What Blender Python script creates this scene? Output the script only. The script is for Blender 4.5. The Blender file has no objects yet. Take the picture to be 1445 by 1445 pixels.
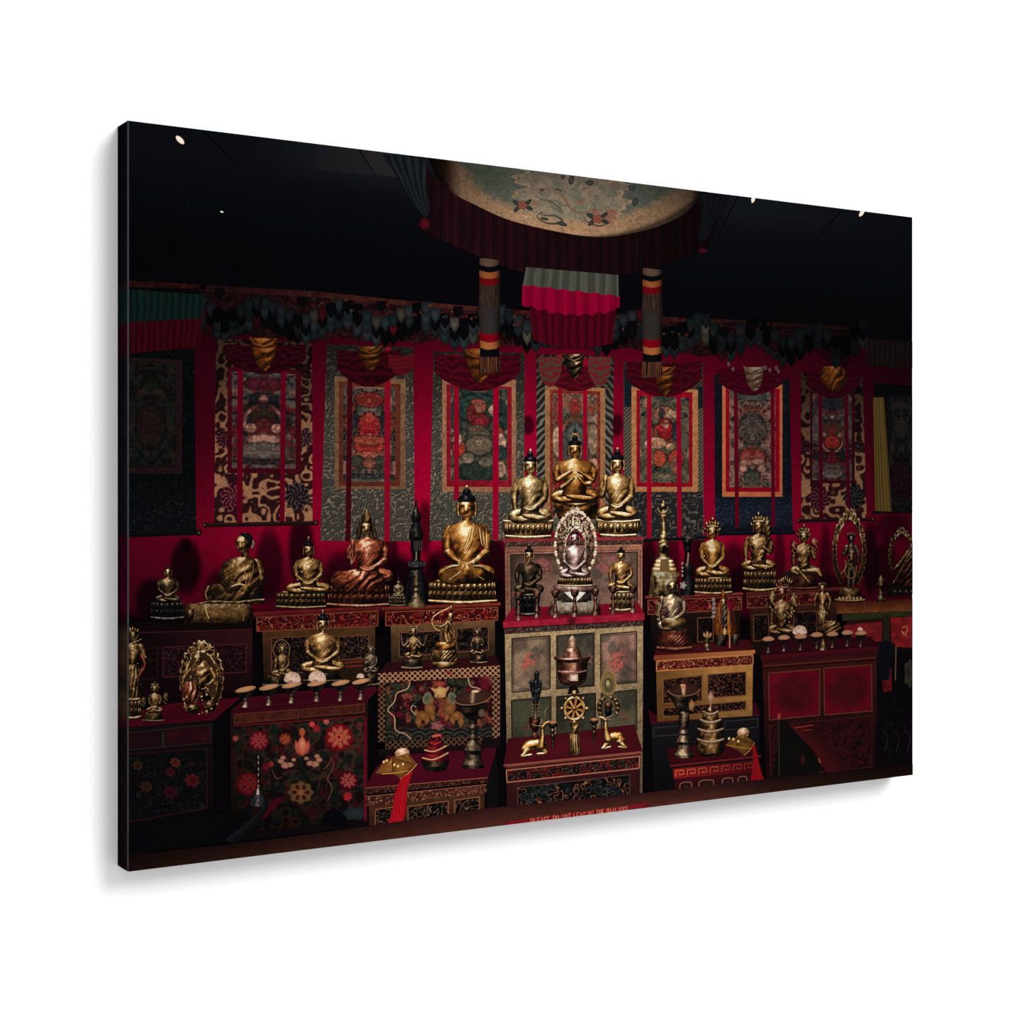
# A stretched canvas print on a white wall.  The print is flat: every depicted item is a printed
# area of the canvas face, laid on it less than a millimetre thick and coloured as ink.
import bpy, math
import numpy as np
PI = math.pi
rnd = np.random.default_rng(7)

# ------------------------------------------------------------------ the canvas and the camera
FPX = 2280.0                       # focal length in pixels of the 1445 px frame
HORIZON = 700.0
LX, LZ = -0.5117, 2.1515           # left front edge of the canvas seen from the camera (right, depth)
EX, EZ = 0.8546, 0.5193            # direction of the wall seen from the camera
NX, NZ = EZ, -EX
WID, HGT, THICK = 1.439, 1.0, 0.0428
X0, ZB = -0.72, 1.0                # world place of the lower left front corner
YF = -THICK
KLIT = 1.72                        # light the wall receives: albedo * KLIT = picture value
DZ = 8e-5                          # thickness of one layer of ink

def canvas_uv(px, py):
    a = (np.asarray(px, float) - 722.5) / FPX
    t = (LX * NX + LZ * NZ) / (a * NX + NZ)
    u = (t * a - LX) * EX + (t - LZ) * EZ
    v = 0.5 - (np.asarray(py, float) - HORIZON) / FPX * t
    return u, v

def lin(c):
    c = np.clip(np.asarray(c, float) / 255.0, 0, 1)
    return np.where(c <= 0.04045, c / 12.92, ((c + 0.055) / 1.055) ** 2.4)

# ------------------------------------------------------------------ noise
def _h(ix, iy, s):
    n = (ix.astype(np.int64) * 374761393 + iy.astype(np.int64) * 668265263 + s * 974634777) & 0x7fffffff
    n = ((n ^ (n >> 13)) * 1274126177) & 0x7fffffff
    n = n ^ (n >> 16)
    return (n & 0xffff) / 65535.0

def vn(x, y, sc=1.0, seed=0):
    x = np.asarray(x, float) / sc; y = np.asarray(y, float) / sc
    ix = np.floor(x); iy = np.floor(y); fx = x - ix; fy = y - iy
    fx = fx * fx * (3 - 2 * fx); fy = fy * fy * (3 - 2 * fy)
    a = _h(ix, iy, seed); b = _h(ix + 1, iy, seed); c = _h(ix, iy + 1, seed); d = _h(ix + 1, iy + 1, seed)
    return (a * (1 - fx) + b * fx) * (1 - fy) + (c * (1 - fx) + d * fx) * fy

def fbm(x, y, sc, seed=0, o=3):
    r = 0; a = 0.5; tot = 0
    for k in range(o):
        r = r + a * vn(x, y, sc / 2 ** k, seed + k * 17); tot += a; a *= 0.55
    return r / tot

def curl(x, y, sc, seed=0, k=2.2):
    n = vn(x, y, sc, seed) * 0.75 + vn(x, y, sc * 0.5, seed + 5) * 0.25
    return 0.5 + 0.5 * np.sin(2 * PI * k * n)

def sst(a, b, x):
    t = np.clip((x - a) / (b - a + 1e-9), 0, 1)
    return t * t * (3 - 2 * t)

def mix(a, b, t):
    t = np.asarray(t, float)[..., None]
    return np.asarray(a, float) * (1 - t) + np.asarray(b, float) * t

def col(c, n):
    return np.tile(np.asarray(c, float), (n, 1))

# ------------------------------------------------------------------ ink builder
class Ink:
    def __init__(s):
        s.V = []; s.C = []; s.Q = []; s.T = []; s.n = 0; s.k = 0
    def add(s, P, C, Q=None, T=None):
        P = np.asarray(P, float); C = np.asarray(C, float)
        if C.ndim == 1: C = col(C, len(P))
        s.k += 1; P = np.c_[P, np.full(len(P), s.k)]
        s.V.append(P); s.C.append(C)
        if Q is not None and len(Q): s.Q.append(np.asarray(Q, int) + s.n)
        if T is not None and len(T): s.T.append(np.asarray(T, int) + s.n)
        s.n += len(P)
        return s

def gridq(nu, nv):
    i = np.arange(nv)[:, None] * (nu + 1) + np.arange(nu)[None, :]
    i = i.ravel()
    return np.stack([i, i + 1, i + nu + 2, i + nu + 1], 1)

def ink_mat():
    m = bpy.data.materials.new('printed_canvas'); m.use_nodes = True
    nt = m.node_tree; nd = nt.nodes; lk = nt.links
    for n in list(nd): nd.remove(n)
    out = nd.new('ShaderNodeOutputMaterial'); b = nd.new('ShaderNodeBsdfDiffuse')
    at = nd.new('ShaderNodeAttribute'); at.attribute_name = 'ink'
    tc = nd.new('ShaderNodeTexCoord')
    mp = nd.new('ShaderNodeMapping'); mp.inputs['Scale'].default_value = (1, 0.0001, 1)
    gr = nd.new('ShaderNodeTexNoise'); gr.inputs['Scale'].default_value = 420; gr.inputs['Detail'].default_value = 1.5
    gm = nd.new('ShaderNodeMapRange'); gm.inputs[1].default_value = 0.25; gm.inputs[2].default_value = 0.75
    gm.inputs[3].default_value = 0.88; gm.inputs[4].default_value = 1.12
    mu = nd.new('ShaderNodeVectorMath'); mu.operation = 'SCALE'
    ad = nd.new('ShaderNodeVectorMath'); ad.operation = 'ADD'
    gs = nd.new('ShaderNodeMath'); gs.operation = 'MULTIPLY_ADD'
    gs.inputs[1].default_value = 0.0022; gs.inputs[2].default_value = -0.0006
    lk.new(tc.outputs['Object'], mp.inputs[0]); lk.new(mp.outputs[0], gr.inputs['Vector'])
    lk.new(gr.outputs[0], gm.inputs[0]); lk.new(at.outputs['Color'], mu.inputs[0]); lk.new(gm.outputs[0], mu.inputs['Scale'])
    lk.new(gr.outputs[0], gs.inputs[0])
    lk.new(mu.outputs[0], ad.inputs[0]); lk.new(gs.outputs[0], ad.inputs[1])
    lk.new(ad.outputs[0], b.inputs['Color'])
    nv = nd.new('ShaderNodeCombineXYZ'); nv.inputs[1].default_value = -1.0   # the canvas is flat: one facing for all ink
    lk.new(nv.outputs[0], b.inputs['Normal'])
    lk.new(b.outputs[0], out.inputs[0])
    return m

INK = ink_mat()
ROOT = bpy.data.objects.new('canvas_print', None)
bpy.context.scene.collection.objects.link(ROOT)
ROOT.location = (X0 + WID / 2, 0.0, ZB)
ROOT['label'] = 'large canvas print of a dark red shrine full of golden statues, on the wall'
ROOT['category'] = 'canvas print'
ROOT.empty_display_size = 0.1

def mesh_obj(name, V, faces_q, faces_t, colors, mat, parent, label=None):
    me = bpy.data.meshes.new(name)
    nq, nt_ = len(faces_q), len(faces_t)
    me.vertices.add(len(V)); me.vertices.foreach_set('co', np.ascontiguousarray(V, np.float32).ravel())
    lv = np.concatenate([faces_q.ravel(), faces_t.ravel()]).astype(np.int32)
    me.loops.add(len(lv)); me.loops.foreach_set('vertex_index', lv)
    ls = np.concatenate([np.arange(nq) * 4, nq * 4 + np.arange(nt_) * 3]).astype(np.int32)
    me.polygons.add(nq + nt_); me.polygons.foreach_set('loop_start', ls)
    at = me.color_attributes.new('ink', 'FLOAT_COLOR', 'POINT')
    c4 = np.ones((len(V), 4), np.float32); c4[:, :3] = colors
    at.data.foreach_set('color', c4.ravel())
    me.update(calc_edges=True); me.validate()
    me.materials.append(mat)
    o = bpy.data.objects.new(name, me)
    bpy.context.scene.collection.objects.link(o)
    o.parent = parent
    if label: o['label'] = label
    return o

def put(ink, name, layer, parent=None, label=None, clip=True):
    """Lay the ink on the canvas face as one printed area."""
    P = np.concatenate(ink.V); C = np.concatenate(ink.C)
    Q = np.concatenate(ink.Q) if ink.Q else np.zeros((0, 4), int)
    T = np.concatenate(ink.T) if ink.T else np.zeros((0, 3), int)
    u, v = canvas_uv(P[:, 0], P[:, 1])
    u = np.clip(u, 0.0012, WID); v = np.clip(v, 0, HGT)
    def keep(F):
        if not len(F): return F
        a = np.abs(sum(u[F[:, i]] * v[F[:, (i + 1) % F.shape[1]]] - u[F[:, (i + 1) % F.shape[1]]] * v[F[:, i]] for i in range(F.shape[1])))
        F = F[a > 1e-12]
        # every face turned to the front
        s = sum(u[F[:, i]] * v[F[:, (i + 1) % F.shape[1]]] - u[F[:, (i + 1) % F.shape[1]]] * v[F[:, i]] for i in range(F.shape[1]))
        F = F.copy(); F[s < 0] = F[s < 0][:, ::-1]
        return F
    Q = keep(Q); T = keep(T)
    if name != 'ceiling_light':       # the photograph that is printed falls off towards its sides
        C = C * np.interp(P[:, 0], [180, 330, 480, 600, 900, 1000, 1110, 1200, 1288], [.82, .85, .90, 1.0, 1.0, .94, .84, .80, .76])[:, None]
    z = P[:, 2] + P[:, 3] * .35; z0 = z.min(); zr = max(z.max() - z0, 1e-3)     # later ink lies on earlier ink
    y = -(layer * DZ + (z - z0) / zr * 0.44 * DZ)
    used = np.zeros(len(P), bool)
    used[Q.ravel()] = True; used[T.ravel()] = True
    mp = np.cumsum(used) - 1
    V = np.stack([u - WID / 2, y - THICK, v], 1)[used]
    if parent is not None:
        par = parent
    else:
        par = ROOT
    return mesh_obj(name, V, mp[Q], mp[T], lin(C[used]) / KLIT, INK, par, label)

# ------------------------------------------------------------------ curves
def cat(pts, n):
    """Catmull-Rom through rows of numbers, n samples."""
    p = np.asarray(pts, float)
    if len(p) == 1: return np.repeat(p, n, 0)
    d = np.r_[0, np.cumsum(np.maximum(np.linalg.norm(np.diff(p[:, :2], axis=0), axis=1), 1e-3))]
    t = np.linspace(0, d[-1], n)
    i = np.clip(np.searchsorted(d, t, side='right') - 1, 0, len(p) - 2)
    f = ((t - d[i]) / (d[i + 1] - d[i]))[:, None]
    p0 = p[np.maximum(i - 1, 0)]; p1 = p[i]; p2 = p[i + 1]; p3 = p[np.minimum(i + 2, len(p) - 1)]
    return 0.5 * (2 * p1 + (p2 - p0) * f + (2 * p0 - 5 * p1 + 4 * p2 - p3) * f ** 2 + (3 * p1 - p0 - 3 * p2 + p3) * f ** 3)

def poly(pts, n):
    p = np.asarray(pts, float)
    d = np.r_[0, np.cumsum(np.maximum(np.linalg.norm(np.diff(p[:, :2], axis=0), axis=1), 1e-6))]
    t = np.linspace(0, d[-1], n)
    return np.stack([np.interp(t, d, p[:, k]) for k in range(p.shape[1])], 1)

# ------------------------------------------------------------------ painted shapes (picture coordinates, pixels)
def ruled(ink, A, B, fn, z=0, res=1.5, smooth=False):
    A = np.asarray(A, float); B = np.asarray(B, float)
    la = np.linalg.norm(np.diff(A, axis=0), axis=1).sum(); lb = np.linalg.norm(np.diff(B, axis=0), axis=1).sum()
    wd = max(np.linalg.norm(A - B, axis=1).max() if len(A) == len(B) else np.linalg.norm(A[0] - B[0]), np.linalg.norm(A[-1] - B[-1]))
    nv = max(1, int(max(la, lb) / res)); nu = max(1, int(wd / res))
    f = cat if smooth else poly
    a = f(A, nv + 1); b = f(B, nv + 1)
    u = np.linspace(0, 1, nu + 1); v = np.linspace(0, 1, nv + 1)
    P = a[:, None, :2] * (1 - u[None, :, None]) + b[:, None, :2] * u[None, :, None]
    P = P.reshape(-1, 2); uu = np.tile(u, nv + 1); vv = np.repeat(v, nu + 1)
    c = fn(uu, vv, P[:, 0], P[:, 1]) if callable(fn) else col(fn, len(P))
    ink.add(np.c_[P, np.full(len(P), z)], c, gridq(nu, nv))
    return ink

def quad(ink, p00, p10, p11, p01, fn, z=0, res=1.5):
    """corners: top left, top right, bottom right, bottom left"""
    return ruled(ink, [p00, p01], [p10, p11], fn, z, res)

def pv(x, y, xc):
    return 700 + (y - 700) * (4472 - x) / (4472 - xc)

def rect(ink, xl, xr, yt, yb, fn, z=0, res=1.5):
    xc = (xl + xr) / 2
    return quad(ink, (xl, pv(xl, yt, xc)), (xr, pv(xr, yt, xc)), (xr, pv(xr, yb, xc)), (xl, pv(xl, yb, xc)), fn, z, res)

def stroke(ink, pts, w, c, z=0, smooth=True, res=1.2, c2=None):
    p = np.asarray(pts, float)
    L = np.linalg.norm(np.diff(p[:, :2], axis=0), axis=1).sum()
    n = max(2, int(L / res) + 1) if smooth and len(p) > 2 else max(2, len(p))
    q = cat(p, n) if smooth and len(p) > 2 else p
    n = len(q)
    d = np.gradient(q[:, :2], axis=0); d /= np.maximum(np.linalg.norm(d, axis=1), 1e-6)[:, None]
    nn = np.stack([-d[:, 1], d[:, 0]], 1)
    ww = np.interp(np.linspace(0, 1, n), np.linspace(0, 1, len(w)), w) if hasattr(w, '__len__') else np.full(n, w)
    a = q[:, :2] - nn * ww[:, None] / 2; b = q[:, :2] + nn * ww[:, None] / 2
    P = np.stack([a, b], 1).reshape(-1, 2)
    t = np.repeat(np.linspace(0, 1, n), 2)
    C = mix(c, c2 if c2 is not None else c, t)
    ink.add(np.c_[P, np.full(len(P), z)], C, gridq(1, n - 1))
    return ink

def lines(ink, segs, w, c, z=0):
    for s in segs: stroke(ink, s, w, c, z)
    return ink

def blob(ink, cx, cy, rx, ry, c, z=0, rot=0, c2=None, n=14, k=0, amp=0, ph=0):
    """flat printed spot, with k lobes if asked"""
    n = max(n, k * 6)
    t = np.linspace(0, 2 * PI, n, endpoint=False)
    r = 1 + amp * np.cos(k * t + ph)
    x = rx * r * np.cos(t); y = ry * r * np.sin(t)
    cr, sr = math.cos(rot), math.sin(rot)
    P = np.stack([cx + x * cr - y * sr, cy + x * sr + y * cr], 1)
    P = np.r_[[[cx, cy]], P]
    C = col(c, n + 1)
    if c2 is not None: C[0] = c2
    i = np.arange(n)
    ink.add(np.c_[P, np.full(n + 1, z)], C, None, np.stack([np.zeros(n, int), 1 + i, 1 + (i + 1) % n], 1))
    return ink

def fan(ink, pts, c, z=0, c2=None, center=None):
    p = np.asarray(pts, float); n = len(p)
    ce = p.mean(0) if center is None else np.asarray(center, float)
    P = np.r_[[ce], p]; C = col(c, n + 1)
    if c2 is not None: C[0] = c2
    i = np.arange(n)
    ink.add(np.c_[P, np.full(n + 1, z)], C, None, np.stack([np.zeros(n, int), 1 + i, 1 + (i + 1) % n], 1))
    return ink

# ------------------------------------------------------------------ printed metal
RAMP = {
 'gold':   [(0, (16, 10, 7)), (.22, (52, 33, 18)), (.45, (122, 84, 42)), (.66, (184, 138, 80)), (.86, (236, 204, 146)), (1, (255, 244, 214))],
 'dgold':  [(0, (10, 7, 5)), (.25, (40, 26, 14)), (.5, (102, 68, 34)), (.75, (170, 122, 70)), (.92, (222, 178, 118)), (1, (252, 226, 178))],
 'orange': [(0, (13, 8, 5)), (.25, (58, 32, 13)), (.5, (135, 82, 32)), (.72, (192, 128, 60)), (.9, (240, 198, 128)), (1, (255, 238, 200))],
 'copper': [(0, (12, 5, 5)), (.25, (50, 20, 13)), (.5, (118, 52, 32)), (.75, (188, 98, 62)), (.92, (235, 160, 118)), (1, (255, 218, 185))],
 'rose':   [(0, (14, 7, 6)), (.25, (50, 27, 21)), (.5, (110, 64, 49)), (.75, (178, 120, 96)), (.92, (228, 184, 158)), (1, (252, 230, 212))],
 'bronze': [(0, (6, 5, 5)), (.35, (24, 19, 14)), (.62, (62, 47, 32)), (.85, (120, 92, 62)), (1, (205, 165, 118))],
 'iron':   [(0, (4, 4, 6)), (.4, (14, 14, 16)), (.7, (34, 33, 34)), (.9, (72, 66, 62)), (1, (140, 125, 112))],
 'silver': [(0, (14, 9, 9)), (.25, (58, 40, 36)), (.5, (120, 88, 78)), (.75, (184, 152, 136)), (.92, (232, 212, 196)), (1, (255, 250, 240))],
 'pewter': [(0, (10, 8, 7)), (.3, (42, 33, 27)), (.55, (92, 72, 56)), (.8, (150, 120, 92)), (1, (230, 196, 158))],
 'brass':  [(0, (14, 10, 7)), (.25, (62, 45, 27)), (.5, (128, 96, 56)), (.72, (186, 148, 94)), (.9, (226, 202, 148)), (1, (255, 244, 212))],
 'hair':   [(0, (8, 8, 11)), (.5, (18, 18, 22)), (.8, (34, 33, 38)), (1, (90, 84, 82))],
 'redwood':[(0, (18, 6, 6)), (.5, (70, 28, 20)), (.8, (128, 64, 44)), (1, (190, 120, 90))],
 'saffron':[(0, (45, 20, 8)), (.4, (120, 58, 18)), (.7, (178, 92, 32)), (1, (215, 130, 60))],
 'cloth':  [(0, (30, 5, 10)), (.5, (105, 12, 26)), (1, (190, 40, 50))],
 'cream':  [(0, (90, 60, 42)), (.5, (190, 140, 105)), (1, (250, 220, 185))],
 'ivory':  [(0, (22, 15, 12)), (.3, (78, 58, 44)), (.6, (178, 148, 116)), (1, (252, 242, 218))],
}
LDIR = np.array([-0.18, -0.66, 0.73]); LDIR /= np.linalg.norm(LDIR)
HDIR = LDIR + np.array([0, 0, 1.0]); HDIR /= np.linalg.norm(HDIR)

def ramp(name, t):
    r = RAMP[name]; xs = [a for a, _ in r]; cs = np.array([c for _, c in r], float)
    t = np.clip(t, 0, 1)
    return np.stack([np.interp(t, xs, cs[:, k]) for k in range(3)], -1)

def metal(mat, N, x, y, lum=1.0, seed=3, rough=0.16, add=0):
    N = N / np.maximum(np.linalg.norm(N, axis=-1), 1e-6)[..., None]
    d = np.maximum(N @ LDIR, 0); s = np.maximum(N @ HDIR, 0)
    t = 0.05 + 0.50 * d ** 1.4 + 0.56 * s ** 16
    t = t + 0.15 * np.sin(8.5 * N[..., 1] + 4.0 * N[..., 0] + 1.0) * sst(0.15, 0.6, N[..., 2])
    t = t + (rough + .04) * (fbm(x, y, 4.5, seed, 3) - 0.5) * 2.4
    t = t + 0.34 * sst(.57, .70, fbm(x, y, 3.4, seed + 40, 2)) * np.maximum(d - .25, 0) * min(1.0, rough * 7)
    t = t * (.12 + .88 * sst(-0.05, 0.40, N[..., 2])) + add
    return ramp(mat, t) * lum

def tube(ink, pts, mat, z=0, lum=1.0, res=0.9, flat=1.0, bump=0, bf=6, seed=1, add=0):
    """tapering round limb through (x, y, r); rounded ends"""
    p = np.asarray(pts, float)
    L = np.linalg.norm(np.diff(p[:, :2], axis=0), axis=1).sum()
    n = max(4, int(L / res)); q = cat(p, n)
    d = np.gradient(q[:, :2], axis=0); d /= np.maximum(np.linalg.norm(d, axis=1), 1e-6)[:, None]
    r = np.maximum(q[:, 2], 0.15); off = np.zeros(n); tl = np.zeros(n)
    th = np.array([0.12, 0.45, 0.8, 1.15])
    def capped(c, dd, rr, sgn):
        cc = c[None, :2] + sgn * dd[None] * (rr * np.cos(th))[:, None]
        return cc, rr * np.sin(th), sgn * np.cos(th)
    c0, r0, t0 = capped(q[0], d[0], r[0], -1); c1, r1, t1 = capped(q[-1], d[-1], r[-1], 1)
    ctr = np.r_[c0, q[:, :2], c1[::-1]]; rr = np.r_[r0, r, r1[::-1]]; tl = np.r_[t0, tl, t1[::-1]]
    dd = np.r_[np.repeat(d[:1], 4, 0), d, np.repeat(d[-1:], 4, 0)]
    sd = np.stack([-dd[:, 1], dd[:, 0]], 1)
    m = int(np.clip(rr.max() * 3.0 / res, 6, 28))
    ph = np.linspace(0.0, PI, m + 1)
    ca = np.cos(ph)[None, :]; sa = np.sin(ph)[None, :]
    X = ctr[:, 0:1] + sd[:, 0:1] * ca * rr[:, None]; Y = ctr[:, 1:2] + sd[:, 1:2] * ca * rr[:, None]
    Z = z + sa * rr[:, None] * flat
    k = np.sqrt(1 - tl ** 2)[:, None]
    N = np.stack([sd[:, 0:1] * ca * k + dd[:, 0:1] * tl[:, None], sd[:, 1:2] * ca * k + dd[:, 1:2] * tl[:, None], sa * k + 0 * X], -1)
    if bump:
        N[..., 0] += bump * np.sin(bf * np.linspace(0, 2 * PI, len(ctr)))[:, None]
        N[..., 1] += bump * np.sin(bf * np.linspace(0, 2 * PI, len(ctr)) + 1)[:, None]
    C = metal(mat, N.reshape(-1, 3), X.ravel(), Y.ravel(), lum, seed, add=add)
    ink.add(np.stack([X.ravel(), Y.ravel(), Z.ravel()], 1), C, gridq(m, len(ctr) - 1))
    return ink

def ell(ink, cx, cy, rx, ry, mat, z=0, rot=0, lum=1.0, fn=None, res=0.85, flat=0.8, seed=2, add=0, rough=0.16):
    """front half of a rounded body"""
    m = int(np.clip(max(rx, ry) * 2.2 / res, 5, 40)); k = int(np.clip(max(rx, ry) * 5 / res, 12, 72))
    rr = np.sin(np.linspace(0, PI / 2, m + 1)); th = np.linspace(0, 2 * PI, k + 1)
    U = (rr[:, None] * np.cos(th)[None]).ravel(); W = (rr[:, None] * np.sin(th)[None]).ravel()
    nz = np.sqrt(np.clip(1 - U ** 2 - W ** 2, 0, 1))
    cr, sr = math.cos(rot), math.sin(rot)
    X = cx + U * rx * cr - W * ry * sr; Y = cy + U * rx * sr + W * ry * cr
    N = np.stack([(U * cr - W * sr), (U * sr + W * cr), nz], 1)
    a = add + (fn(U, W) if fn is not None else 0)
    C = metal(mat, N, X, Y, lum, seed, rough, a)
    ink.add(np.stack([X, Y, z + nz * min(rx, ry) * flat], 1), C, gridq(k, m))
    return ink

def puff(ink, rows, mat, z=0, lum=1.0, yt=(-0.35, 0.35), folds=None, bulge=8, res=0.9, p=1.0, seed=4, fn=None, add=0, smooth=True, rough=0.16):
    """rounded body given by rows of (y, left, right)"""
    r = np.asarray(rows, float)
    h = r[-1, 0] - r[0, 0]; w = (r[:, 2] - r[:, 1]).max()
    nv = max(3, int(h / res)); nu = int(np.clip(w / res, 4, 130))
    ys = np.linspace(r[0, 0], r[-1, 0], nv + 1)
    if smooth:
        q = cat(np.c_[r[:, 0], r[:, 0] * 0, r[:, 1], r[:, 2]], max(60, nv * 2))
        xl = np.interp(ys, q[:, 0], q[:, 2]); xr = np.interp(ys, q[:, 0], q[:, 3])
    else:
        xl = np.interp(ys, r[:, 0], r[:, 1]); xr = np.interp(ys, r[:, 0], r[:, 2])
    u = np.linspace(0, 1, nu + 1); U, V = np.meshgrid(u, np.linspace(0, 1, nv + 1))
    X = xl[:, None] * (1 - U) + xr[:, None] * U; Y = np.repeat(ys[:, None], nu + 1, 1)
    t = 2 * U - 1
    nx = np.sign(t) * np.abs(t) ** p * 0.97; nz = np.sqrt(1 - nx ** 2)
    ny = yt[0] + (yt[1] - yt[0]) * V
    if folds is not None:
        a, fu, fv = folds[:3]
        f = np.sin(2 * PI * (fu * U + fv * V) + 3.0 * vn(X, Y, 9, seed))
        nx = nx + a * f * 0.8; ny = ny + a * f * 0.6
    N = np.stack([nx, ny, nz], -1).reshape(-1, 3)
    aa = add + (fn(U.ravel(), V.ravel(), X.ravel(), Y.ravel()) if fn is not None else 0)
    C = metal(mat, N, X.ravel(), Y.ravel(), lum, seed, rough, aa)
    Z = z + np.sqrt(np.clip(1 - t ** 2, 0, 1)) * bulge
    ink.add(np.stack([X.ravel(), Y.ravel(), Z.ravel()], 1), C, gridq(nu, nv))
    return ink

def lathe(ink, cx, prof, mat, z=0, lum=1.0, tilt=0.0, **k):
    """turned vessel from (y, r); tilt bends the rings (positive: seen from above)"""
    r = np.asarray(prof, float)
    h = r[-1, 0] - r[0, 0]; w = r[:, 1].max() * 2
    res = k.get('res', 0.8)
    nv = max(4, int(h / res)); nu = int(np.clip(w / res, 6, 90))
    ys = np.linspace(r[0, 0], r[-1, 0], nv + 1); rr = np.interp(ys, r[:, 0], r[:, 1])
    dr = np.gradient(rr, ys)
    a = np.linspace(-PI / 2, PI / 2, nu + 1); A, V = np.meshgrid(a, np.linspace(0, 1, nv + 1))
    X = cx + rr[:, None] * np.sin(A); Y = ys[:, None] + tilt * rr[:, None] * np.cos(A)
    sl = np.clip(dr, -1.6, 1.6)[:, None]
    N = np.stack([np.sin(A), -sl * 0.8 + 0 * A, np.cos(A)], -1).reshape(-1, 3)
    C = metal(k.get('mat', mat), N, X.ravel(), Y.ravel(), lum, k.get('seed', 5), k.get('rough', 0.12), k.get('add', 0))
    ink.add(np.stack([X.ravel(), Y.ravel(), (z + rr[:, None] * np.cos(A) * 0.5).ravel()], 1), C, gridq(nu, nv))
    return ink
# ------------------------------------------------------------------ printed figures
def face_fn(turn=0.0, k=1.0):
    def f(U, W):
        u = U - turn; a = np.abs(u)
        r = .14 - 0.26 * sst(.45, .95, np.abs(u + .12))                                       # sides of the face fall away
        r = r - 0.40 * np.exp(-((W + 0.10 + 0.20 * (a - 0.38) ** 2) / 0.10) ** 2) * sst(0.12, 0.24, a) * sst(0.85, 0.62, a)   # eye sockets
        r = r + 0.16 * np.exp(-((W - 0.02) / 0.05) ** 2) * sst(0.2, 0.3, a) * sst(0.62, 0.5, a)   # lids
        r = r + 0.34 * np.exp(-(u / 0.12) ** 2) * sst(-0.30, -0.1, W) * sst(0.38, 0.28, W)
        r = r - 0.22 * np.exp(-((a - 0.24) / 0.08) ** 2) * sst(0.05, 0.2, W) * sst(0.42, 0.32, W)
        r = r - 0.20 * np.exp(-((W - 0.41) / 0.045) ** 2) * sst(0.28, 0.16, a)
        r = r - 0.30 * np.exp(-((W - 0.58) / 0.05) ** 2) * sst(0.40, 0.26, a)
        r = r + 0.14 * np.exp(-((W - 0.70) / 0.06) ** 2) * sst(0.25, 0.15, a)
        r = r + 0.16 * np.exp(-((a - 0.46) / 0.16) ** 2) * np.exp(-((W - 0.26) / 0.16) ** 2)
        r = r + 0.16 * np.exp(-((W + 0.52) / 0.2) ** 2) * sst(0.7, 0.3, a)
        r = r + 0.20 * sst(.05, .6, W) - 0.12 * sst(.8, 1.0, W)
        return k * r
    return f

def petals(ink, cx, y0, y1, w, n, mat, lum, z, up=True, seed=0, span=78):
    ym = (y0 + y1) / 2; ry = (y1 - y0) / 2
    for i, th in enumerate(np.radians(np.linspace(-span, span, n))):
        rx = max(0.7, w * math.radians(span) / n * math.cos(th) * 1.05)
        px = cx + w * math.sin(th); yy = ym + ry * 0.25 * (math.cos(th) - 0.6)
        zz = z + 6 * math.cos(th)
        ell(ink, px, yy, rx, ry, mat, zz, 0, lum, seed=seed + i, rough=0.1, res=1.1)
        if rx > 1.6:
            ell(ink, px, yy + (0.15 if up else -0.15) * ry, rx * 0.58, ry * 0.55, mat, zz + 2, 0, lum * 0.72, seed=seed + i, add=-0.16, rough=0.1, res=1.1)

def lotus(cx, y0, y1, w0, w1, mat, lum=1.0, n=11, style='double', seed=0):
    """printed lotus pedestal between y0 and y1"""
    k = Ink(); h = y1 - y0; wm = max(w0, w1)
    if style == 'double':
        puff(k, [(y0, cx - w0 * .9, cx + w0 * .9), (y0 + .2 * h, cx - wm, cx + wm), (y0 + .5 * h, cx - wm * .86, cx + wm * .86), (y0 + .8 * h, cx - wm, cx + wm), (y1, cx - w1, cx + w1)], mat, 0, lum * .6, seed=seed, smooth=False)
        petals(k, cx, y0 + .10 * h, y0 + .52 * h, wm * .93, n, mat, lum, 8, True, seed)
        petals(k, cx, y0 + .46 * h, y0 + .86 * h, wm * .95, n, mat, lum * .95, 8, False, seed + 3)
        tube(k, [(cx - w0 * .88, y0 + .06 * h, .06 * h), (cx, y0 + .12 * h, .07 * h), (cx + w0 * .88, y0 + .06 * h, .06 * h)], mat, 16, lum, add=.1)
        tube(k, [(cx - w1 * .97, y1 - .10 * h, .06 * h), (cx, y1 - .02 * h, .08 * h), (cx + w1 * .97, y1 - .10 * h, .06 * h)], mat, 16, lum, add=.05)
    elif style == 'single':
        puff(k, [(y0, cx - w0, cx + w0), (y0 + .45 * h, cx - wm * .97, cx + wm * .97), (y0 + .78 * h, cx - w1, cx + w1), (y1, cx - w1 * .98, cx + w1 * .98)], mat, 0, lum * .8, seed=seed)
        petals(k, cx, y0 + .16 * h, y0 + .74 * h, wm * .90, n, mat, lum, 8, True, seed)
        tube(k, [(cx - w0 * .97, y0 + .03 * h, .06 * h), (cx, y0 + .14 * h, .07 * h), (cx + w0 * .97, y0 + .03 * h, .06 * h)], mat, 16, lum, add=.15)
        tube(k, [(cx - w1 * .95, y1 - .14 * h, .07 * h), (cx, y1 - .07 * h, .09 * h), (cx + w1 * .95, y1 - .14 * h, .07 * h)], mat, 16, lum, add=.12)
    else:
        puff(k, [(y0, cx - w0, cx + w0), (y0 + .3 * h, cx - w0 * .94, cx + w0 * .94), (y0 + .7 * h, cx - w1 * .95, cx + w1 * .95), (y1, cx - w1, cx + w1)], mat, 0, lum, seed=seed, rough=.25)
        tube(k, [(cx - w1 * .96, y1 - .12 * h, .1 * h), (cx, y1 - .05 * h, .11 * h), (cx + w1 * .96, y1 - .12 * h, .1 * h)], mat, 12, lum)
    return k

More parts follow.
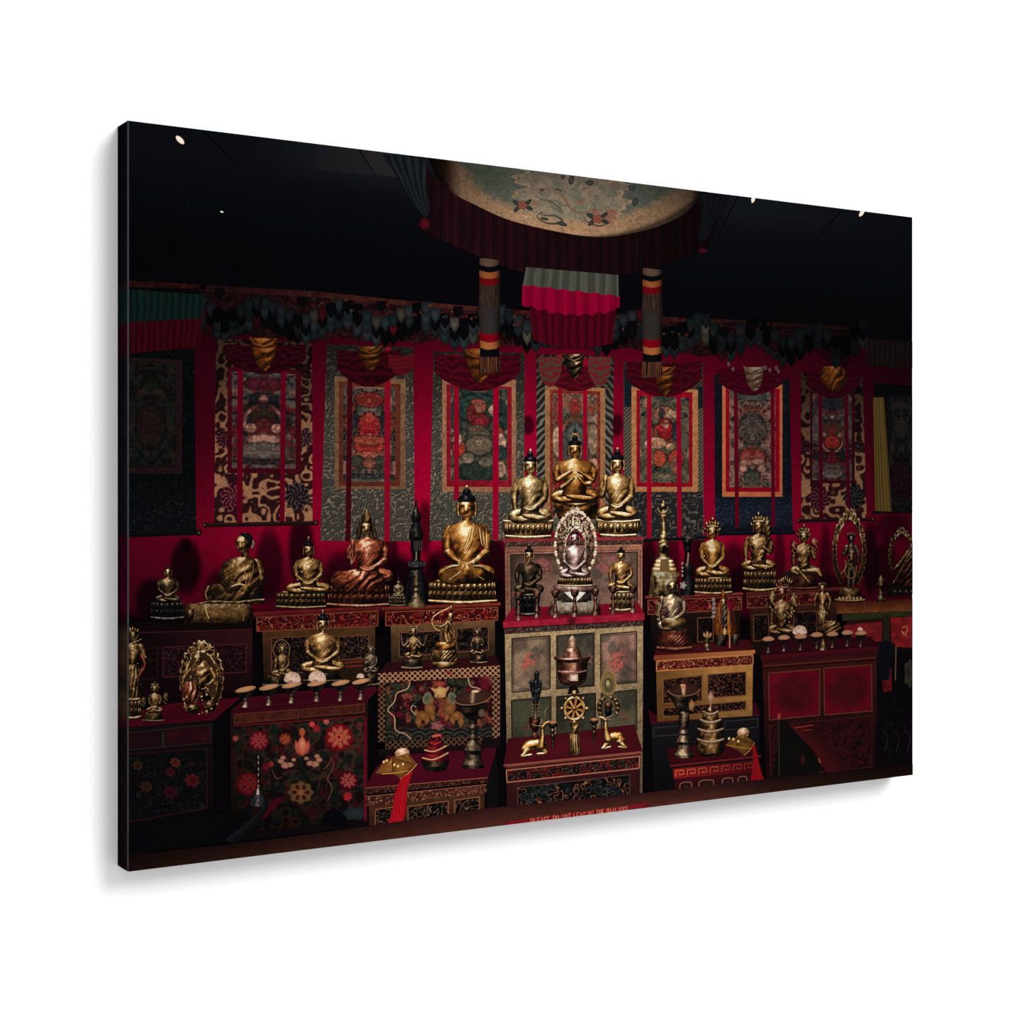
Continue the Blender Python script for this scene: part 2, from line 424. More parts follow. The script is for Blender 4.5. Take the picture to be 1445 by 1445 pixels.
def halo(cx, cy, rx, ry, inner, mat, lum=1.0, a0=-40, a1=220, point=0.15, seed=0, sc=6.0, filled=None, k=2.4):
    """flaming openwork ring behind a figure"""
    ink = Ink()
    n = int((rx + ry) * 2.4); m = max(5, int(rx * (1 - inner) / 0.8))
    a = np.radians(np.linspace(a0, a1, n + 1)); s = np.linspace(inner if filled is None else 0, 1, m + 1 if filled is None else int(rx / .8) + 1)
    m = len(s) - 1
    A, S = np.meshgrid(a, s)
    pt = 1 + point * np.exp(-((A - PI / 2) / 0.35) ** 2)
    sc_edge = 1 + 0.035 * np.cos(A * 26) * sst(.8, 1, S)
    X = cx + rx * S * np.cos(A) * sc_edge; Y = cy - ry * S * np.sin(A) * pt * sc_edge
    c = curl(X, Y, sc, seed, k)
    rim = np.exp(-((S - .985) / .035) ** 2) + np.exp(-((S - inner - .03) / .03) ** 2)
    t = 0.06 + 0.72 * sst(.35, .85, c) * (0.55 + .45 * np.sin(A)) + 0.38 * rim
    C = ramp(mat, t) * lum
    if filled is not None:
        C = np.where((S < inner)[..., None], np.asarray(filled, float), C)
    ink.add(np.stack([X.ravel(), Y.ravel(), 0 * X.ravel()], 1), C.reshape(-1, 3), gridq(n, m))
    return ink

def seated(name, label, layer, cx, yt, yb, mat, shw, knw, lum=1.0, head='bun', arms='lap', turn=0.0, rough=.16, hx=0.0,
           robe=True, ped=None, seed=1, fsc=1.0, flum=1.0, bodymat=None, jewel=0):
    """cross-legged figure; yt crown of the head, yb underside of the folded legs"""
    H = yb - yt; k = Ink(); bm = bodymat or mat
    Y = lambda f: yt + f * H
    frx, fry = 0.078 * H * fsc, 0.107 * H * fsc; fy = Y(.225); fx = cx + hx
    # folded legs
    puff(k, [(Y(.80), cx - knw * .62, cx + knw * .62), (Y(.88), cx - knw * .97, cx + knw * .97), (Y(.95), cx - knw, cx + knw), (Y(1.0), cx - knw * .8, cx + knw * .8)], bm, 0, lum * .9, (-.5, .5), (.22, 2.5, 2), rough=rough, seed=seed)
    tube(k, [(cx - knw * .25, Y(.83), .045 * H), (cx - knw * .84, Y(.90), .074 * H), (cx - knw * .5, Y(.955), .06 * H), (cx + knw * .25, Y(.93), .04 * H)], bm, 8, lum, seed=seed)
    tube(k, [(cx + knw * .25, Y(.83), .045 * H), (cx + knw * .84, Y(.895), .074 * H), (cx + knw * .5, Y(.935), .056 * H), (cx - knw * .3, Y(.90), .038 * H)], bm, 12, lum, seed=seed + 1)
    # arms
    aw = .053 * H; hw = .028 * H
    def arm(s, pose, up):
        tb = (lambda kk, p, m, z, *a, **q: tube(kk, p, m, z, *a, **q) if (z < 10) == up else None)
        S = (cx + s * shw * .88, Y(.46), aw * 1.15)
        if pose == 'lap':
            tb(k, [S, (cx + s * shw * 1.10, Y(.56), aw), (cx + s * shw * 1.08, Y(.69), aw * .8)], bm, 4, lum, seed=seed + 4)
            tb(k, [(cx + s * shw * 1.05, Y(.68), aw * .85), (cx + s * shw * .6, Y(.755), aw * .7), (cx + s * shw * .15, Y(.80), hw * 1.1)], bm, 22, lum * .92, seed=seed + 5)
        elif pose == 'down':
            tb(k, [S, (cx + s * shw * 1.16, Y(.58), aw), (cx + s * shw * 1.2, Y(.70), aw * .8), (cx + s * knw * .78, Y(.84), hw), (cx + s * knw * .8, Y(.90), hw * .8)], bm, 4, lum, seed=seed + 4)
        elif pose == 'chest':
            tb(k, [S, (cx + s * shw * 1.14, Y(.55), aw), (cx + s * shw * 1.10, Y(.67), aw * .8)], bm, 4, lum, seed=seed + 4)
            tb(k, [(cx + s * shw * 1.06, Y(.67), aw * .8), (cx + s * shw * .6, Y(.60), aw * .65), (cx + s * shw * .18, Y(.535), hw)], bm, 24, lum, seed=seed + 5)
            for j in range(4):
                up or stroke(k, [(cx + s * shw * .2, Y(.54)), (cx + s * shw * (.02 - .06 * j), Y(.485 + .02 * j))], [1.6, .8], ramp(bm, np.array(.85)) * lum, 34)
        elif pose == 'raised':
            tb(k, [S, (cx + s * shw * 1.20, Y(.57), aw), (cx + s * shw * 1.22, Y(.66), aw * .8)], bm, 4, lum, seed=seed + 4)
            tb(k, [(cx + s * shw * 1.22, Y(.65), aw * .8), (cx + s * shw * 1.02, Y(.53), aw * .6), (cx + s * shw * .98, Y(.44), hw)], bm, 24, lum, seed=seed + 5)
            for j in range(3):
                up or stroke(k, [(cx + s * shw * .98, Y(.445)), (cx + s * shw * (.9 + .08 * j), Y(.385))], [1.5, .7], ramp(bm, np.array(.85)) * lum, 34)
    pl, pr = (arms, arms) if isinstance(arms, str) else arms
    arm(-1, pl, True); arm(1, pr, True)
    tube(k, [(fx * .3 + cx * .7, Y(.41), .046 * H), (fx, Y(.30), .043 * H)], mat, 3, lum * flum, seed=seed, add=.04)
    # trunk
    def chest(u, v, x, y):
        r = .10 * np.exp(-(((u - .46) / .22) ** 2 + ((v - .27) / .14) ** 2)) + .09 * np.exp(-(((u - .5) / .14) ** 2 + ((v - .62) / .12) ** 2))
        r = r - .10 * np.exp(-((v - .44) / .035) ** 2) * sst(.42, .2, np.abs(u - .5))
        return r
    puff(k, [(Y(.362), cx - frx * .6, cx + frx * .6), (Y(.385), cx - shw * .55, cx + shw * .55), (Y(.415), cx - shw * .95, cx + shw * .95), (Y(.46), cx - shw * 1.06, cx + shw * 1.06), (Y(.55), cx - shw * .92, cx + shw * .92), (Y(.67), cx - shw * .70, cx + shw * .70), (Y(.78), cx - shw * .70, cx + shw * .70), (Y(.88), cx - shw * .85, cx + shw * .85)],
         bm, 12, lum, (-.45, .25), (.14, 1.4, 4.5) if robe else None, rough=rough, seed=seed + 2, fn=chest, p=1.25)
    if robe:
        for j in range(4):
            o = j * .035 * H
            stroke(k, [(cx + shw * .55 + o * .2, Y(.40) + o * .3), (cx + shw * .1, Y(.55) + o), (cx - shw * .45, Y(.66) + o * 1.2)], [.5, 1.3, .5], ramp(bm, np.array(.80 - .5 * (j % 2))) * lum, 30, c2=ramp(bm, np.array(.45 - .3 * (j % 2))) * lum)
    arm(-1, pl, False); arm(1, pr, False)
    if 'lap' in (pl, pr):
        hl = ramp(bm, np.array(.9)) * lum
        stroke(k, [(cx - shw * .5, Y(.785)), (cx - shw * .1, Y(.815)), (cx + shw * .3, Y(.80)), (cx + shw * .42, Y(.775))], [.8, 2.2, 1.8, .7], hl, 34)
        stroke(k, [(cx - shw * .35, Y(.77)), (cx, Y(.785)), (cx + shw * .3, Y(.765))], [.7, 1.4, .6], hl * .8, 34)
    # head
    for s in (-1, 1):
        tube(k, [(fx + s * frx * 1.08, Y(.19), .010 * H), (fx + s * frx * 1.16, Y(.25), .014 * H), (fx + s * frx * 1.08, Y(.315), .011 * H)], mat, 14, lum * flum)
    ell(k, fx, fy, frx, fry, mat, 34, 0, lum * flum, face_fn(turn), res=.6, seed=seed, rough=.08)
    if jewel:
        for j in range(jewel):
            a = rnd.uniform(-1, 1); b = rnd.uniform(.42, .95)
            blob(k, cx + a * shw * (1 if b < .78 else 1.5), Y(b), rnd.uniform(.5, 1.1), rnd.uniform(.5, 1.4), ramp(mat, np.array(rnd.uniform(.6, 1))) * lum, 36, rnd.uniform(0, 3))
        for b, w in ((.40, .45), (.45, .62)):
            stroke(k, [(cx - shw * w, Y(b - .02)), (cx, Y(b + .05)), (cx + shw * w, Y(b - .02))], 1.0, ramp(mat, np.array(.85)) * lum, 36)
    body = put(k, name, layer, None, label)
    hk = Ink()
    if head == 'bun':
        puff(hk, [(Y(.095), fx - frx * .45, fx + frx * .45), (Y(.12), fx - frx * .95, fx + frx * .95), (Y(.155), fx - frx * 1.12, fx + frx * 1.12), (Y(.175), fx - frx * 1.02, fx + frx * 1.02)], 'hair', 0, max(lum, .8), rough=.3)
        ell(hk, fx, Y(.075), frx * .52, .042 * H, 'hair', 6, 0, max(lum, .8), rough=.3)
        ell(hk, fx, Y(.022), .018 * H, .022 * H, mat, 10, 0, lum, add=.25)
        put(hk, 'hair', layer + .5, body, 'dark blue-black topknot')
    elif head == 'crown':
        puff(hk, [(Y(.06), fx - frx * .5, fx + frx * .5), (Y(.13), fx - frx * 1.0, fx + frx * 1.0)], mat, 0, lum * .7, rough=.3)
        for j in range(5):
            a = (j - 2) / 2.0
            ell(hk, fx + a * frx * 1.15, Y(.085 + .03 * abs(a)), frx * .26, .062 * H, mat, 5, a * .25, lum, rough=.3, add=.06)
        tube(hk, [(fx - frx * 1.1, Y(.145), .014 * H), (fx, Y(.135), .016 * H), (fx + frx * 1.1, Y(.145), .014 * H)], mat, 10, lum, add=.1)
        ell(hk, fx, Y(.02), frx * .28, .045 * H, mat, 4, 0, lum)
        for s in (-1, 1):
            ell(hk, fx + s * frx * 1.5, Y(.20), frx * .24, .05 * H, mat, 4, s * .5, lum * .9, rough=.3)
        put(hk, 'crown', layer + .5, body, 'five-leaved crown')
    elif head == 'hat':
        puff(hk, [(Y(-.03), fx - frx * .1, fx + frx * .2), (Y(.05), fx - frx * .65, fx + frx * .72), (Y(.13), fx - frx * 1.0, fx + frx * 1.0), (Y(.165), fx - frx * 1.0, fx + frx * 1.0)], mat, 0, lum * .9, (-.4, .2), (.2, 1, 1.5), rough=.1)
        for s in (-1, 1):
            tube(hk, [(fx + s * frx * 1.05, Y(.15), .02 * H), (fx + s * frx * 1.35, Y(.27), .03 * H), (fx + s * frx * 1.5, Y(.36), .03 * H)], mat, 0, lum * .5)
        put(hk, 'pointed_hat', layer + .5, body, 'pointed hat with hanging flaps')
    elif head == 'bald':
        puff(hk, [(Y(.105), fx - frx * .5, fx + frx * .6), (Y(.125), fx - frx * .8, fx + frx * .92), (Y(.15), fx - frx * .9, fx + frx * 1.02)], 'hair', 0, lum, rough=.2)
        put(hk, 'hair', layer + .5, body, 'close-cropped dark hair')
    if ped is not None:
        put(ped, 'pedestal', layer - .5, body)
    return body

def swag(ink, xl, xr, yt, yb, c0, c1, z=0, seed=0, depth=.5):
    """cloth gathered between two points, hanging in the middle"""
    def fn(u, v, x, y):
        f = .5 + .5 * np.sin(2 * PI * (4 * v + 1.2 * np.sin(PI * u) + vn(x, y, 7, seed)))
        return mix(c0, c1, f)
    n = 14
    t = np.linspace(0, 1, n)
    A = np.stack([xl + (xr - xl) * t, yt + 2 * np.sin(PI * t)], 1); B = np.stack([xl + (xr - xl) * t, yt + (yb - yt) * (depth + (1 - depth) * np.sin(PI * t) ** .8)], 1)
    return ruled(ink, A, B, lambda u, v, x, y: fn(v, u, x, y), z, 1.3, True)

def folds_fn(c0, c1, n, seed=0, sh=1.0, slant=0.0):
    def fn(u, v, x, y):
        w = u + slant * v + .02 * (vn(x, y, 14, seed) - .5)
        f = .5 + .35 * np.sin(2 * PI * n * w + 2 * vn(u * 40, v * 2, 3, seed)) + .15 * np.sin(2 * PI * n * 2.3 * w + 1)
        return mix(c0, c1, np.clip(f * sh, 0, 1))
    return fn

def flat_fn(c, amp=.25, sc=6, seed=0):
    def fn(u, v, x, y):
        return np.asarray(c, float)[None] * (1 + amp * 2 * (fbm(x, y, sc, seed) - .5))[:, None]
    return fn

def carve_fn(base, hi, sc=7, seed=0, k=2.6, thr=.55, mid=None, sym=None, lo=None):
    """carved or brocaded scrollwork"""
    def fn(u, v, x, y):
        xx = np.abs(x - sym) if sym is not None else x
        nn = vn(xx, y, sc * .95, seed) * .75 + vn(xx, y, sc * .5, seed + 5) * .25
        c = sst(.62, .10, np.abs(np.sin(2 * PI * k * .62 * nn)))
        nd = vn(xx + 1, y + 1, sc * .95, seed) * .75 + vn(xx + 1, y + 1, sc * .5, seed + 5) * .25
        d = sst(.62, .10, np.abs(np.sin(2 * PI * k * .62 * nd)))
        C = mix(base, hi, sst(thr - .22, thr + .30, c) * (.45 + .75 * vn(xx, y, sc * .6, seed + 3)))
        if mid is not None:
            q = sst(.5, .7, vn(xx, y, sc * 1.3, seed + 9))
            C = C * (1 - q[:, None] * .75) + np.asarray(mid, float)[None] * (q * .75)[:, None] * (.55 + .7 * c[:, None])
        return C * (1 - .6 * np.clip(d - c, 0, 1))[:, None]
    return fn

def paint_fn(bg, pal, sc, seed, figs, lum=1.0, cx=.5, grad=None):
    """busy symmetrical painting with figures (cu, cv, ru, rv, colour[, soft])"""
    pal = [np.asarray(p, float) for p in pal]
    def fn(u, v, x, y):
        xx = np.abs(u - cx) * 60 + seed * 3; yy = v * 110
        C = np.tile(np.asarray(bg, float), (len(u), 1))
        if grad is not None: C = mix(bg, grad, v)
        for j, p in enumerate(pal):
            m = sst(.60, .68, vn(xx, yy, sc * (1 + .25 * (j % 3)), seed + j * 7))
            C = C * (1 - m[:, None]) + p * m[:, None]
        e = curl(xx, yy, sc * 1.1, seed + 31, 2)
        C = C * (1 - .5 * sst(.75, .95, e))[:, None]
        for f in figs:
            cu, cv, ru, rv, c = f[:5]; s = f[5] if len(f) > 5 else .12
            d = np.sqrt(((u - cu) / ru) ** 2 + ((v - cv) / rv) ** 2)
            m = sst(1 + s, 1 - s, d)
            if len(f) > 6: m = m * sst(f[6] - s, f[6] + s, d)
            tx = .78 + .40 * curl(xx, yy, 4.2, seed + int(cu * 50) + int(cv * 70), 1.6)
            C = C * (1 - m[:, None]) + np.asarray(c, float) * (m * tx)[:, None]
            C = C * (1 - .42 * np.exp(-((d - 1) / .10) ** 2))[:, None]
        hl = sst(.80, .92, curl(xx * 1.3, yy * 1.3, 5, seed + 77, 2.2)) * .5
        C = mix(C, np.asarray(pal[-1]) * 1.15, hl)
        C = C * (.80 + .40 * fbm(x, y, 2.4, seed + 3, 2))[:, None]
        return C * lum * .86
    return fn

def thangka(label, layer, L, R, back, borders, painting, pfn, ribbons, rcol, rod=None, veil=None, knot=None, rodknob=True, extra=None):
    """hanging scroll: L and R are the left and right edges of the brocade"""
    k = Ink(); ruled(k, L, R, back, 0, 1.25)
    if extra: extra(k)
    th = put(k, 'hanging_scroll', layer, None, label)
    for i, (b, c) in enumerate(borders):
        q = Ink(); rect(q, *b, c, 0, 1.6); put(q, 'border', layer + .5 + i * .5, th)
    q = Ink(); rect(q, *painting, pfn, 0, .9); put(q, 'painting', layer + 1.5, th)
    for i, rb in enumerate(ribbons):
        q = Ink(); (x0, y0, x1, y1, w) = rb[:5]
        rc = rb[5] if len(rb) > 5 else rcol
        ruled(q, [(x0 - w / 2, y0), (x1 - w / 2, y1)], [(x0 + w / 2, y0), (x1 + w / 2, y1)], flat_fn(rc, .12, 9, 4), 0, 2)
        put(q, 'ribbon', layer + 2, th)
    if veil:
        q = Ink()
        for v in veil: swag(q, *v)
        put(q, 'veil', layer + 2.5, th)
    if knot is not None:
        put(knot, 'veil_knot', layer + 3, th)
    if rod:
        q = Ink(); (x0, y0, x1, y1, w, c) = rod
        stroke(q, [(x0, y0), (x1, y1)], w, c, 0)
        stroke(q, [(x0, y0 - w * .25), (x1, y1 - w * .25)], w * .3, np.array(c) * 1.8, 1)
        r = put(q, 'rod', layer + 2, th)
        if rodknob:
            for (xx, yy) in rodknob if isinstance(rodknob, list) else [(x0, y0), (x1, y1)]:
                q = Ink(); blob(q, xx, yy, 3.2, w * .62, (14, 10, 9), 0); blob(q, xx - .6, yy - .4, 1.1, w * .3, (120, 92, 74), 1)
                put(q, 'rod_knob', layer + 2.5, r)
    return th

def knot_shape(cx, cy, w, h, mat='saffron', lum=1.0, seed=0):
    k = Ink()
    puff(k, [(cy - h * .5, cx - w * .5, cx + w * .5), (cy - h * .2, cx - w * .42, cx + w * .42), (cy + h * .2, cx - w * .30, cx + w * .34), (cy + h * .5, cx - w * .08, cx + w * .12)], mat, 0, lum, (-.2, .4), (.7, .8, 3.2), seed=seed)
    for s in (-1, 1):
        tube(k, [(cx + s * w * .46, cy - h * .5, w * .05), (cx + s * w * .30, cy - h * .32, w * .10), (cx, cy - h * .22, w * .06)], mat, 6, lum * .8, seed=seed)
    return k

def cup(name, label, layer, cx, yrim, w, h, mat='pewter', lum=1.0, fill=(222, 168, 128), tilt=-.12, heap=0.0, flower=None, parent=None):
    """stemmed offering bowl heaped with grain"""
    k = Ink()
    lathe(k, cx, [(yrim, w * .98), (yrim + h * .12, w * .9), (yrim + h * .38, w * .55), (yrim + h * .5, w * .22), (yrim + h * .58, w * .26), (yrim + h * .66, w * .18), (yrim + h * .9, w * .3), (yrim + h, w * .42)], mat, 0, lum, .12)
    b = put(k, name, layer, parent, label)
    g = Ink()
    n = 26; t = np.linspace(0, 2 * PI, n, endpoint=False)
    px = cx + w * np.cos(t); py = yrim + np.where(np.sin(t) < 0, (.16 * w + heap) * np.sin(t), .26 * w * np.sin(t)) + tilt * w * np.cos(t)
    f = np.asarray(fill, float)
    fan(g, np.stack([px, py], 1), f * .8, 0, f, (cx, yrim - heap * .4))
    for j in range(10):
        a = rnd.uniform(0, 2 * PI); r = rnd.uniform(0, .7)
        blob(g, cx + w * r * math.cos(a), yrim - heap * .4 + .15 * w * r * math.sin(a) + tilt * w * r * math.cos(a), .7, .5, f * rnd.uniform(.85, 1.08), 1, n=6)
    put(g, 'offering', layer + .5, b, 'pale grain heaped in the bowl')
    if flower is not None:
        fk = Ink(); fx, fy, fr = flower
        for j in range(9):
            a = PI + j / 8 * PI
            blob(fk, fx + fr * .55 * math.cos(a), fy + fr * .5 * math.sin(a), fr * .55, fr * .36, np.array((232, 186, 158)) * rnd.uniform(.75, 1.05), j % 3, a, (250, 214, 190))
        blob(fk, fx, fy, fr * .5, fr * .4, (236, 190, 160), 4, 0, (255, 226, 204))
        blob(fk, fx - fr * .2, fy + fr * .25, fr * .35, fr * .2, (190, 130, 105), 5)
        put(fk, 'white_flower', layer + 1, b, 'pale flower lying on the grain')
    return b

def goblet(ink, cx, prof, mat, lum, tilt=.1, z=0):
    return lathe(ink, cx, prof, mat, z, lum, tilt)
# ------------------------------------------------------------------ the room: one white wall, daylight from upper right
SC = bpy.context.scene
def simple_mat(name, c, bump=0.0):
    m = bpy.data.materials.new(name); m.use_nodes = True
    nt = m.node_tree; b = nt.nodes['Principled BSDF']
    b.inputs['Roughness'].default_value = .9; b.inputs['Specular IOR Level'].default_value = 0.0
    tc = nt.nodes.new('ShaderNodeTexCoord'); nz = nt.nodes.new('ShaderNodeTexNoise'); nz.inputs['Scale'].default_value = 60
    rp = nt.nodes.new('ShaderNodeValToRGB')
    rp.color_ramp.elements[0].color = (*[x * .97 for x in c], 1); rp.color_ramp.elements[1].color = (*c, 1)
    nt.links.new(tc.outputs['Object'], nz.inputs['Vector']); nt.links.new(nz.outputs[0], rp.inputs[0]); nt.links.new(rp.outputs[0], b.inputs['Base Color'])
    if bump:
        bp = nt.nodes.new('ShaderNodeBump'); bp.inputs['Strength'].default_value = bump; bp.inputs['Distance'].default_value = .001
        nt.links.new(nz.outputs[0], bp.inputs['Height']); nt.links.new(bp.outputs[0], b.inputs['Normal'])
    return m

def box(name, x0, x1, y0, y1, z0, z1, mat, parent=None):
    v = [(x, y, z) for x in (x0, x1) for y in (y0, y1) for z in (z0, z1)]
    f = [(0, 1, 3, 2), (4, 6, 7, 5), (0, 4, 5, 1), (2, 3, 7, 6), (0, 2, 6, 4), (1, 5, 7, 3)]
    me = bpy.data.meshes.new(name); me.from_pydata(v, [], f); me.update(); me.materials.append(mat)
    o = bpy.data.objects.new(name, me); SC.collection.objects.link(o); o.parent = parent
    return o

wall = box('wall_back', -6, 6, 0.0, 0.12, -3.0, 6.0, simple_mat('white_paint', (.82, .82, .82)))
wall['kind'] = 'structure'; wall['label'] = 'plain white wall behind the canvas print'; wall['category'] = 'wall'

W = bpy.data.worlds.new('daylight'); SC.world = W; W.use_nodes = True
W.node_tree.nodes['Background'].inputs[0].default_value = (1, 1, 1, 1)
W.node_tree.nodes['Background'].inputs[1].default_value = 0.92
sun = bpy.data.lights.new('window_light', 'SUN'); sun.energy = 3.1; sun.angle = math.radians(35)
so = bpy.data.objects.new('window_light', sun); SC.collection.objects.link(so)
from mathutils import Vector
so.rotation_euler = Vector((-.031, .043, -.041)).to_track_quat('-Z', 'Y').to_euler(); so.location = (3, -4, 5)

cam = bpy.data.cameras.new('camera'); cam.sensor_width = 36; cam.lens = FPX * 36 / 1445
cam.shift_y = -(722.5 - HORIZON) / 1445; cam.clip_start = .05
co = bpy.data.objects.new('camera', cam); SC.collection.objects.link(co)
xl = -LX * EX - LZ * EZ; yl = -LX * NX - LZ * NZ
co.location = (X0 + xl, YF - yl, ZB + .5)
co.rotation_euler = (PI / 2, 0, -math.atan2(EZ, EX)); SC.camera = co
SC.view_settings.view_transform = 'Standard'; SC.view_settings.look = 'None'
SC.view_settings.exposure = 0; SC.view_settings.gamma = 1; SC.view_settings.use_curve_mapping = False

# the stretched canvas itself: body, wrapped left side with the picture running round it, worn fold
black = simple_mat('black_canvas', (.0032, .0032, .0038), .1)
body = box('stretched_body', -WID / 2, WID / 2, -THICK + .0002, -.0005, .0002, HGT - .0002, black, ROOT)
body['label'] = 'black sides of the stretched canvas'
def side_fn(y):
    """colours of the wrapped side from top to bottom"""
    ks = [(170, (4, 4, 6)), (395, (5, 5, 8)), (400, (14, 5, 7)), (412, (5, 13, 13)), (452, (5, 13, 13)), (458, (24, 2, 8)), (495, (22, 2, 7)), (505, (6, 6, 9)), (750, (8, 8, 11)), (758, (26, 0, 9)), (860, (30, 0, 10)), (880, (10, 3, 5)), (900, (26, 18, 12)), (930, (30, 18, 10)), (965, (14, 9, 7)), (985, (30, 22, 13)), (1010, (26, 16, 9)), (1022, (24, 4, 9)), (1035, (7, 5, 6)), (1100, (7, 6, 6)), (1225, (10, 4, 6))]
    a = [k[0] for k in ks]
    return np.stack([np.interp(y, a, [k[1][j] for k in ks]) for j in range(3)], -1)
ny = 400
ys = np.linspace(170.2, 1229.9, ny + 1); Vv = []; Cc = []
for j, y in enumerate(np.linspace(0, THICK - .0008, 9)):
    z = HGT * (1 - (ys - 170.2) / 1059.7)
    Vv.append(np.stack([0 * z - WID / 2 - .0001, 0 * z - y, z], 1))
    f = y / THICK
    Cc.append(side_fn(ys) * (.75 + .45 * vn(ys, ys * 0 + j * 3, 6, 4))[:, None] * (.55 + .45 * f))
Q = gridq(ny, 8)[:, ::-1]
o = mesh_obj('wrapped_edge', np.concatenate(Vv), Q, np.zeros((0, 3), int), lin(np.concatenate(Cc)) / 0.42, simple_mat('wrapped_canvas', (.01, .01, .01)), ROOT, 'left side of the canvas with the dark picture wrapped round it')
m = o.data.materials[0]; nt = m.node_tree; at = nt.nodes.new('ShaderNodeAttribute'); at.attribute_name = 'ink'
mu = nt.nodes.new('ShaderNodeMix'); mu.data_type = 'RGBA'; mu.blend_type = 'ADD'; mu.inputs[0].default_value = 0.0
nt.links.new(at.outputs['Color'], mu.inputs[6]); nt.links.new(mu.outputs[2], nt.nodes['Principled BSDF'].inputs['Base Color'])
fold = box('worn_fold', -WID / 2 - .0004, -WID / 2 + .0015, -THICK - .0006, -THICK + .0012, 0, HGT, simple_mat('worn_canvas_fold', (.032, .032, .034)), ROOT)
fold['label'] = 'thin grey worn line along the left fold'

# ------------------------------------------------------------------ backdrop of the picture: dark ceiling and back of the room
k = Ink()
def dark_fn(u, v, x, y):
    top = 170 + (x - 180) * .1235
    d = y - top
    C = mix((13, 15, 19), (5, 5, 9), sst(0, 170, d))
    C = mix(C, (6, 4, 6), sst(650, 800, y))
    m = sst(330, 480, x) * sst(640, 560, x) * sst(70, 20, d)
    C = C + m[:, None] * np.array((12, 11, 12))
    m2 = sst(1000, 1040, x) * sst(1290, 1100, x) * sst(60, 15, d)
    C = C + m2[:, None] * np.array((6, 8, 9))
    return C
quad(k, (178, 169), (1288, 306), (1288, 1095), (178, 1231), dark_fn, 0, 4)
put(k, 'dark_backdrop', 0.6, None, 'near-black ceiling and shadow of the shrine room')
k = Ink()
quad(k, (446, 204), (560, 218), (560, 250), (446, 240), lambda u, v, x, y: mix((27, 27, 31), (36, 33, 35), u), 0, 4)
quad(k, (507, 211), (556, 217), (558, 250), (530, 245), (38, 35, 37), .5, 4)
put(k, 'ceiling_panel', 1, None, 'dim grey ceiling panel left of the round canopy')
for pts in ([(286, 184), (340, 236)], [(507, 211), (531, 250)], [(1041, 277), (1012, 336)], [(1187, 297), (1148, 342)]):
    k = Ink(); stroke(k, pts, [1.6, .9], (1, 1, 2), 0); put(k, 'ceiling_joint', 1.5)
for i, (x, y, a, b, r, c, lb) in enumerate([(254, 197.5, 7.4, 3.3, .78, (255, 244, 222), 'oval white downlight in the dark ceiling, top left corner'), (313, 299, 2.2, 1.2, .3, (190, 255, 225), 'tiny greenish lamp on the dark ceiling at left'),
                                        (1063, 280, 2.6, 6, .25, (255, 244, 232), 'downlight cut by the top edge right of the canopy'), (1216, 300.5, 2.6, 5.4, .6, (255, 244, 230), 'downlight cut by the top edge at far right')]):
    k = Ink(); blob(k, x, y, a * 1.12, b * 1.2, (150, 110, 70), 0, r, n=20); blob(k, x, y, a, b, c, 1, r, n=20)
    put(k, 'ceiling_light', 1.5, None, lb)

# red cloth wall
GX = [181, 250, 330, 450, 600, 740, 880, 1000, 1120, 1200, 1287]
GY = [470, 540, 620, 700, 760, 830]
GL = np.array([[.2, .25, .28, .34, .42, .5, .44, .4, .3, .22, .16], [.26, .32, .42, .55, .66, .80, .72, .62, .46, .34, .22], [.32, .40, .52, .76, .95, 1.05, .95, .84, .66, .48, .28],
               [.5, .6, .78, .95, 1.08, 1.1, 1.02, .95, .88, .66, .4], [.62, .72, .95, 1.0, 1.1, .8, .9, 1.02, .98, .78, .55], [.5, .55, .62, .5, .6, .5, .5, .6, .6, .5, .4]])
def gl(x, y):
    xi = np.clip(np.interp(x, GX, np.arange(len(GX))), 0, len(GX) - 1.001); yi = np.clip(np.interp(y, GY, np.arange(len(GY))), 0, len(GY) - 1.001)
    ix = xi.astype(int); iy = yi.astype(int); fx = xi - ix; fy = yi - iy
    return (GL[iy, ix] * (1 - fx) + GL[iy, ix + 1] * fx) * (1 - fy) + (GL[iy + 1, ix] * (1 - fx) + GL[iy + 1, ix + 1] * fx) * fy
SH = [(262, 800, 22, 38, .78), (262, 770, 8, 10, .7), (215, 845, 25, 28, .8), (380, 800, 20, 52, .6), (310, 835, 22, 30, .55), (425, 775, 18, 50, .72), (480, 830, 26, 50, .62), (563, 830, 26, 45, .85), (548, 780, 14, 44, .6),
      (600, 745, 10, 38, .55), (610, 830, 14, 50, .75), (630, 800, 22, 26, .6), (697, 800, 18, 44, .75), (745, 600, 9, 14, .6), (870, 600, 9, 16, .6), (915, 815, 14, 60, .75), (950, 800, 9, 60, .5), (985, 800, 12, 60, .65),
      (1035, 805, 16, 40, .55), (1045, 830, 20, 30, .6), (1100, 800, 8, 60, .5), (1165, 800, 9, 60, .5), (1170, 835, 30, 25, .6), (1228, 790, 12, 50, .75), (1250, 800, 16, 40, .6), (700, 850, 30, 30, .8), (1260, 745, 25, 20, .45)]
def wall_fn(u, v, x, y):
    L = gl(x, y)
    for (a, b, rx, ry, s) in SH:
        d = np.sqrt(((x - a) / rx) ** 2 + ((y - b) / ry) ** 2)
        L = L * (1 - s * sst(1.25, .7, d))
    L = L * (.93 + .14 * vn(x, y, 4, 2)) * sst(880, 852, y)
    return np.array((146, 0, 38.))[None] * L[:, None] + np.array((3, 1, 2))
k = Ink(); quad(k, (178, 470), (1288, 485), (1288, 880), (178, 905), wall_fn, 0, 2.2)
put(k, 'red_wall_cloth', 1, None, 'deep red cloth covering the back wall of the shrine')
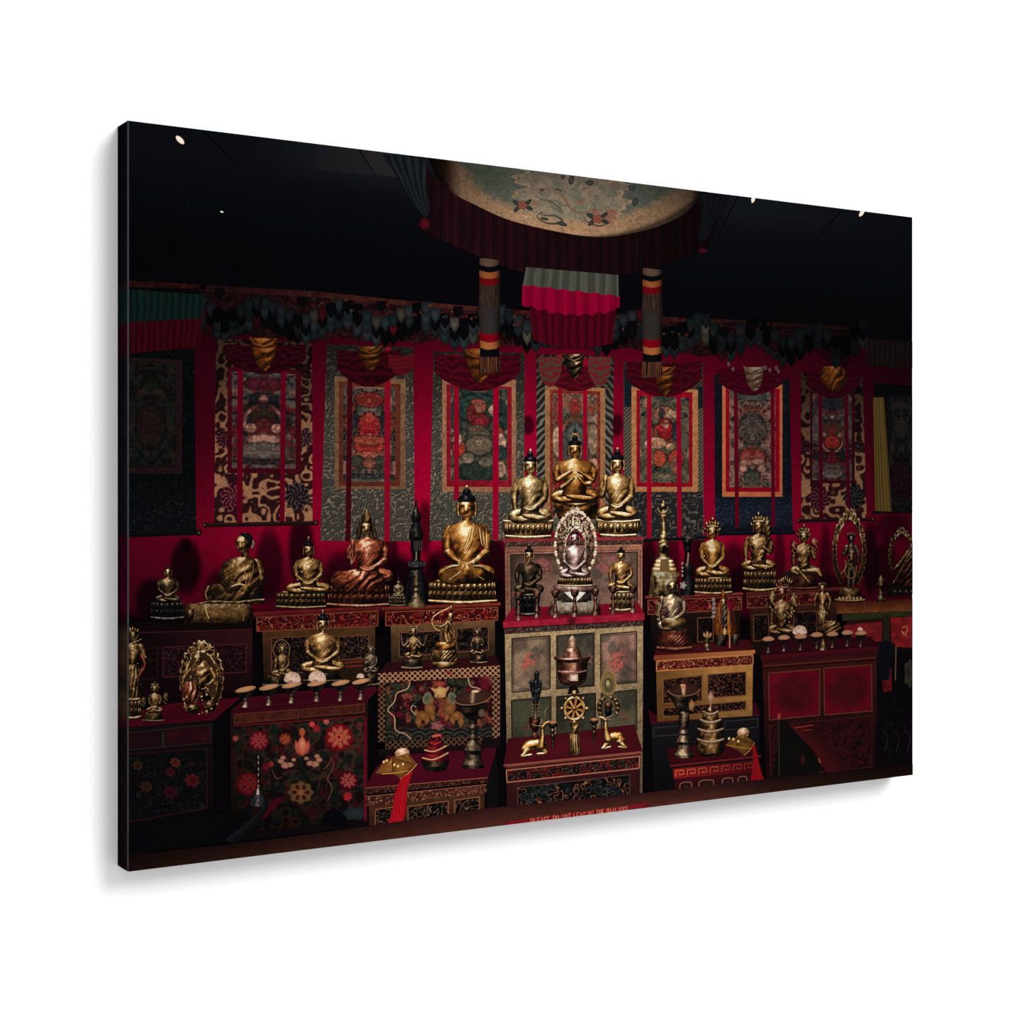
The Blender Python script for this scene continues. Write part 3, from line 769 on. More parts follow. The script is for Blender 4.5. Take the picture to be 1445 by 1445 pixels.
# ------------------------------------------------------------------ hanging scrolls on the red wall, left to right
TAN = (168, 116, 82)
def broc_tan(lum, seed, ytop, fade=0.35):
    def a(u, v, x, y):
        c = curl(x, y, 12, seed, 2.3); C = mix((44, 16, 19), TAN, sst(.44, .58, c)); C = mix(C, (90, 50, 40), np.exp(-((c - .5) / .10) ** 2) * .8)
        return C * (.85 + .3 * vn(x, y, 2, 5))[:, None]
    def fn(u, v, x, y):
        C = a(u, v, x, y)
        for (cx, cy, r, cc) in broc_tan.fl:
            d = np.hypot((x - cx), (y - cy) * .9); an = np.arctan2(y - cy, x - cx)
            rr = r * (1 + .12 * np.cos(11 * an))
            m = sst(rr + 1, rr - 1, d)
            p = .5 + .5 * np.cos(11 * an + 2.2 * np.sin(d * .55))
            C = C * (1 - m[:, None]) + (np.asarray(cc, float)[None] * (.5 + .6 * p[:, None]) + 60 * sst(.86, 1, p)[:, None]) * m[:, None]
        return C * (lum * (fade + (1 - fade) * sst(ytop, ytop + 190, y)))[:, None]
    return fn
broc_tan.fl = [(328, 702, 17, (88, 20, 32)), (419, 700, 18, (40, 26, 26)), (316, 620, 11, (70, 16, 26)), (430, 618, 11, (60, 24, 30))]
PALE = (150, 128, 112)
def spk(c0, c1, seed, sc=5, lum=1.0, ytop=480, fade=.4):
    a = carve_fn(c0, c1, sc, seed, 2.0, .52)
    return lambda u, v, x, y: a(u, v, x, y) * (lum * (fade + (1 - fade) * sst(ytop, ytop + 150, y)))[:, None]

# far left, almost lost in the dark
pf = paint_fn((17, 15, 16), [(38, 24, 24), (40, 36, 30), (52, 38, 26), (26, 34, 28)], 5, 3, [(.5, .62, .3, .22, (44, 26, 24), .4)], .9)
thangka('dark navy hanging scroll at the left edge of the picture', 2, [(178, 498), (178, 757)], [(274, 492), (277, 754)],
        lambda u, v, x, y: carve_fn((11, 14, 18), (32, 36, 38), 8, 4, 2.5, .62)(u, v, x, y) * (.45 + .4 * sst(640, 740, y))[:, None],
        [((178, 257, 506, 668), flat_fn((34, 20, 20), .4, 4)), ((178, 249, 510, 660), flat_fn((22, 14, 16), .3, 5))], (178, 247, 512, 656), pf, [], (0, 0, 0),
        (178, 755, 284, 751, 7, (10, 9, 10)), None, None, [(281, 752)])
# tan brocade, left
fig1 = [(.5, .30, .24, .10, (22, 40, 44)), (.5, .285, .075, .055, (214, 150, 128)), (.5, .50, .42, .20, (38, 48, 50)), (.5, .52, .34, .19, (206, 138, 118), .05, .82), (.5, .50, .20, .17, (62, 46, 38)), (.5, .56, .17, .10, (92, 34, 34)), (.5, .62, .26, .05, (112, 36, 38)), (.30, .58, .09, .05, (214, 148, 124)), (.70, .58, .09, .05, (214, 148, 124)), (.5, .70, .30, .06, (205, 150, 128), .35), (.5, .82, .46, .09, (120, 112, 98), .3), (.5, .93, .5, .03, (40, 46, 48)), (.5, .12, .3, .07, (92, 28, 40), .3)]
pf = paint_fn((84, 82, 78), [(40, 46, 46), (150, 118, 102), (112, 100, 88), (120, 40, 44)], 6, 11, fig1, .92, .5, (104, 98, 88))
thangka('tan scrollwork hanging scroll with grey painting above the seated monk', 2, [(305, 478), (302, 741)], [(440, 484), (441, 737)], broc_tan(1.0, 21, 470),
        [((321, 425, 520, 668), flat_fn((66, 6, 20), .3, 6))], (327, 417, 526, 661), pf,
        [(339, 520, 338, 740, 8, (104, 0, 26)), (400, 515, 398, 738, 7, (104, 0, 28))], (104, 0, 26), (289, 741, 446, 738, 6, (30, 14, 14)),
        [(318, 432, 486, 528, (30, 2, 8), (54, 5, 16), 0, 3)], knot_shape(372, 500, 40, 46, 'saffron', .8, 2))
# olive brocade with red seated figure
fig2 = [(.5, .38, .47, .26, (168, 62, 44)), (.5, .40, .36, .24, (44, 42, 48)), (.5, .24, .26, .11, (90, 92, 80)), (.5, .14, .28, .08, (148, 44, 40)), (.5, .42, .22, .16, (166, 26, 34)), (.5, .33, .09, .06, (190, 60, 44)), (.5, .52, .05, .03, (196, 168, 140)), (.5, .62, .30, .10, (168, 46, 40)), (.5, .56, .34, .05, (176, 74, 56)), (.5, .72, .30, .04, (184, 90, 68)), (.28, .78, .12, .06, (60, 66, 58)), (.72, .78, .12, .06, (60, 66, 58)), (.5, .80, .13, .06, (150, 80, 66)), (.5, .94, .6, .028, (40, 52, 50)), (.5, .985, .6, .02, (92, 92, 82))]
pf = paint_fn((74, 62, 56), [(58, 60, 54), (140, 70, 56), (112, 96, 80), (50, 56, 54), (158, 108, 88)], 5, 15, fig2, .95)
thangka('grey-green hanging scroll with a red seated figure, above the copper statue', 2, [(461, 486), (457, 620), (452, 763)], [(583, 490), (584, 620), (585, 764)], spk((62, 57, 52), (128, 112, 92), 31, 6.5, 1.08, 470),
        [((472, 572, 533, 690), flat_fn((118, 84, 58), .3, 4)), ((478, 565, 540, 686), flat_fn((92, 40, 28), .3, 5))], (484, 558, 546, 680), pf,
        [(494, 520, 491, 764, 7, (66, 4, 18)), (547, 490, 546, 764, 8, (142, 8, 34))], (100, 0, 26), None,
        [(476, 566, 494, 546, (30, 3, 8), (62, 5, 17), 0, 5), (548, 584, 500, 530, (70, 10, 18), (96, 14, 28), 1, 8)], knot_shape(522, 506, 36, 34, 'saffron', .62, 5))
# green painting
fig3 = [(.48, .22, .40, .16, (44, 66, 58), .3), (.48, .20, .15, .085, (176, 84, 66)), (.50, .24, .05, .05, (190, 130, 104)), (.50, .36, .19, .09, (150, 34, 38)), (.36, .28, .08, .10, (128, 36, 36)), (.74, .24, .08, .06, (205, 162, 130)), (.45, .44, .16, .04, (120, 84, 66)), (.86, .52, .09, .10, (196, 82, 52)), (.88, .60, .10, .12, (210, 160, 130)), (.5, .62, .26, .11, (138, 112, 88), .3), (.14, .66, .12, .10, (190, 70, 44)), (.12, .56, .08, .07, (210, 168, 138)), (.86, .70, .14, .08, (52, 62, 60)), (.5, .90, .35, .10, (46, 58, 50), .3), (.88, .88, .10, .09, (206, 156, 124)), (.3, .76, .12, .06, (150, 128, 104)), (.62, .80, .14, .06, (120, 108, 84))]
pf = paint_fn((98, 88, 70), [(58, 72, 60), (132, 118, 92), (168, 134, 106), (70, 72, 58), (44, 58, 52)], 7, 19, fig3, .98)
def x3(kk):
    rect(kk, 611, 624, 530, 562, (22, 30, 36), .5); rect(kk, 729, 739, 510, 562, (20, 28, 36), .5)
    ruled(kk, [(611, 694), (606, 764)], [(740, 693), (740, 763)], spk((34, 38, 42), (104, 96, 82), 44, 9, 1.1, 600), .6, 1.3)
    quad(kk, (704, 696), (730, 696), (730, 735), (704, 740), (18, 24, 34), .9)
thangka('green landscape hanging scroll behind the large golden statue', 2, [(612, 496), (609, 620), (606, 763)], [(740, 498), (740, 763)], spk((56, 55, 49), (122, 106, 84), 41, 5, 1.15, 480),
        [((624, 728, 534, 694), flat_fn((150, 100, 72), .3, 3)), ((630, 722, 544, 687), flat_fn((128, 18, 34), .3, 5))], (636, 716, 547, 678), pf,
        [(644, 500, 644, 706, 7, (140, 4, 34)), (700, 505, 699, 762, 8, (150, 2, 38))], (140, 0, 34), None,
        [(614, 734, 500, 552, (46, 3, 13), (76, 6, 22), 0, 7)], knot_shape(676, 516, 44, 48, 'saffron', .72, 8))
# centre
fig4 = [(.5, .10, .12, .07, (178, 70, 60)), (.5, .11, .07, .05, (176, 40, 36)), (.5, .40, .42, .24, (182, 108, 70)), (.5, .42, .32, .22, (86, 82, 84)), (.5, .30, .20, .09, (96, 100, 96)), (.5, .33, .12, .06, (150, 124, 92)), (.5, .27, .05, .02, (20, 24, 30)), (.5, .44, .18, .08, (110, 72, 64)), (.12, .14, .1, .1, (150, 60, 54)), (.87, .10, .06, .05, (170, 70, 50)), (.1, .35, .12, .12, (205, 160, 126)), (.9, .33, .12, .12, (176, 138, 108)), (.1, .62, .1, .08, (176, 44, 44)), (.9, .62, .1, .08, (180, 50, 48)), (.9, .52, .14, .05, (214, 150, 124))]
pf = paint_fn((128, 104, 82), [(84, 88, 76), (176, 134, 104), (150, 90, 70), (96, 94, 80)], 6, 23, fig4, 1.0)
thangka('hanging scroll with pale halo painting directly behind the three upper statues', 2, [(757, 500), (757, 752)], [(866, 503), (864, 752)],
        lambda u, v, x, y: mix((30, 30, 32), (112, 104, 88), sst(.5, .8, .5 + .5 * np.sin((x * (1 - 2 * (x > 810)) + y) * .55 + 3 * vn(x, y, 8, 3)))) * (.5 + .55 * sst(490, 600, y))[:, None],
        [((769, 854, 546, 752), flat_fn((150, 104, 66), .3, 3)), ((776, 847, 551, 752), flat_fn((120, 42, 34), .4, 4))], (780, 843, 556, 748), pf,
        [(790, 500, 792, 740, 6, (140, 8, 30)), (826, 505, 825, 740, 6, (148, 4, 36))], (140, 0, 34), None,
        [(766, 858, 515, 552, (56, 6, 16), (92, 10, 26), 0, 9), (760, 792, 502, 546, (70, 60, 44), (110, 20, 30), 1, 3), (830, 862, 502, 546, (70, 60, 44), (116, 20, 34), 1, 4)], knot_shape(810, 517, 30, 34, 'bronze', 1.15, 4))
# right of centre
fig5 = [(.5, .20, .22, .09, (190, 112, 84)), (.62, .20, .1, .05, (205, 152, 118)), (.44, .20, .06, .07, (52, 58, 52)), (.52, .38, .17, .13, (168, 24, 34)), (.53, .32, .07, .05, (205, 150, 118)), (.53, .42, .26, .12, (180, 60, 50), .05, .8), (.75, .40, .1, .12, (40, 50, 54)), (.15, .08, .1, .06, (190, 140, 106)), (.33, .54, .22, .07, (196, 140, 104)), (.62, .58, .1, .04, (200, 150, 116)), (.16, .56, .08, .05, (205, 164, 132)), (.40, .72, .14, .10, (192, 72, 46)), (.74, .72, .16, .11, (186, 62, 46)), (.74, .80, .12, .1, (150, 90, 62)), (.2, .72, .08, .1, (150, 112, 84)), (.36, .84, .05, .03, (24, 26, 26)), (.7, .20, .07, .04, (205, 155, 120))]
pf = paint_fn((88, 80, 62), [(66, 72, 58), (112, 100, 78), (150, 118, 92), (60, 66, 58), (98, 88, 70)], 7, 27, fig5, 1.0)
def x5(kk):
    rect(kk, 881, 891, 520, 574, (16, 28, 34), .5); rect(kk, 983, 992, 546, 576, (18, 30, 34), .5)
    ruled(kk, [(880, 694), (880, 765)], [(992, 694), (993, 762)], spk((32, 32, 34), (96, 86, 74), 54, 8, 1.05, 560), .6, 1.3)
thangka('hanging scroll with a small red-robed figure, right of the three upper statues', 2, [(880, 510), (880, 764)], [(992, 512), (993, 762)],
        lambda u, v, x, y: mix((44, 42, 38), (98, 88, 72), .5 + .5 * np.sin((x + y) * 1.1)) * (.55 + .5 * sst(500, 600, y))[:, None],
        [((891, 985, 548, 694), flat_fn((172, 112, 70), .25, 3)), ((898, 977, 552, 687), flat_fn((136, 10, 30), .25, 5))], (903, 972, 560, 681), pf,
        [(916, 530, 916, 760, 6.5, (150, 6, 32)), (957, 515, 959, 758, 6.5, (140, 4, 34))], (140, 0, 34), (880, 764, 1000, 758, 4, (12, 12, 14)),
        [(884, 990, 510, 560, (44, 3, 12), (70, 6, 20), 0, 11)], knot_shape(937, 538, 32, 40, 'saffron', .66, 7), False, x5)
# blue scroll with orange border
fig6 = [(.5, .10, .09, .07, (104, 60, 44)), (.5, .46, .12, .09, (52, 66, 62)), (.30, .40, .075, .045, (206, 138, 118)), (.70, .40, .075, .045, (206, 138, 118)), (.5, .40, .30, .16, (78, 70, 66), .4), (.5, .68, .32, .08, (150, 52, 48), .35), (.36, .74, .14, .03, (206, 140, 120)), (.62, .73, .14, .03, (206, 140, 120)), (.30, .80, .08, .045, (212, 146, 126)), (.70, .80, .09, .045, (206, 142, 122)), (.5, .90, .18, .07, (84, 84, 74)), (.5, .02, .8, .08, (74, 84, 80), .6)]
pf = paint_fn((92, 82, 72), [(54, 58, 54), (150, 104, 88), (112, 96, 82), (64, 68, 62), (128, 60, 54), (168, 122, 104)], 4.2, 33, fig6, .92)
thangka('dark blue hanging scroll with a bright orange and red border', 2, [(1008, 528), (1009, 752)], [(1114, 535), (1119, 750)],
        lambda u, v, x, y: carve_fn((19, 24, 36), (36, 44, 56), 6, 61, 2.2, .6)(u, v, x, y) * (.7 + .5 * sst(690, 720, y) * sst(750, 735, y))[:, None],
        [((1019, 1104, 541, 701), flat_fn((190, 102, 64), .15, 4)), ((1024, 1100, 547, 694), flat_fn((142, 4, 26), .15, 5))], (1029, 1094, 552, 688), pf,
        [(1038, 540, 1040, 745, 5.5, (92, 2, 24)), (1090, 545, 1091, 744, 5.5, (92, 4, 26))], (100, 0, 26), (1006, 753, 1122, 751, 6, (12, 13, 20)),
        [(1014, 1106, 520, 558, (46, 2, 14), (72, 4, 22), 0, 13)], knot_shape(1064, 535, 30, 34, 'cream', .62, 3), False)
# tan brocade, right
fig7 = [(.5, .10, .35, .08, (34, 44, 46), .4), (.5, .27, .05, .028, (200, 178, 160)), (.5, .50, .30, .20, (196, 128, 104), .05, .84), (.5, .48, .25, .17, (88, 54, 44)), (.5, .44, .09, .07, (132, 50, 36)), (.5, .56, .20, .08, (168, 42, 36)), (.5, .74, .20, .07, (110, 20, 32)), (.2, .72, .18, .06, (30, 34, 36)), (.8, .72, .18, .06, (30, 34, 36)), (.5, .92, .28, .06, (122, 116, 102)), (.3, .47, .05, .03, (210, 170, 150)), (.7, .47, .05, .03, (210, 170, 150)), (.08, .4, .1, .18, (96, 88, 82)), (.92, .4, .1, .18, (96, 88, 82))]
pf = paint_fn((66, 66, 64), [(34, 40, 42), (120, 98, 88), (92, 84, 76), (104, 34, 40)], 5, 37, fig7, .9)
bt = list(broc_tan.fl)
broc_tan.fl = [(1156, 703, 15, (72, 16, 28)), (1205, 700, 15, (26, 20, 22)), (1137, 630, 8, (56, 14, 24)), (1212, 630, 8, (46, 16, 24))]
f7 = broc_tan(.88, 71, 505, .3); f7fl = list(broc_tan.fl)
def f7w(u, v, x, y):
    broc_tan.fl = f7fl
    return f7(u, v, x, y)
thangka('tan scrollwork hanging scroll on the right, above the many-leaved halo', 2, [(1130, 525), (1131, 735)], [(1217, 532), (1223, 733)], f7w,
        [((1143, 1206, 552, 682), flat_fn((50, 5, 16), .3, 5))], (1146, 1202, 556, 678), pf,
        [(1157, 548, 1159, 735, 5, (72, 2, 20)), (1193, 545, 1198, 733, 5, (72, 4, 22))], (100, 0, 26), (1127, 735, 1232, 733, 4.5, (24, 12, 13)),
        [(1138, 1212, 524, 562, (36, 2, 12), (58, 4, 18), 0, 15)], None)
k = Ink(); puff(k, [(517, 1162, 1188), (526, 1158, 1194), (540, 1160, 1193), (551, 1172, 1182)], 'saffron', 0, .72, (-.3, .5), (.35, 3, 2.5)); put(k, 'orange_rosette', 5, None, 'round orange cloth rosette above the right tan scroll')
# far right
pf = paint_fn((16, 18, 22), [(34, 36, 40), (26, 22, 24), (44, 40, 38)], 5, 43, [(.5, .78, .5, .2, (32, 8, 14), .3)], .9)
thangka('dim dark hanging scroll at the right edge of the picture', 2, [(1233, 540), (1236, 722)], [(1288, 545), (1288, 722)], spk((12, 10, 13), (30, 26, 26), 81, 7, 1, 500), [((1252, 1288, 558, 716), flat_fn((14, 13, 16), .3, 5))], (1255, 1288, 562, 712), pf, [], (0, 0, 0),
        (1230, 723, 1288, 722, 4, (10, 9, 10)), None, None, False)
k = Ink(); ruled(k, [(1232, 561), (1235, 721)], [(1247, 561), (1258, 722)], folds_fn((52, 40, 16), (128, 100, 44), 5, 3), 0, 1.2, True)
put(k, 'yellow_scarf', 5, None, 'long yellow silk scarf hanging at the right edge')

# ------------------------------------------------------------------ valance of feather-shaped pennants
TOPL = [(282, 402), (445, 411), (580, 425), (680, 433), (760, 440), (900, 446), (1010, 450), (1100, 455), (1224, 463)]
BOT = [(282, 450), (312, 479), (368, 452), (426, 483), (484, 456), (538, 486), (594, 460), (648, 490), (700, 462), (750, 494), (800, 470), (850, 498), (898, 470), (946, 502), (990, 474), (1024, 510), (1066, 480), (1110, 514), (1148, 486), (1186, 516), (1224, 480)]
def vlum(x): return np.interp(x, [282, 450, 640, 800, 930, 1060, 1220], [.55, .85, 1.0, .85, .85, .6, .36])
k = Ink()
def vfn(u, v, x, y):
    c = curl(x, y, 7, 91, 2)
    C = mix((26, 9, 12), (58, 20, 22), sst(.5, .9, c))
    C = np.where((v < .12)[:, None], mix((52, 12, 16), (74, 40, 28), vn(x, y, 6, 5)), C)
    return C * vlum(x)[:, None]
xs = np.linspace(282, 1224, 60)
LOWP = [p for p in BOT if p[1] > 475]
ruled(k, [(x, np.interp(x, [p[0] for p in TOPL], [p[1] for p in TOPL])) for x in xs], [(x, np.interp(x, [p[0] for p in LOWP], [p[1] for p in LOWP]) - 6 + 3 * math.cos(x * .3)) for x in xs], lambda u, v, x, y: vfn(v, u, x, y), 0, 2)
rv = np.random.default_rng(5)
for row in (2, 1, 0):
    for i in range(len(BOT) - 1):
        (x0, y0), (x1, y1) = BOT[i], BOT[i + 1]
        n = max(3, int(abs(x1 - x0) / 11))
        for j in range(n):
            f = (j + .5) / n
            px = x0 + (x1 - x0) * f; py = y0 + (y1 - y0) * f - 34 + row * 12 + rv.uniform(-1.5, 1.5)
            w = 6.8; h = 19
            L = vlum(px) * rv.uniform(.75, 1.25)
            pal = [(40, 45, 48), (7, 7, 10), (32, 42, 44)][(row + i + (j // 2 if row == 0 else 0)) % 3] if row != 1 else [(37, 43, 46), (8, 8, 11)][(j + i) % 2]
            if rv.random() < .06: pal = (84, 78, 68)
            if rv.random() < .05: pal = (84, 16, 22)
            c = np.array(pal, float) * L * .82
            fan(k, [(px - w, py - 3), (px + w, py - 3), (px + w, py + h * .46), (px, py + h), (px - w, py + h * .46)], c * .62, 3 - row, c * 1.3, (px - 1, py + h * .4))
for i in range(90):
    x = rv.uniform(300, 1200); t = np.interp(x, [p[0] for p in TOPL], [p[1] for p in TOPL]); y = t + rv.uniform(2, 24)
    c = np.array([(112, 24, 26), (96, 62, 40), (40, 50, 50), (84, 34, 30)][i % 4]) * vlum(x)
    blob(k, x, y, rv.uniform(1, 3.2), rv.uniform(1, 2.6), c * .7, 5, rv.uniform(0, 3), c)
for (x, y) in ((426, 424), (538, 430), (646, 438), (892, 458), (1020, 466), (310, 411)):
    fan(k, [(x - 7, y - 5), (x + 7, y - 5), (x + 7, y + 5), (x, y + 11), (x - 7, y + 5)], (6, 6, 8), 6)
put(k, 'pennant_valance', 6, None, 'long valance of grey and black feather-shaped pennants across the top of the scrolls')
k = Ink()
for (x, y) in ((1028, 514), (1034, 521), (1080, 519), (1086, 522), (1095, 519), (1098, 524)):
    blob(k, x, y, 2.2, 3.2, (92, 72, 68), 0)
put(k, 'tassel_row', 6.5, None, 'small pale tassels above the blue scroll')

# pleated pelmet, far left
k = Ink()
ruled(k, [(178, 396), (290, 402)], [(178, 405), (290, 408)], lambda u, v, x, y: mix((24, 8, 8), (66, 22, 14), vn(x, y, 5, 3)), 0, 2)
pel = put(k, 'pleated_pelmet', 6, None, 'green and dark red pleated pelmet at the left edge under the ceiling')
k = Ink(); quad(k, (178, 408), (287, 416), (284, 453), (178, 458), folds_fn((6, 18, 18), (17, 40, 35), 11, 2), 0, 1.6); put(k, 'green_band', 6.5, pel)
k = Ink(); quad(k, (178, 455), (286, 449), (282, 488), (178, 500), folds_fn((36, 2, 10), (72, 5, 20), 12, 4), 0, 1.6); put(k, 'red_band', 7, pel)
# pleats at the far right
k = Ink(); quad(k, (1222, 478), (1288, 482), (1288, 520), (1222, 516), folds_fn((14, 8, 10), (32, 20, 22), 9, 5), 0, 1.6); put(k, 'dark_pelmet', 6, None, 'dim pleated pelmet at the right edge')

# ------------------------------------------------------------------ round canopy under the ceiling
k = Ink()
OUT = [(600, 222), (606, 262), (622, 296), (660, 330), (700, 348), (745, 352), (800, 352), (880, 345), (940, 330), (985, 310), (1003, 280), (1010, 276)]
LOW = [(590, 222), (592, 290), (600, 328), (640, 346), (690, 368), (745, 386), (800, 389), (880, 388), (940, 372), (985, 356), (1000, 345), (1022, 278)]
def frill_fn(u, v, x, y):
    f = .5 + .3 * np.sin(x * .42 + 2 * vn(x, y * .2, 9, 3)) + .2 * np.sin(x * 1.1)
    C = mix((17, 6, 9), (38, 11, 17), f * (.5 + vn(x, y * .3, 12, 4)))
    return C * (np.interp(x, [590, 640, 740, 900, 1000], [.7, 1.1, 1.0, .7, .45]))[:, None]
INN = [(598, 218), (604, 240), (630, 262), (680, 290), (740, 312), (835, 328), (900, 322), (960, 302), (975, 288), (985, 280), (1000, 276), (1012, 275)]
ruled(k, INN, LOW, lambda u, v, x, y: frill_fn(u, v, x, y), 0, 1.8, True)
can = put(k, 'round_canopy', 6.5, None, 'round ceiling canopy with a dragon cloth and dark red pleated skirt')
k = Ink()
rimT = [(604, 222), (640, 227), (700, 234), (760, 241), (835, 250), (900, 258), (945, 264), (975, 267), (1000, 271)]
rimB = [(614, 245), (632, 268), (668, 288), (730, 314), (835, 334), (905, 326), (955, 308), (978, 290), (996, 272)]
def disc_fn(u, v, x, y):
    d = np.sqrt(((x - 815) / 205) ** 2 + ((y - 200) / 133) ** 2)
    wob = 9 * np.sin(y * .28) + 5 * np.sin(y * .61 + 1)
    inner = sst(738, 728, x + wob) + sst(876, 886, x + wob * .8)                 # green outer cloth, left and right
    C = mix((128, 112, 92), (106, 100, 84), sst(.4, .6, fbm(x, y, 16, 5)))
    C = mix(C, (86, 90, 78), np.clip(inner, 0, 1) * (1 - sst(.84, .93, d + .05 * vn(x, y, 9, 4))))
    C = mix(C, (150, 116, 86), sst(.80, .93, d + .06 * vn(x, y, 8, 3)))
    for e in (733, 881):
        C = mix(C, (172, 134, 104), np.exp(-((x + wob * (1 if e < 800 else .8) - e) / 2.2) ** 2) * sst(.93, .86, d))
    c = curl(x, y, 26, 13, 2.0)
    C = mix(C, (58, 58, 50), np.exp(-((c - .5) / .05) ** 2) * .35)
    C = mix(C, (122, 62, 50), sst(.66, .8, curl(x, y, 13, 29, 1.6)) * sst(.55, .75, vn(x, y, 15, 8)) * .5 * sst(742, 756, x) * sst(880, 866, x))
    C = mix(C, (50, 26, 18), sst(650, 622, x)); C = mix(C, (48, 26, 18), sst(972, 990, x))
    C = C * (.88 + .24 * vn(x, y, 2.2, 6))[:, None] * (1 - .5 * sst(.985, 1.03, d))[:, None]
    return C * (np.interp(x, [610, 650, 740, 800, 870, 940, 985, 1000], [.30, .80, 1.06, 1.1, 1.0, .74, .45, .25]))[:, None] * (.80 + .25 * sst(240, 305, y))[:, None]
ruled(k, rimT, rimB, lambda u, v, x, y: disc_fn(u, v, x, y), 0, 1.2, True)
for (x, y, s_) in ((737, 290, 1.1), (843, 309, 1.2)):
    for a in (0.5, 2.4, 3.7, 5.6):
        blob(k, x + 9 * s_ * math.cos(a), y + 6 * s_ * math.sin(a), 6 * s_, 2.6 * s_, (34, 40, 36), 1, a, (56, 62, 54))
    for a in range(5):
        blob(k, x + 3.6 * s_ * math.cos(a * 1.257), y + 3.2 * s_ * math.sin(a * 1.257), 3 * s_, 2.6 * s_, (112, 54, 46), 2, a, (150, 84, 68))
for pts, c_ in (([(750, 270), (760, 267), (772, 266), (782, 270), (792, 276), (800, 286), (806, 296), (818, 301), (830, 298), (835, 288), (832, 280), (838, 276)], (128, 84, 70)), ([(755, 276), (765, 282), (776, 284), (790, 294), (796, 302)], (86, 80, 68)),
                ([(762, 300), (770, 304), (784, 305), (793, 312), (780, 316), (764, 312), (758, 304), (766, 299)], (62, 58, 50)), ([(823, 305), (828, 313), (846, 319), (862, 313)], (70, 64, 54))):
    stroke(k, pts, [1, 2.6, 1], c_, 3)
for (x, y, a, b, r) in ((806, 254, 4, 7, .2), (832, 258, 6, 4, 0), (794, 250, 3, 3, .5), (891, 265, 5, 4, .3), (896, 285, 4, 6, .4), (764, 268, 4, 1.4, .1), (788, 268, 5, 1.4, .3), (768, 309, 6, 2, .2), (793, 316, 7, 3, .3)):
    blob(k, x, y, a, b, (36, 38, 34), 4, r, (70, 72, 64))
put(k, 'dragon_cloth', 7, can, 'grey-green and tan painted cloth on the underside')
k = Ink()
ruled(k, [(538, 217), (560, 248), (585, 290), (598, 306)], [(600, 224), (602, 262), (606, 290), (604, 305)], folds_fn((10, 12, 16), (34, 42, 42), 5, 7, 1, .3), 0, 1.5, True)
blob(k, 599, 316, 8, 8, (58, 8, 18), 1, 0, (84, 14, 26)); 
put(k, 'gathered_scarf', 7.5, can, 'dark grey-green gathered scarf at the canopy edge')
k = Ink(); ruled(k, [(984, 272), (990, 300), (985, 340)], [(1030, 279), (1010, 310), (996, 340)], folds_fn((7, 8, 11), (20, 24, 28), 5, 9), 0, 2, True); blob(k, 991, 354, 6, 3, (70, 10, 26), 1)
put(k, 'gathered_scarf', 7.5, can, 'dark gathered scarf at the right of the canopy')

# centre pelmet
k = Ink(); quad(k, (742, 377), (872, 388), (873, 421), (737, 405), folds_fn((52, 53, 46), (86, 84, 74), 8, 12), 0, 1.2)
cp = put(k, 'centre_pelmet', 8, None, 'pelmet of grey, bright red and dark red cloth hanging below the canopy')
k = Ink()
n = 40; t = np.linspace(0, 1, n)
A = np.stack([737 + 137 * t, 402 + 16 * t + 1.2 * np.sin(t * 40)], 1); B = np.stack([736 + 138 * t, 430 + 10 * np.sin(PI * t) + 8 * t - 6 * (t > .97) + 1.8 * np.sin(t * 46)], 1)
ff = folds_fn((112, 0, 32), (150, 2, 46), 7, 14); ruled(k, A, B, lambda u, v, x, y: ff(v, u, x, y), 0, 1.2); put(k, 'red_band', 9, cp, 'bright crimson band')
k = Ink(); A = np.stack([747 + 122 * t, 434 + 4 * t], 1); B = np.stack([752 + 112 * t, 480 + 9 * np.sin(PI * t) + 5 * t], 1)
ff2 = folds_fn((48, 2, 13), (88, 3, 24), 10, 15); ruled(k, A, B, lambda u, v, x, y: ff2(v, u, x, y), 0, 1.2); put(k, 'dark_red_band', 8.5, cp)

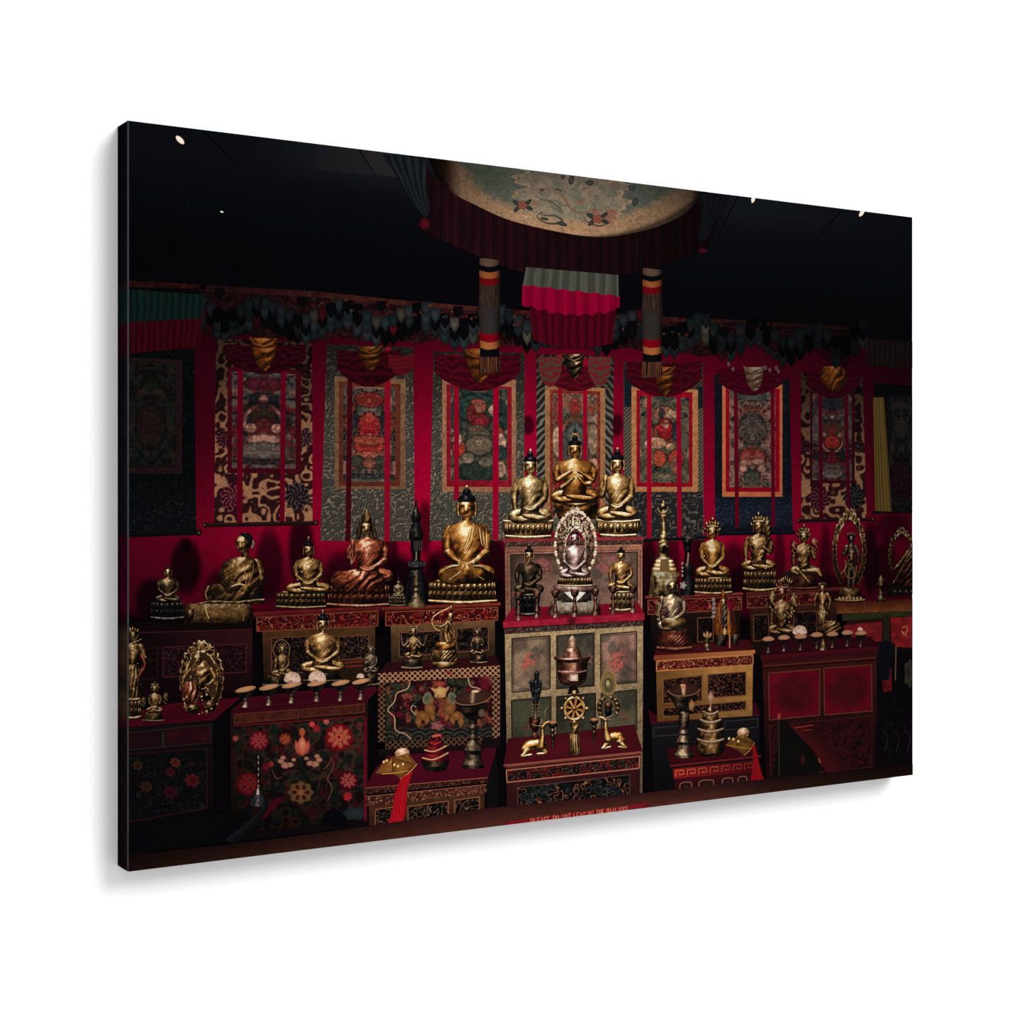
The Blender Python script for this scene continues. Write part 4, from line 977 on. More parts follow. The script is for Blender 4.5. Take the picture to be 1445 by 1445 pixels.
# two tubular banners
for (cx, y0, s, lb, f) in ((690.5, 364, 1.0, 'tubular hanging banner left of the centre pelmet', 1.0), (920, 378, .95, 'tubular hanging banner right of the centre pelmet', 1.0)):
    k = Ink(); w = 14 * s
    def bfn(u, v, x, y, y0=y0, s=s, cx=cx):
        t = 2 * u - 1; yy = (y - y0) / s - 3.5 * (1 - t * t)
        C = np.zeros((len(u), 3)); 
        bands = [(-9, 9, (104, 78, 66)), (9, 17, (8, 9, 12)), (17, 26, (168, 92, 48)), (26, 36, (120, 8, 18)), (36, 64, (52, 38, 30)), (64, 104, (56, 48, 46)), (104, 116, (140, 4, 22)), (116, 126, (190, 110, 58)), (126, 138, (9, 10, 14)), (138, 170, (60, 36, 26))]
        for (a, b, c) in bands:
            C[(yy >= a) & (yy < b)] = c
        st = .55 + .7 * vn(x * 1.0, y * .12, 1.4, 7)
        m = ((yy > 36) & (yy < 64)) | (yy >= 138)
        C[m] = C[m] * st[m][:, None] * 1.35
        return C * (.34 + .52 * np.sqrt(np.clip(1 - (t + .12) ** 2, 0, 1)))[:, None]
    ruled(k, [(cx - w, y0), (cx - w * 1.08, y0 + 62 * s), (cx - w, y0 + 104 * s), (cx - w * .95, y0 + 138 * s), (cx - w * 1.05, y0 + 164 * s)], [(cx + w, y0 + 3), (cx + w * 1.1, y0 + 62 * s), (cx + w, y0 + 105 * s), (cx + w * 1.0, y0 + 138 * s), (cx + w * 1.1, y0 + 160 * s)], bfn, 0, 1.0)
    b = put(k, 'tubular_banner', 8, None, lb)
    k = Ink()
    for j in range(26):
        x = cx - w + 2 * w * (j + .5) / 26; 
        c = np.array([(150, 84, 50), (70, 40, 30), (110, 62, 40), (30, 22, 20)][int(rv.integers(4))]) * (1 if cx > 800 else .8)
        stroke(k, [(x, y0 + 140 * s), (x + rv.uniform(-1, 1) + (x - cx) * .1, y0 + (160 + rv.uniform(-3, 5)) * s)], [1.2, .6], c, j * .1, False)
    put(k, 'fringe', 8.5, b, 'orange and brown fringe')
# ------------------------------------------------------------------ tables, chests and cabinets of the shrine
def sub(par, name, layer, fn_draw, label=None):
    q = Ink(); fn_draw(q); return put(q, name, layer, par, label)
def frame_line(ink, a, b, c, d, w, cc, z=1):
    for p, r in ((a, b), (b, c), (c, d), (d, a)): stroke(ink, [p, r], w, cc, z)
def carved_panel(par, layer, a, b, c, d, base, hi, sc, seed, edge, label=None, name='carved_panel', thr=.5, mid=None, k=2.6):
    q = Ink(); quad(q, a, b, c, d, carve_fn(base, hi, sc, seed, k, thr, mid), 0, .9)
    frame_line(q, a, b, c, d, 1.5, edge, 1)
    return put(q, name, layer, par, label)

# dark long cabinet, left back
k = Ink(); quad(k, (178, 880), (356, 879), (356, 978), (178, 990), lambda u, v, x, y: mix((16, 5, 8), (58, 20, 24), sst(180, 350, x) * sst(990, 890, y) * (.55 + .6 * fbm(x, y * 3, 12, 2)))
                            , 0, 2); quad(k, (178, 878), (357, 877), (357, 889), (178, 893), (15, 6, 8), 1, 3)
stroke(k, [(184, 893), (356, 888)], 1.3, (70, 24, 26), 2)
c1 = put(k, 'long_cabinet', 9, None, 'dark carved wooden cabinet at left under the seated monk')
carved_panel(c1, 9.5, (230, 913), (347, 909), (347, 948), (230, 956), (22, 7, 12), (66, 34, 38), 5, 101, (74, 28, 30))
carved_panel(c1, 9.5, (190, 916), (222, 914), (222, 957), (190, 960), (14, 5, 9), (36, 18, 22), 5, 102, (44, 18, 20))
# low table left front
k = Ink(); fan(k, [(178, 1006), (245, 992), (340, 984), (318, 1002), (301, 1017), (178, 1028)], (74, 7, 22), 0, (60, 4, 18), (250, 1008)); quad(k, (178, 1026), (301, 1016), (301, 1150), (178, 1175), lambda u, v, x, y: mix((12, 10, 12), (26, 14, 16), fbm(x, y, 14, 8)) * (1 - .5 * v)[:, None], .5, 2)
l1 = put(k, 'low_red_table', 12, None, 'red-topped table at the lower left with shadowy drawers')
def d(q):
    quad(q, (181, 1036), (225, 1032), (225, 1052), (181, 1056), flat_fn((32, 10, 15), .4), 0, 3); quad(q, (234, 1031), (296, 1025), (296, 1046), (234, 1051), flat_fn((44, 10, 17), .4), 0, 3)
    frame_line(q, (181, 1034), (297, 1022), (297, 1048), (181, 1058), 1.1, (52, 38, 40)); stroke(q, [(230, 1033), (230, 1052)], 4, (36, 36, 34), 2)
sub(l1, 'drawer_front', 12.5, d)
def d(q):
    quad(q, (181, 1066), (292, 1058), (292, 1140), (181, 1160), lambda u, v, x, y: carve_fn((10, 9, 11), (30, 24, 24), 9, 105, 2.2, .7)(u, v, x, y), 0, 1.8)
    for (x, y, r, c) in ((247, 1076, 7, (92, 40, 28)), (271, 1101, 10, (84, 22, 26)), (240, 1118, 9, (58, 12, 20)), (240, 1090, 6, (70, 18, 22)), (206, 1110, 8, (60, 32, 24)), (194, 1080, 7, (56, 34, 22)), (269, 1078, 4, (46, 20, 22))):
        blob(q, x, y, r, r * .85, c, 1, .4, np.array(c) * .45, 14, 7, .18)
    frame_line(q, (181, 1064), (292, 1056), (292, 1140), (181, 1160), 1.2, (50, 18, 20))
sub(l1, 'flower_panel', 12.5, d)

# carved back table, left
def back_table(label, slab, frieze, body, panels, lum, layer, seed, slabc=(112, 28, 30), framec=(92, 56, 32)):
    k = Ink(); quad(k, *body, lambda u, v, x, y: mix(np.array(framec) * lum, np.array(framec) * .35 * lum, v ** .7) * (.75 + .5 * fbm(x, y, 8, seed))[:, None], 0, 1.6)
    t = put(k, 'carved_table', layer, None, label)
    k = Ink(); quad(k, *slab, lambda u, v, x, y: np.array(slabc, float)[None] * lum * (.7 + .55 * fbm(x, y * 2, 8, seed + 2))[:, None] * (1.15 - .5 * v)[:, None], 0, 1.3); put(k, 'table_top', layer + 1, t)
    k = Ink(); quad(k, *frieze, carve_fn(np.array((58, 8, 13)) * lum, np.array((196, 106, 70)) * lum, 6.5, seed + 3, 2.4, .60, np.array((140, 30, 28)) * lum), 0, .8); frame_line(k, *frieze, 1.5, np.array((128, 66, 42)) * lum); put(k, 'carved_frieze', layer + .5, t)
    for i, (p, lm) in enumerate(panels):
        carved_panel(t, layer + .5, *p, np.array((13, 9, 10)) * lm, np.array((104, 72, 58)) * lm, 5.5, seed + 11 + i, np.array((112, 64, 42)) * lum, thr=.6)
    return t
t2 = back_table('carved back table with red frieze under the small golden figure and the copper statue', [(357, 864), (536, 855), (536, 861), (357, 871)], [(362, 871), (533, 862), (533, 883), (362, 891)], [(370, 889), (529, 882), (529, 962), (372, 968)],
                [([(383, 900), (446, 897), (446, 948), (383, 950)], .8), ([(478, 898), (520, 896), (520, 929), (478, 931)], 1.0)], .95, 9, 121)
k = Ink()
for y in (935, 941): stroke(k, [(486, y), (512, y - 2)], 2, (120, 36, 32), 0)
put(k, 'rail', 9.5, t2)
t3 = back_table('carved back table with red frieze under the large golden statue', [(538, 857), (706, 850), (706, 855), (538, 862)], [(544, 864), (702, 857), (702, 875), (544, 883)], [(551, 882), (698, 876), (698, 930), (552, 945)],
                [([(563, 893), (621, 890), (621, 922), (563, 927)], .75), ([(644, 887), (689, 884), (689, 917), (644, 920)], .8)], 1.0, 9, 131, (124, 44, 32), (104, 74, 48))
t5 = back_table('carved back table under the golden stupa, right of the tall cabinet', [(910, 841), (1048, 836), (1048, 840), (910, 845)], [(914, 847), (1046, 842), (1046, 860), (914, 867)], [(918, 866), (1044, 860), (1044, 915), (918, 922)],
                [([(984, 872), (1006, 871), (1006, 904), (984, 906)], .5)], .92, 9, 141, (140, 48, 48), (34, 20, 18))
t6 = back_table('carved back table under the flower-holding figures at right', [(1052, 836), (1196, 828), (1196, 833), (1052, 841)], [(1054, 842), (1150, 836), (1150, 852), (1054, 858)], [(1058, 857), (1194, 848), (1194, 915), (1058, 925)],
                [([(1063, 868), (1084, 867), (1084, 902), (1063, 905)], .6), ([(1120, 864), (1152, 862), (1152, 895), (1120, 898)], .55)], .85, 9, 151, (116, 42, 38), (72, 34, 24))
# right cabinet with red panels
k = Ink(); quad(k, (1180, 850), (1288, 844), (1288, 1098), (1182, 1098), lambda u, v, x, y: mix((40, 14, 12), (8, 6, 9), sst(880, 930, y)), 0, 3)
quad(k, (1180, 850), (1288, 845), (1288, 862), (1180, 866), lambda u, v, x, y: mix((70, 22, 16), (118, 64, 30), v) * (.8 + .4 * vn(x, y, 3, 3))[:, None], .5, 1.5)
quad(k, (1188, 867), (1288, 862), (1288, 869), (1188, 876), flat_fn((44, 46, 24), .3, 3), .6, 2)
t7 = put(k, 'red_panel_cabinet', 9, None, 'cabinet at the right edge with bright red panels and green trim')
for (p, c) in (([(1190, 882), (1244, 877), (1244, 905), (1190, 908)], (118, 26, 30)), ([(1256, 872), (1288, 870), (1288, 914), (1258, 912)], (136, 26, 30)), ([(1243, 945), (1258, 943), (1258, 975), (1246, 977)], (96, 16, 22))):
    k = Ink(); quad(k, *p, flat_fn(c, .35, 7, 3), 0, 1.5); 
    if p[0][0] == 1256: stroke(k, [(1272, 886), (1278, 884), (1280, 890), (1275, 895), (1272, 890), (1279, 898)], 1.2, (205, 130, 90), 1)
    put(k, 'red_panel', 9.5, t7)
k = Ink(); quad(k, (1246, 866), (1254, 866), (1256, 915), (1246, 915), (34, 34, 24), 0, 4); fan(k, [(1236, 910), (1250, 903), (1262, 908), (1266, 918), (1258, 925), (1254, 960), (1240, 960)], (12, 13, 22), 1); stroke(k, [(1264, 912), (1263, 960)], 1.6, (110, 84, 60), 2)
put(k, 'door_post', 10, t7)
k = Ink()
quad(k, (1237, 985), (1288, 980), (1288, 1092), (1237, 1098), lambda u, v, x, y: carve_fn((9, 6, 9), (20, 16, 22), 12, 107, 2, .75)(u, v, x, y), 0, 2)
for i in range(3): stroke(k, [(1244 + 16 * i, 1030), (1252 + 16 * i, 1040), (1248 + 16 * i, 1062)], 1, (44, 36, 42), 1)
blob(k, 1282, 950, 6, 18, (62, 56, 44), 1, 0, (30, 26, 22), 12, 5, .2)
put(k, 'lower_door', 9.5, t7)

# ------------------------------------------------------------------ floral chest, left front
k = Ink(); fan(k, [(326, 1002), (348, 984), (528, 964), (532, 974), (519, 987)], (68, 8, 24), 0, (54, 5, 18), (420, 985))
quad(k, (325, 1003), (519, 987), (519, 1165), (325, 1188), lambda u, v, x, y: mix((34, 14, 14), (14, 7, 10), sst(1060, 1170, y)) * (.8 + .4 * fbm(x, y, 10, 4))[:, None], .3, 2)
quad(k, (325, 1003), (519, 987), (519, 992), (325, 1008), (58, 10, 20), .6, 3)
fc = put(k, 'painted_chest', 13, None, 'dark chest painted with red peonies, left front, bowls standing on it')
for p in ([(330, 1008), (422, 1001), (422, 1013), (330, 1021)], [(425, 1001), (514, 993), (514, 1005), (425, 1012)]):
    k = Ink(); quad(k, *p, flat_fn((72, 30, 22), .35, 5, 6), 0, 2); frame_line(k, *p, 1.1, (104, 48, 32)); put(k, 'drawer_front', 13.5, fc)
k = Ink()
def flo(u, v, x, y):
    C = mix((24, 13, 14), (40, 36, 28), sst(.55, .7, vn(x, y, 9, 3))); C = mix(C, (70, 18, 22), sst(.62, .75, vn(x, y, 11, 9))); C = mix(C, (20, 28, 22), sst(.6, .7, vn(x, y, 8, 15)))
    C = mix(C, (78, 48, 36), sst(.86, .96, curl(x, y, 13, 17, 2)) * .7)
    return C * np.interp(y, [1010, 1090, 1160], [1.0, .85, .5])[:, None] * np.interp(x, [325, 400, 519], [.7, .95, 1.1])[:, None]
quad(k, (329, 1026), (513, 1012), (513, 1156), (329, 1176), flo, 0, 1.3)
def peony(x, y, r, c, hi):
    c = np.array(c, float) * .92; hi = np.array(hi, float) * .9
    blob(k, x, y, r * 1.04, r, c * .72, 1, .2, c, 20, 11, .06)
    for j in range(13):
        a = j * .483 + .2; blob(k, x + r * .72 * math.cos(a), y + r * .70 * math.sin(a), r * .30, r * .22, c * .7, 1.5, a, c * 1.15, 10)
    for j in range(9):
        a = j * .698; blob(k, x + r * .45 * math.cos(a), y + r * .42 * math.sin(a), r * .40, r * .24, hi * .72, 2 + (j % 2) * .5, a, hi, 12, 3, .15)
    blob(k, x, y, r * .36, r * .32, hi * .8, 4, .3, hi * 1.1, 16, 7, .2); blob(k, x, y, r * .14, r * .12, c, 5)
peony(478, 1040, 19, (150, 14, 26), (226, 104, 76)); peony(365, 1045, 14, (110, 16, 30), (182, 62, 66)); peony(491, 1101, 13, (96, 10, 24), (190, 78, 76)); peony(350, 1106, 16, (110, 12, 24), (130, 34, 36)); peony(402, 1043, 9, (120, 28, 26), (186, 88, 56))
for s_ in (-1, 1):
    fan(k, [(426, 1066), (426 + s_ * 8, 1063), (426 + s_ * 11, 1054), (426 + s_ * 10, 1043), (426 + s_ * 6, 1048), (426 + s_ * 4, 1056)], (150, 44, 44), 2, (206, 104, 78), (426 + s_ * 8, 1052))
fan(k, [(426, 1067), (420, 1060), (419, 1050), (422, 1043), (426, 1038), (430, 1043), (433, 1050), (432, 1060)], (186, 72, 58), 3, (232, 146, 106), (426, 1047))
blob(k, 426, 1033, 4, 6, (176, 76, 40), 2)
for (x, y, s) in ((402, 1076, 1), (444, 1074, -1)):
    for (dx, dy, r) in ((0, 4, 6), (7, 3, 5), (-6, -2, 4.5), (12, -4, 3.4), (-3, -7, 4)): blob(k, x + s * dx, y + dy, r, r * .75, (150, 92, 74), 2, 0, (186, 128, 104))
blob(k, 424, 1118, 17, 15, (78, 62, 34), 1, 0, (134, 84, 48), 20, 8, .1)
for j in range(6): blob(k, 424 + 9 * math.cos(j * 1.05), 1118 + 8 * math.sin(j * 1.05), 4, 3, (60, 20, 18), 2, j)
for (x, y, r, c) in ((440, 1022, 4, (190, 62, 54)), (460, 1018, 4, (180, 80, 70)), (332, 1042, 4, (150, 56, 54)), (382, 1078, 4, (130, 34, 38)), (490, 1124, 6, (150, 26, 34)), (446, 1028, 5, (140, 24, 34)), (375, 1082, 5, (96, 14, 24))): blob(k, x, y, r, r, c, 2, .3, np.array(c) * 1.1, 14, 6, .12)
for pts in ([(462, 1130), (468, 1112), (462, 1098), (470, 1082), (468, 1070)], [(383, 1086), (390, 1098), (398, 1096)], [(455, 1086), (462, 1080), (468, 1068)]): stroke(k, pts, [.6, 1.4, .6], (120, 64, 48), 2)
stroke(k, [(515, 1012), (515, 1158)], 4, (98, 10, 28), 5); stroke(k, [(329, 1024), (513, 1011)], 1.6, (104, 20, 26), 5)
fan(k, [(452, 1165), (458, 1146), (470, 1138), (486, 1150), (490, 1166)], (6, 5, 9), 3); blob(k, 500, 1148, 16, 9, (26, 34, 36), 2, 0, (40, 50, 48), 18, 6, .15)
put(k, 'flower_panel', 13.5, fc, 'front painted with red and pink flowers on dark green')

# ------------------------------------------------------------------ painted lion chest
k = Ink(); fan(k, [(533, 950), (546, 935), (700, 926), (705, 939)], (40, 10, 16), 0, (50, 14, 18)); quad(k, (533, 950), (705, 939), (705, 1055), (533, 1066), (20, 12, 12), .3, 4)
lc = put(k, 'lion_chest', 13, None, 'chest painted with two golden lions inside a tan lattice border')
def lat(u, v, x, y):
    p = np.minimum(np.abs(np.sin(x * .40 + y * .42)), np.abs(np.sin(x * .40 - y * .42)))
    C = mix((196, 146, 104), (46, 18, 16), sst(.22, .46, p)); C = mix(C, (130, 34, 28), sst(.75, .9, vn(x, y, 6, 4)) * .8)
    return C
L_ = lambda f: (lambda u, v, x, y: lat(u, v, x, y) * f)
for q4, f in (([(533, 950), (705, 939), (705, 953), (533, 964)], 1.0), ([(533, 964), (543, 963), (543, 1057), (533, 1058)], .62), ([(694, 954), (705, 953), (705, 1040), (694, 1042)], .8), ([(533, 1047), (680, 1038), (680, 1050), (533, 1058)], .5)):
    k = Ink(); quad(k, *q4, L_(f), 0, .8); put(k, 'lattice_border', 14, lc)
k = Ink()
def lion_fn(u, v, x, y):
    C = mix((52, 14, 20), (56, 56, 42), sst(.5, .62, vn(x, y, 13, 5))); C = mix(C, (104, 22, 34), sst(.6, .7, vn(x, y, 12, 25))); C = mix(C, (150, 76, 52), sst(.66, .74, vn(x, y, 9, 35)) * .8)
    C = mix(C, (18, 16, 17), sst(.85, .97, curl(x, y, 12, 45, 2.2)) * .9)
    C = mix(C, (26, 28, 28), sst(1020, 1032, y)); C = mix(C, (88, 80, 62), sst(.8, .95, .5 + .5 * np.cos(np.hypot((x % 20) - 10, y - 1044) * 1.1)) * sst(1024, 1030, y))
    return C * (.62 + .4 * vn(x, y, 2.5, 6))[:, None]
quad(k, (544, 964), (694, 954), (694, 1040), (544, 1048), lion_fn, 0, 1)
for pts in ([(578, 963), (574, 972), (560, 978), (556, 990), (547, 1002), (556, 1012), (558, 1030), (572, 1036), (580, 1043)], [(660, 956), (664, 968), (676, 972), (682, 982)]):
    stroke(k, pts, 1.8, (184, 136, 100), 2); stroke(k, [(a + 2, b + 1) for a, b in pts], 1, (12, 10, 10), 1.5)
G = (166, 118, 66); O = (100, 60, 30)
fan(k, [(606, 970), (614, 972), (620, 968), (628, 971), (634, 969), (629, 978), (628, 984), (612, 985), (613, 978)], G, 3, (214, 166, 106)); blob(k, 620, 965, 9, 4, (120, 40, 34), 2, 0, (160, 70, 50))
for s in (-1, 1):
    X = lambda dx: 620 + s * dx
    for (dx, y, rx, ry, r) in ((14, 1000, 7, 11, .5), (24, 1010, 8, 6, .2), (30, 1018, 4, 8, .1), (18, 1016, 3.4, 7, -.3), (13, 988, 5, 7, .2), (33, 1006, 4, 5, 0), (10, 1012, 3.5, 6, .4)): blob(k, X(dx), y, rx, ry, O, 3, s * r, (146, 94, 46), 14, 4, .12)
    stroke(k, [(X(34), 1008), (X(40), 1002), (X(38), 995), (X(33), 998)], 1.6, (150, 140, 110), 4)
    blob(k, X(18), 985, 6, 9, (110, 106, 82), 2, -s * .4, (64, 60, 48))
blob(k, 616, 1024, 8, 6, (120, 62, 60), 3, 0, (150, 90, 84), 14, 5, .2); fan(k, [(608, 1042), (612, 1036), (622, 1035), (624, 1040), (620, 1048), (609, 1049)], (150, 36, 34), 3)
for j in range(26):
    x = rnd.uniform(552, 686); y = rnd.uniform(968, 1028)
    c_ = [(64, 66, 50), (120, 84, 62), (96, 28, 36), (26, 22, 22)][j % 4]; r_ = rnd.uniform(3, 6)
    stroke(k, [(x + r_ * a * math.cos(a * 5), y + r_ * a * .8 * math.sin(a * 5)) for a in np.linspace(.15, 1, 7)], [.6, 1.5, .7], c_, 3.2)
put(k, 'lion_panel', 13.5, lc, 'painted scene of two lions and clouds')
# low table in front of it
k = Ink(); fan(k, [(514, 1113), (528, 1086), (546, 1066), (700, 1055), (698, 1066), (688, 1098)], (66, 8, 24), 0, (74, 10, 28), (610, 1082))
quad(k, (520, 1128), (684, 1108), (682, 1160), (520, 1178), lambda u, v, x, y: mix((72, 42, 28), (40, 22, 16), v) * (.75 + .5 * fbm(x, y, 7, 2))[:, None], .2, 1.6); fan(k, [(688, 1098), (699, 1064), (704, 1100), (700, 1150), (684, 1160)], (12, 10, 12), .1)
lt = put(k, 'fretwork_table', 15, None, 'low red-topped fretwork table holding the large goblet, the grain cone and a shell')
for q4, b, h in (([(514, 1112), (688, 1097), (688, 1104), (514, 1121)], (44, 18, 16), (118, 72, 56)), ([(516, 1124), (686, 1107), (686, 1119), (516, 1137)], (62, 26, 22), (168, 108, 76))):
    k = Ink(); quad(k, *q4, carve_fn(b, h, 3.6, 171, 2.2, .5), 0, .9); stroke(k, [q4[0], q4[1]], 1, (150, 84, 60), 1); put(k, 'carved_frieze', 15.5, lt)
for q4 in ([(529, 1142), (562, 1138), (562, 1168), (529, 1172)], [(575, 1138), (632, 1130), (632, 1150), (575, 1158)], [(641, 1129), (676, 1124), (676, 1148), (641, 1152)]): carved_panel(lt, 15.5, *q4, (8, 7, 8), (128, 92, 66), 5, int(q4[0][0]), (132, 78, 46), thr=.66)

# ------------------------------------------------------------------ tall central cabinet
def olive(u, v, x, y): return mix((128, 104, 74), (188, 158, 116), vn(x, y, 2.0, 3)) * (.8 + .4 * fbm(x, y, 18, 5))[:, None] * np.interp(y, [880, 960, 1050, 1130], [1.08, .98, .70, .48])[:, None]
k = Ink(); quad(k, (712, 894), (907, 882), (906, 1140), (716, 1150), olive, 0, 1.4)
tc = put(k, 'tall_cabinet', 11, None, 'tall painted cabinet with olive frame and flower panels in the centre of the shrine')
k = Ink(); quad(k, (712, 770), (906, 766), (906, 864), (713, 876), lambda u, v, x, y: mix((140, 84, 70), (182, 128, 98), vn(x, y, 3, 13)) * (.85 + .3 * fbm(x, y, 14, 7))[:, None] * np.interp(x, [712, 800, 906], [.82, 1, 1])[:, None], 0, 1.3)
frame_line(k, (716, 779), (903, 776), (903, 862), (717, 872), 1, (92, 52, 44))
for i in range(46): blob(k, 720 + i * 4, 775 - i * .07, 1, .9, (96, 40, 36), 2, n=6)
up = put(k, 'upper_back', 11.5, tc, 'pink bordered upper back panel')
def pan(seed, base, red, pos, dark=.0):
    def fn(u, v, x, y):
        C = mix(base, np.array(base) * .62, sst(.35, .75, fbm(x, y, 26, seed)))
        C = mix(C, (62, 64, 54), sst(.5, .7, fbm(x, y, 18, seed + 5)) * .6)
        for (a, b, r) in pos:
            dd = np.hypot(x - a, y - b) / r; C = mix(C, red, .72 * sst(1, .35, dd) * sst(.36, .62, vn(x, y, 3.2, seed + 2)))
        e = np.minimum(np.minimum(u, 1 - u), np.minimum(v, 1 - v)); C = C * (.72 + .28 * sst(0, .08, e))[:, None]
        return C * (.84 + .3 * vn(x, y, 1.6, seed + 8))[:, None] * (1 - dark)
    return fn
def panel(a, b, c, d, fn, par=tc, layer=12):
    q = Ink(); quad(q, a, b, c, d, fn, 0, 1.1); frame_line(q, a, b, c, d, 1.4, (38, 30, 24))
    m_ = (np.array(a) + b + c + d) / 4; frame_line(q, *[m_ + (np.array(p) - m_) * .90 for p in (a, b, c, d)], .7, (70, 56, 44)); put(q, 'flower_panel', layer, par)
panel((720, 783), (899, 779), (899, 862), (721, 872), pan(3, (128, 96, 80), (172, 84, 84), [(765, 800, 20), (735, 800, 12), (860, 795, 24), (850, 795, 18), (892, 806, 10), (730, 840, 12)]), up)
P1 = (146, 118, 94)
panel((722, 901), (776, 897), (776, 972), (722, 977), pan(13, P1, (196, 80, 74), [(748, 930, 14), (742, 938, 10)]))
panel((785, 897), (838, 893), (838, 968), (785, 972), pan(23, (92, 82, 68), (150, 96, 90), [(832, 930, 12)], .1))
panel((847, 895), (898, 891), (898, 963), (847, 967), pan(33, (160, 118, 100), (202, 88, 80), [(872, 930, 17), (868, 940, 12)]))
panel((721, 988), (777, 983), (777, 1044), (722, 1048), pan(43, (84, 80, 58), (140, 22, 32), [(741, 1026, 7)], .18))
panel((785, 983), (840, 978), (840, 1040), (785, 1044), pan(53, (62, 62, 50), (70, 40, 34), [], .15))
panel((848, 978), (898, 973), (898, 1030), (848, 1036), pan(63, (96, 86, 64), (160, 28, 40), [(880, 1007, 5), (881, 1014, 3)], .12))
# top board, shelf
k = Ink(); quad(k, (708, 760), (908, 757), (908, 762), (709, 765), lambda u, v, x, y: mix((150, 52, 58), (116, 36, 42), vn(x, y, 6, 3)), 0, 1.6); quad(k, (711, 765), (907, 762), (907, 768), (712, 772), carve_fn((58, 38, 32), (128, 98, 80), 3, 5, 2, .5), 0, 1); put(k, 'top_board', 12.5, tc)
k = Ink(); fan(k, [(709, 878), (717, 866), (722, 858), (900, 850), (909, 866)], (124, 14, 34), 0, (100, 8, 28)); quad(k, (709, 878), (909, 865), (909, 875), (710, 886), lambda u, v, x, y: mix((168, 36, 54), (140, 22, 42), vn(x, y, 7, 2)) * (1 - .5 * np.exp(-((x - 806) / 6) ** 2))[:, None], 1, 1.5)
quad(k, (711, 887), (907, 876), (907, 883), (711, 895), carve_fn((54, 36, 34), (124, 96, 80), 3.4, 8, 2, .5), 1, 1); put(k, 'red_shelf', 12.5, tc, 'red shelf board carrying the copper lamps')
# low altar in front of it
k = Ink(); fan(k, [(710, 1080), (716, 1042), (780, 1036), (895, 1022), (900, 1040), (906, 1060)], (64, 12, 20), 0, (80, 16, 26), (805, 1056))
quad(k, (713, 1084), (903, 1064), (902, 1140), (716, 1160), lambda u, v, x, y: mix((58, 24, 26), (34, 12, 14), v) * (.8 + .4 * fbm(x, y, 9, 2))[:, None], .2, 2); stroke(k, [(710, 1080), (905, 1061)], 2.2, (146, 70, 58), 1); stroke(k, [(711, 1083), (905, 1064)], 1.6, (96, 24, 30), 1)
la = put(k, 'low_altar', 14, None, 'low carved altar table in front of the tall cabinet, wheel and two deer on it')
carved_panel(la, 14.5, (714, 1087), (902, 1067), (901, 1084), (715, 1104), (16, 12, 13), (108, 76, 66), 4, 181, (178, 110, 80), name='carved_frieze', thr=.62, mid=(120, 30, 26))
carved_panel(la, 14.5, (730, 1111), (888, 1093), (888, 1127), (730, 1146), (12, 11, 12), (150, 88, 60), 8, 185, (74, 48, 46), name='dragon_panel', thr=.6, mid=(30, 40, 42))

# ------------------------------------------------------------------ gilded cabinet right of centre
k = Ink(); fan(k, [(922, 925), (927, 912), (1056, 902), (1065, 917)], (60, 12, 16), 0, (70, 16, 20)); quad(k, (925, 930), (1062, 922), (1061, 1010), (927, 1018), lambda u, v, x, y: mix((120, 78, 38), (190, 132, 70), sst(930, 990, x) * .5 + .5 * sst(985, 1010, x)) * (.8 + .3 * fbm(x, y, 10, 3))[:, None] * (1.05 - .3 * v)[:, None], .3, 1.6)
quad(k, (922, 925), (1065, 917), (1065, 922), (922, 932), lambda u, v, x, y: mix((120, 56, 34), (192, 118, 66), u), .6, 1.6)
gc = put(k, 'gilded_cabinet', 13, None, 'gilded openwork cabinet right of centre, brown seated statue on top')
carved_panel(gc, 13.5, (926, 933), (1062, 924), (1062, 938), (926, 947), (70, 18, 20), (216, 128, 84), 4.5, 191, (190, 120, 66), name='carved_frieze', thr=.5, mid=(150, 50, 40))
for q4 in ([(935, 958), (990, 953), (990, 989), (935, 993)], [(998, 952), (1052, 948), (1052, 981), (998, 985)], [(935, 999), (1052, 989), (1052, 1001), (935, 1012)]): carved_panel(gc, 13.5, *q4, (14, 8, 9), (132, 74, 56), 4.2, int(q4[0][0] + q4[0][1]), (120, 76, 36), thr=.6)
k = Ink(); fan(k, [(917, 1020), (914, 1000), (924, 1008), (1056, 998), (1066, 990), (1072, 1010)], (56, 6, 20), 0, (48, 4, 16), (990, 1012)); quad(k, (918, 1021), (1071, 1008), (1070, 1112), (922, 1120), lambda u, v, x, y: mix((22, 20, 22), (9, 8, 10), v), .2, 3)
stroke(k, [(917, 1020), (1072, 1008)], 2.4, (72, 10, 26), 1)
for q4 in ([(922, 1027), (962, 1024), (962, 1036), (922, 1039)], [(1022, 1018), (1069, 1014), (1069, 1026), (1022, 1030)]): frame_line(k, *q4, 1.1, (50, 50, 52))
put(k, 'dark_chest', 12.5, None, 'near-black chest with a red top beneath the gilded cabinet')
k = Ink(); fan(k, [(945, 1081), (940, 1056), (1052, 1044), (1073, 1066)], (52, 8, 16), 0, (60, 10, 18)); quad(k, (950, 1084), (1067, 1072), (1070, 1116), (953, 1128), lambda u, v, x, y: mix((66, 14, 22), (40, 8, 14), v), .2, 2); stroke(k, [(945, 1081), (1073, 1067)], 2.6, (104, 28, 32), 1)
rt = put(k, 'small_red_table', 15, None, 'small red table with a key-pattern frieze, right of the tall cabinet')
k = Ink(); quad(k, (949, 1085), (1067, 1073), (1067, 1088), (950, 1099), lambda u, v, x, y: mix((136, 26, 26), (70, 10, 17), u), 0, 2)
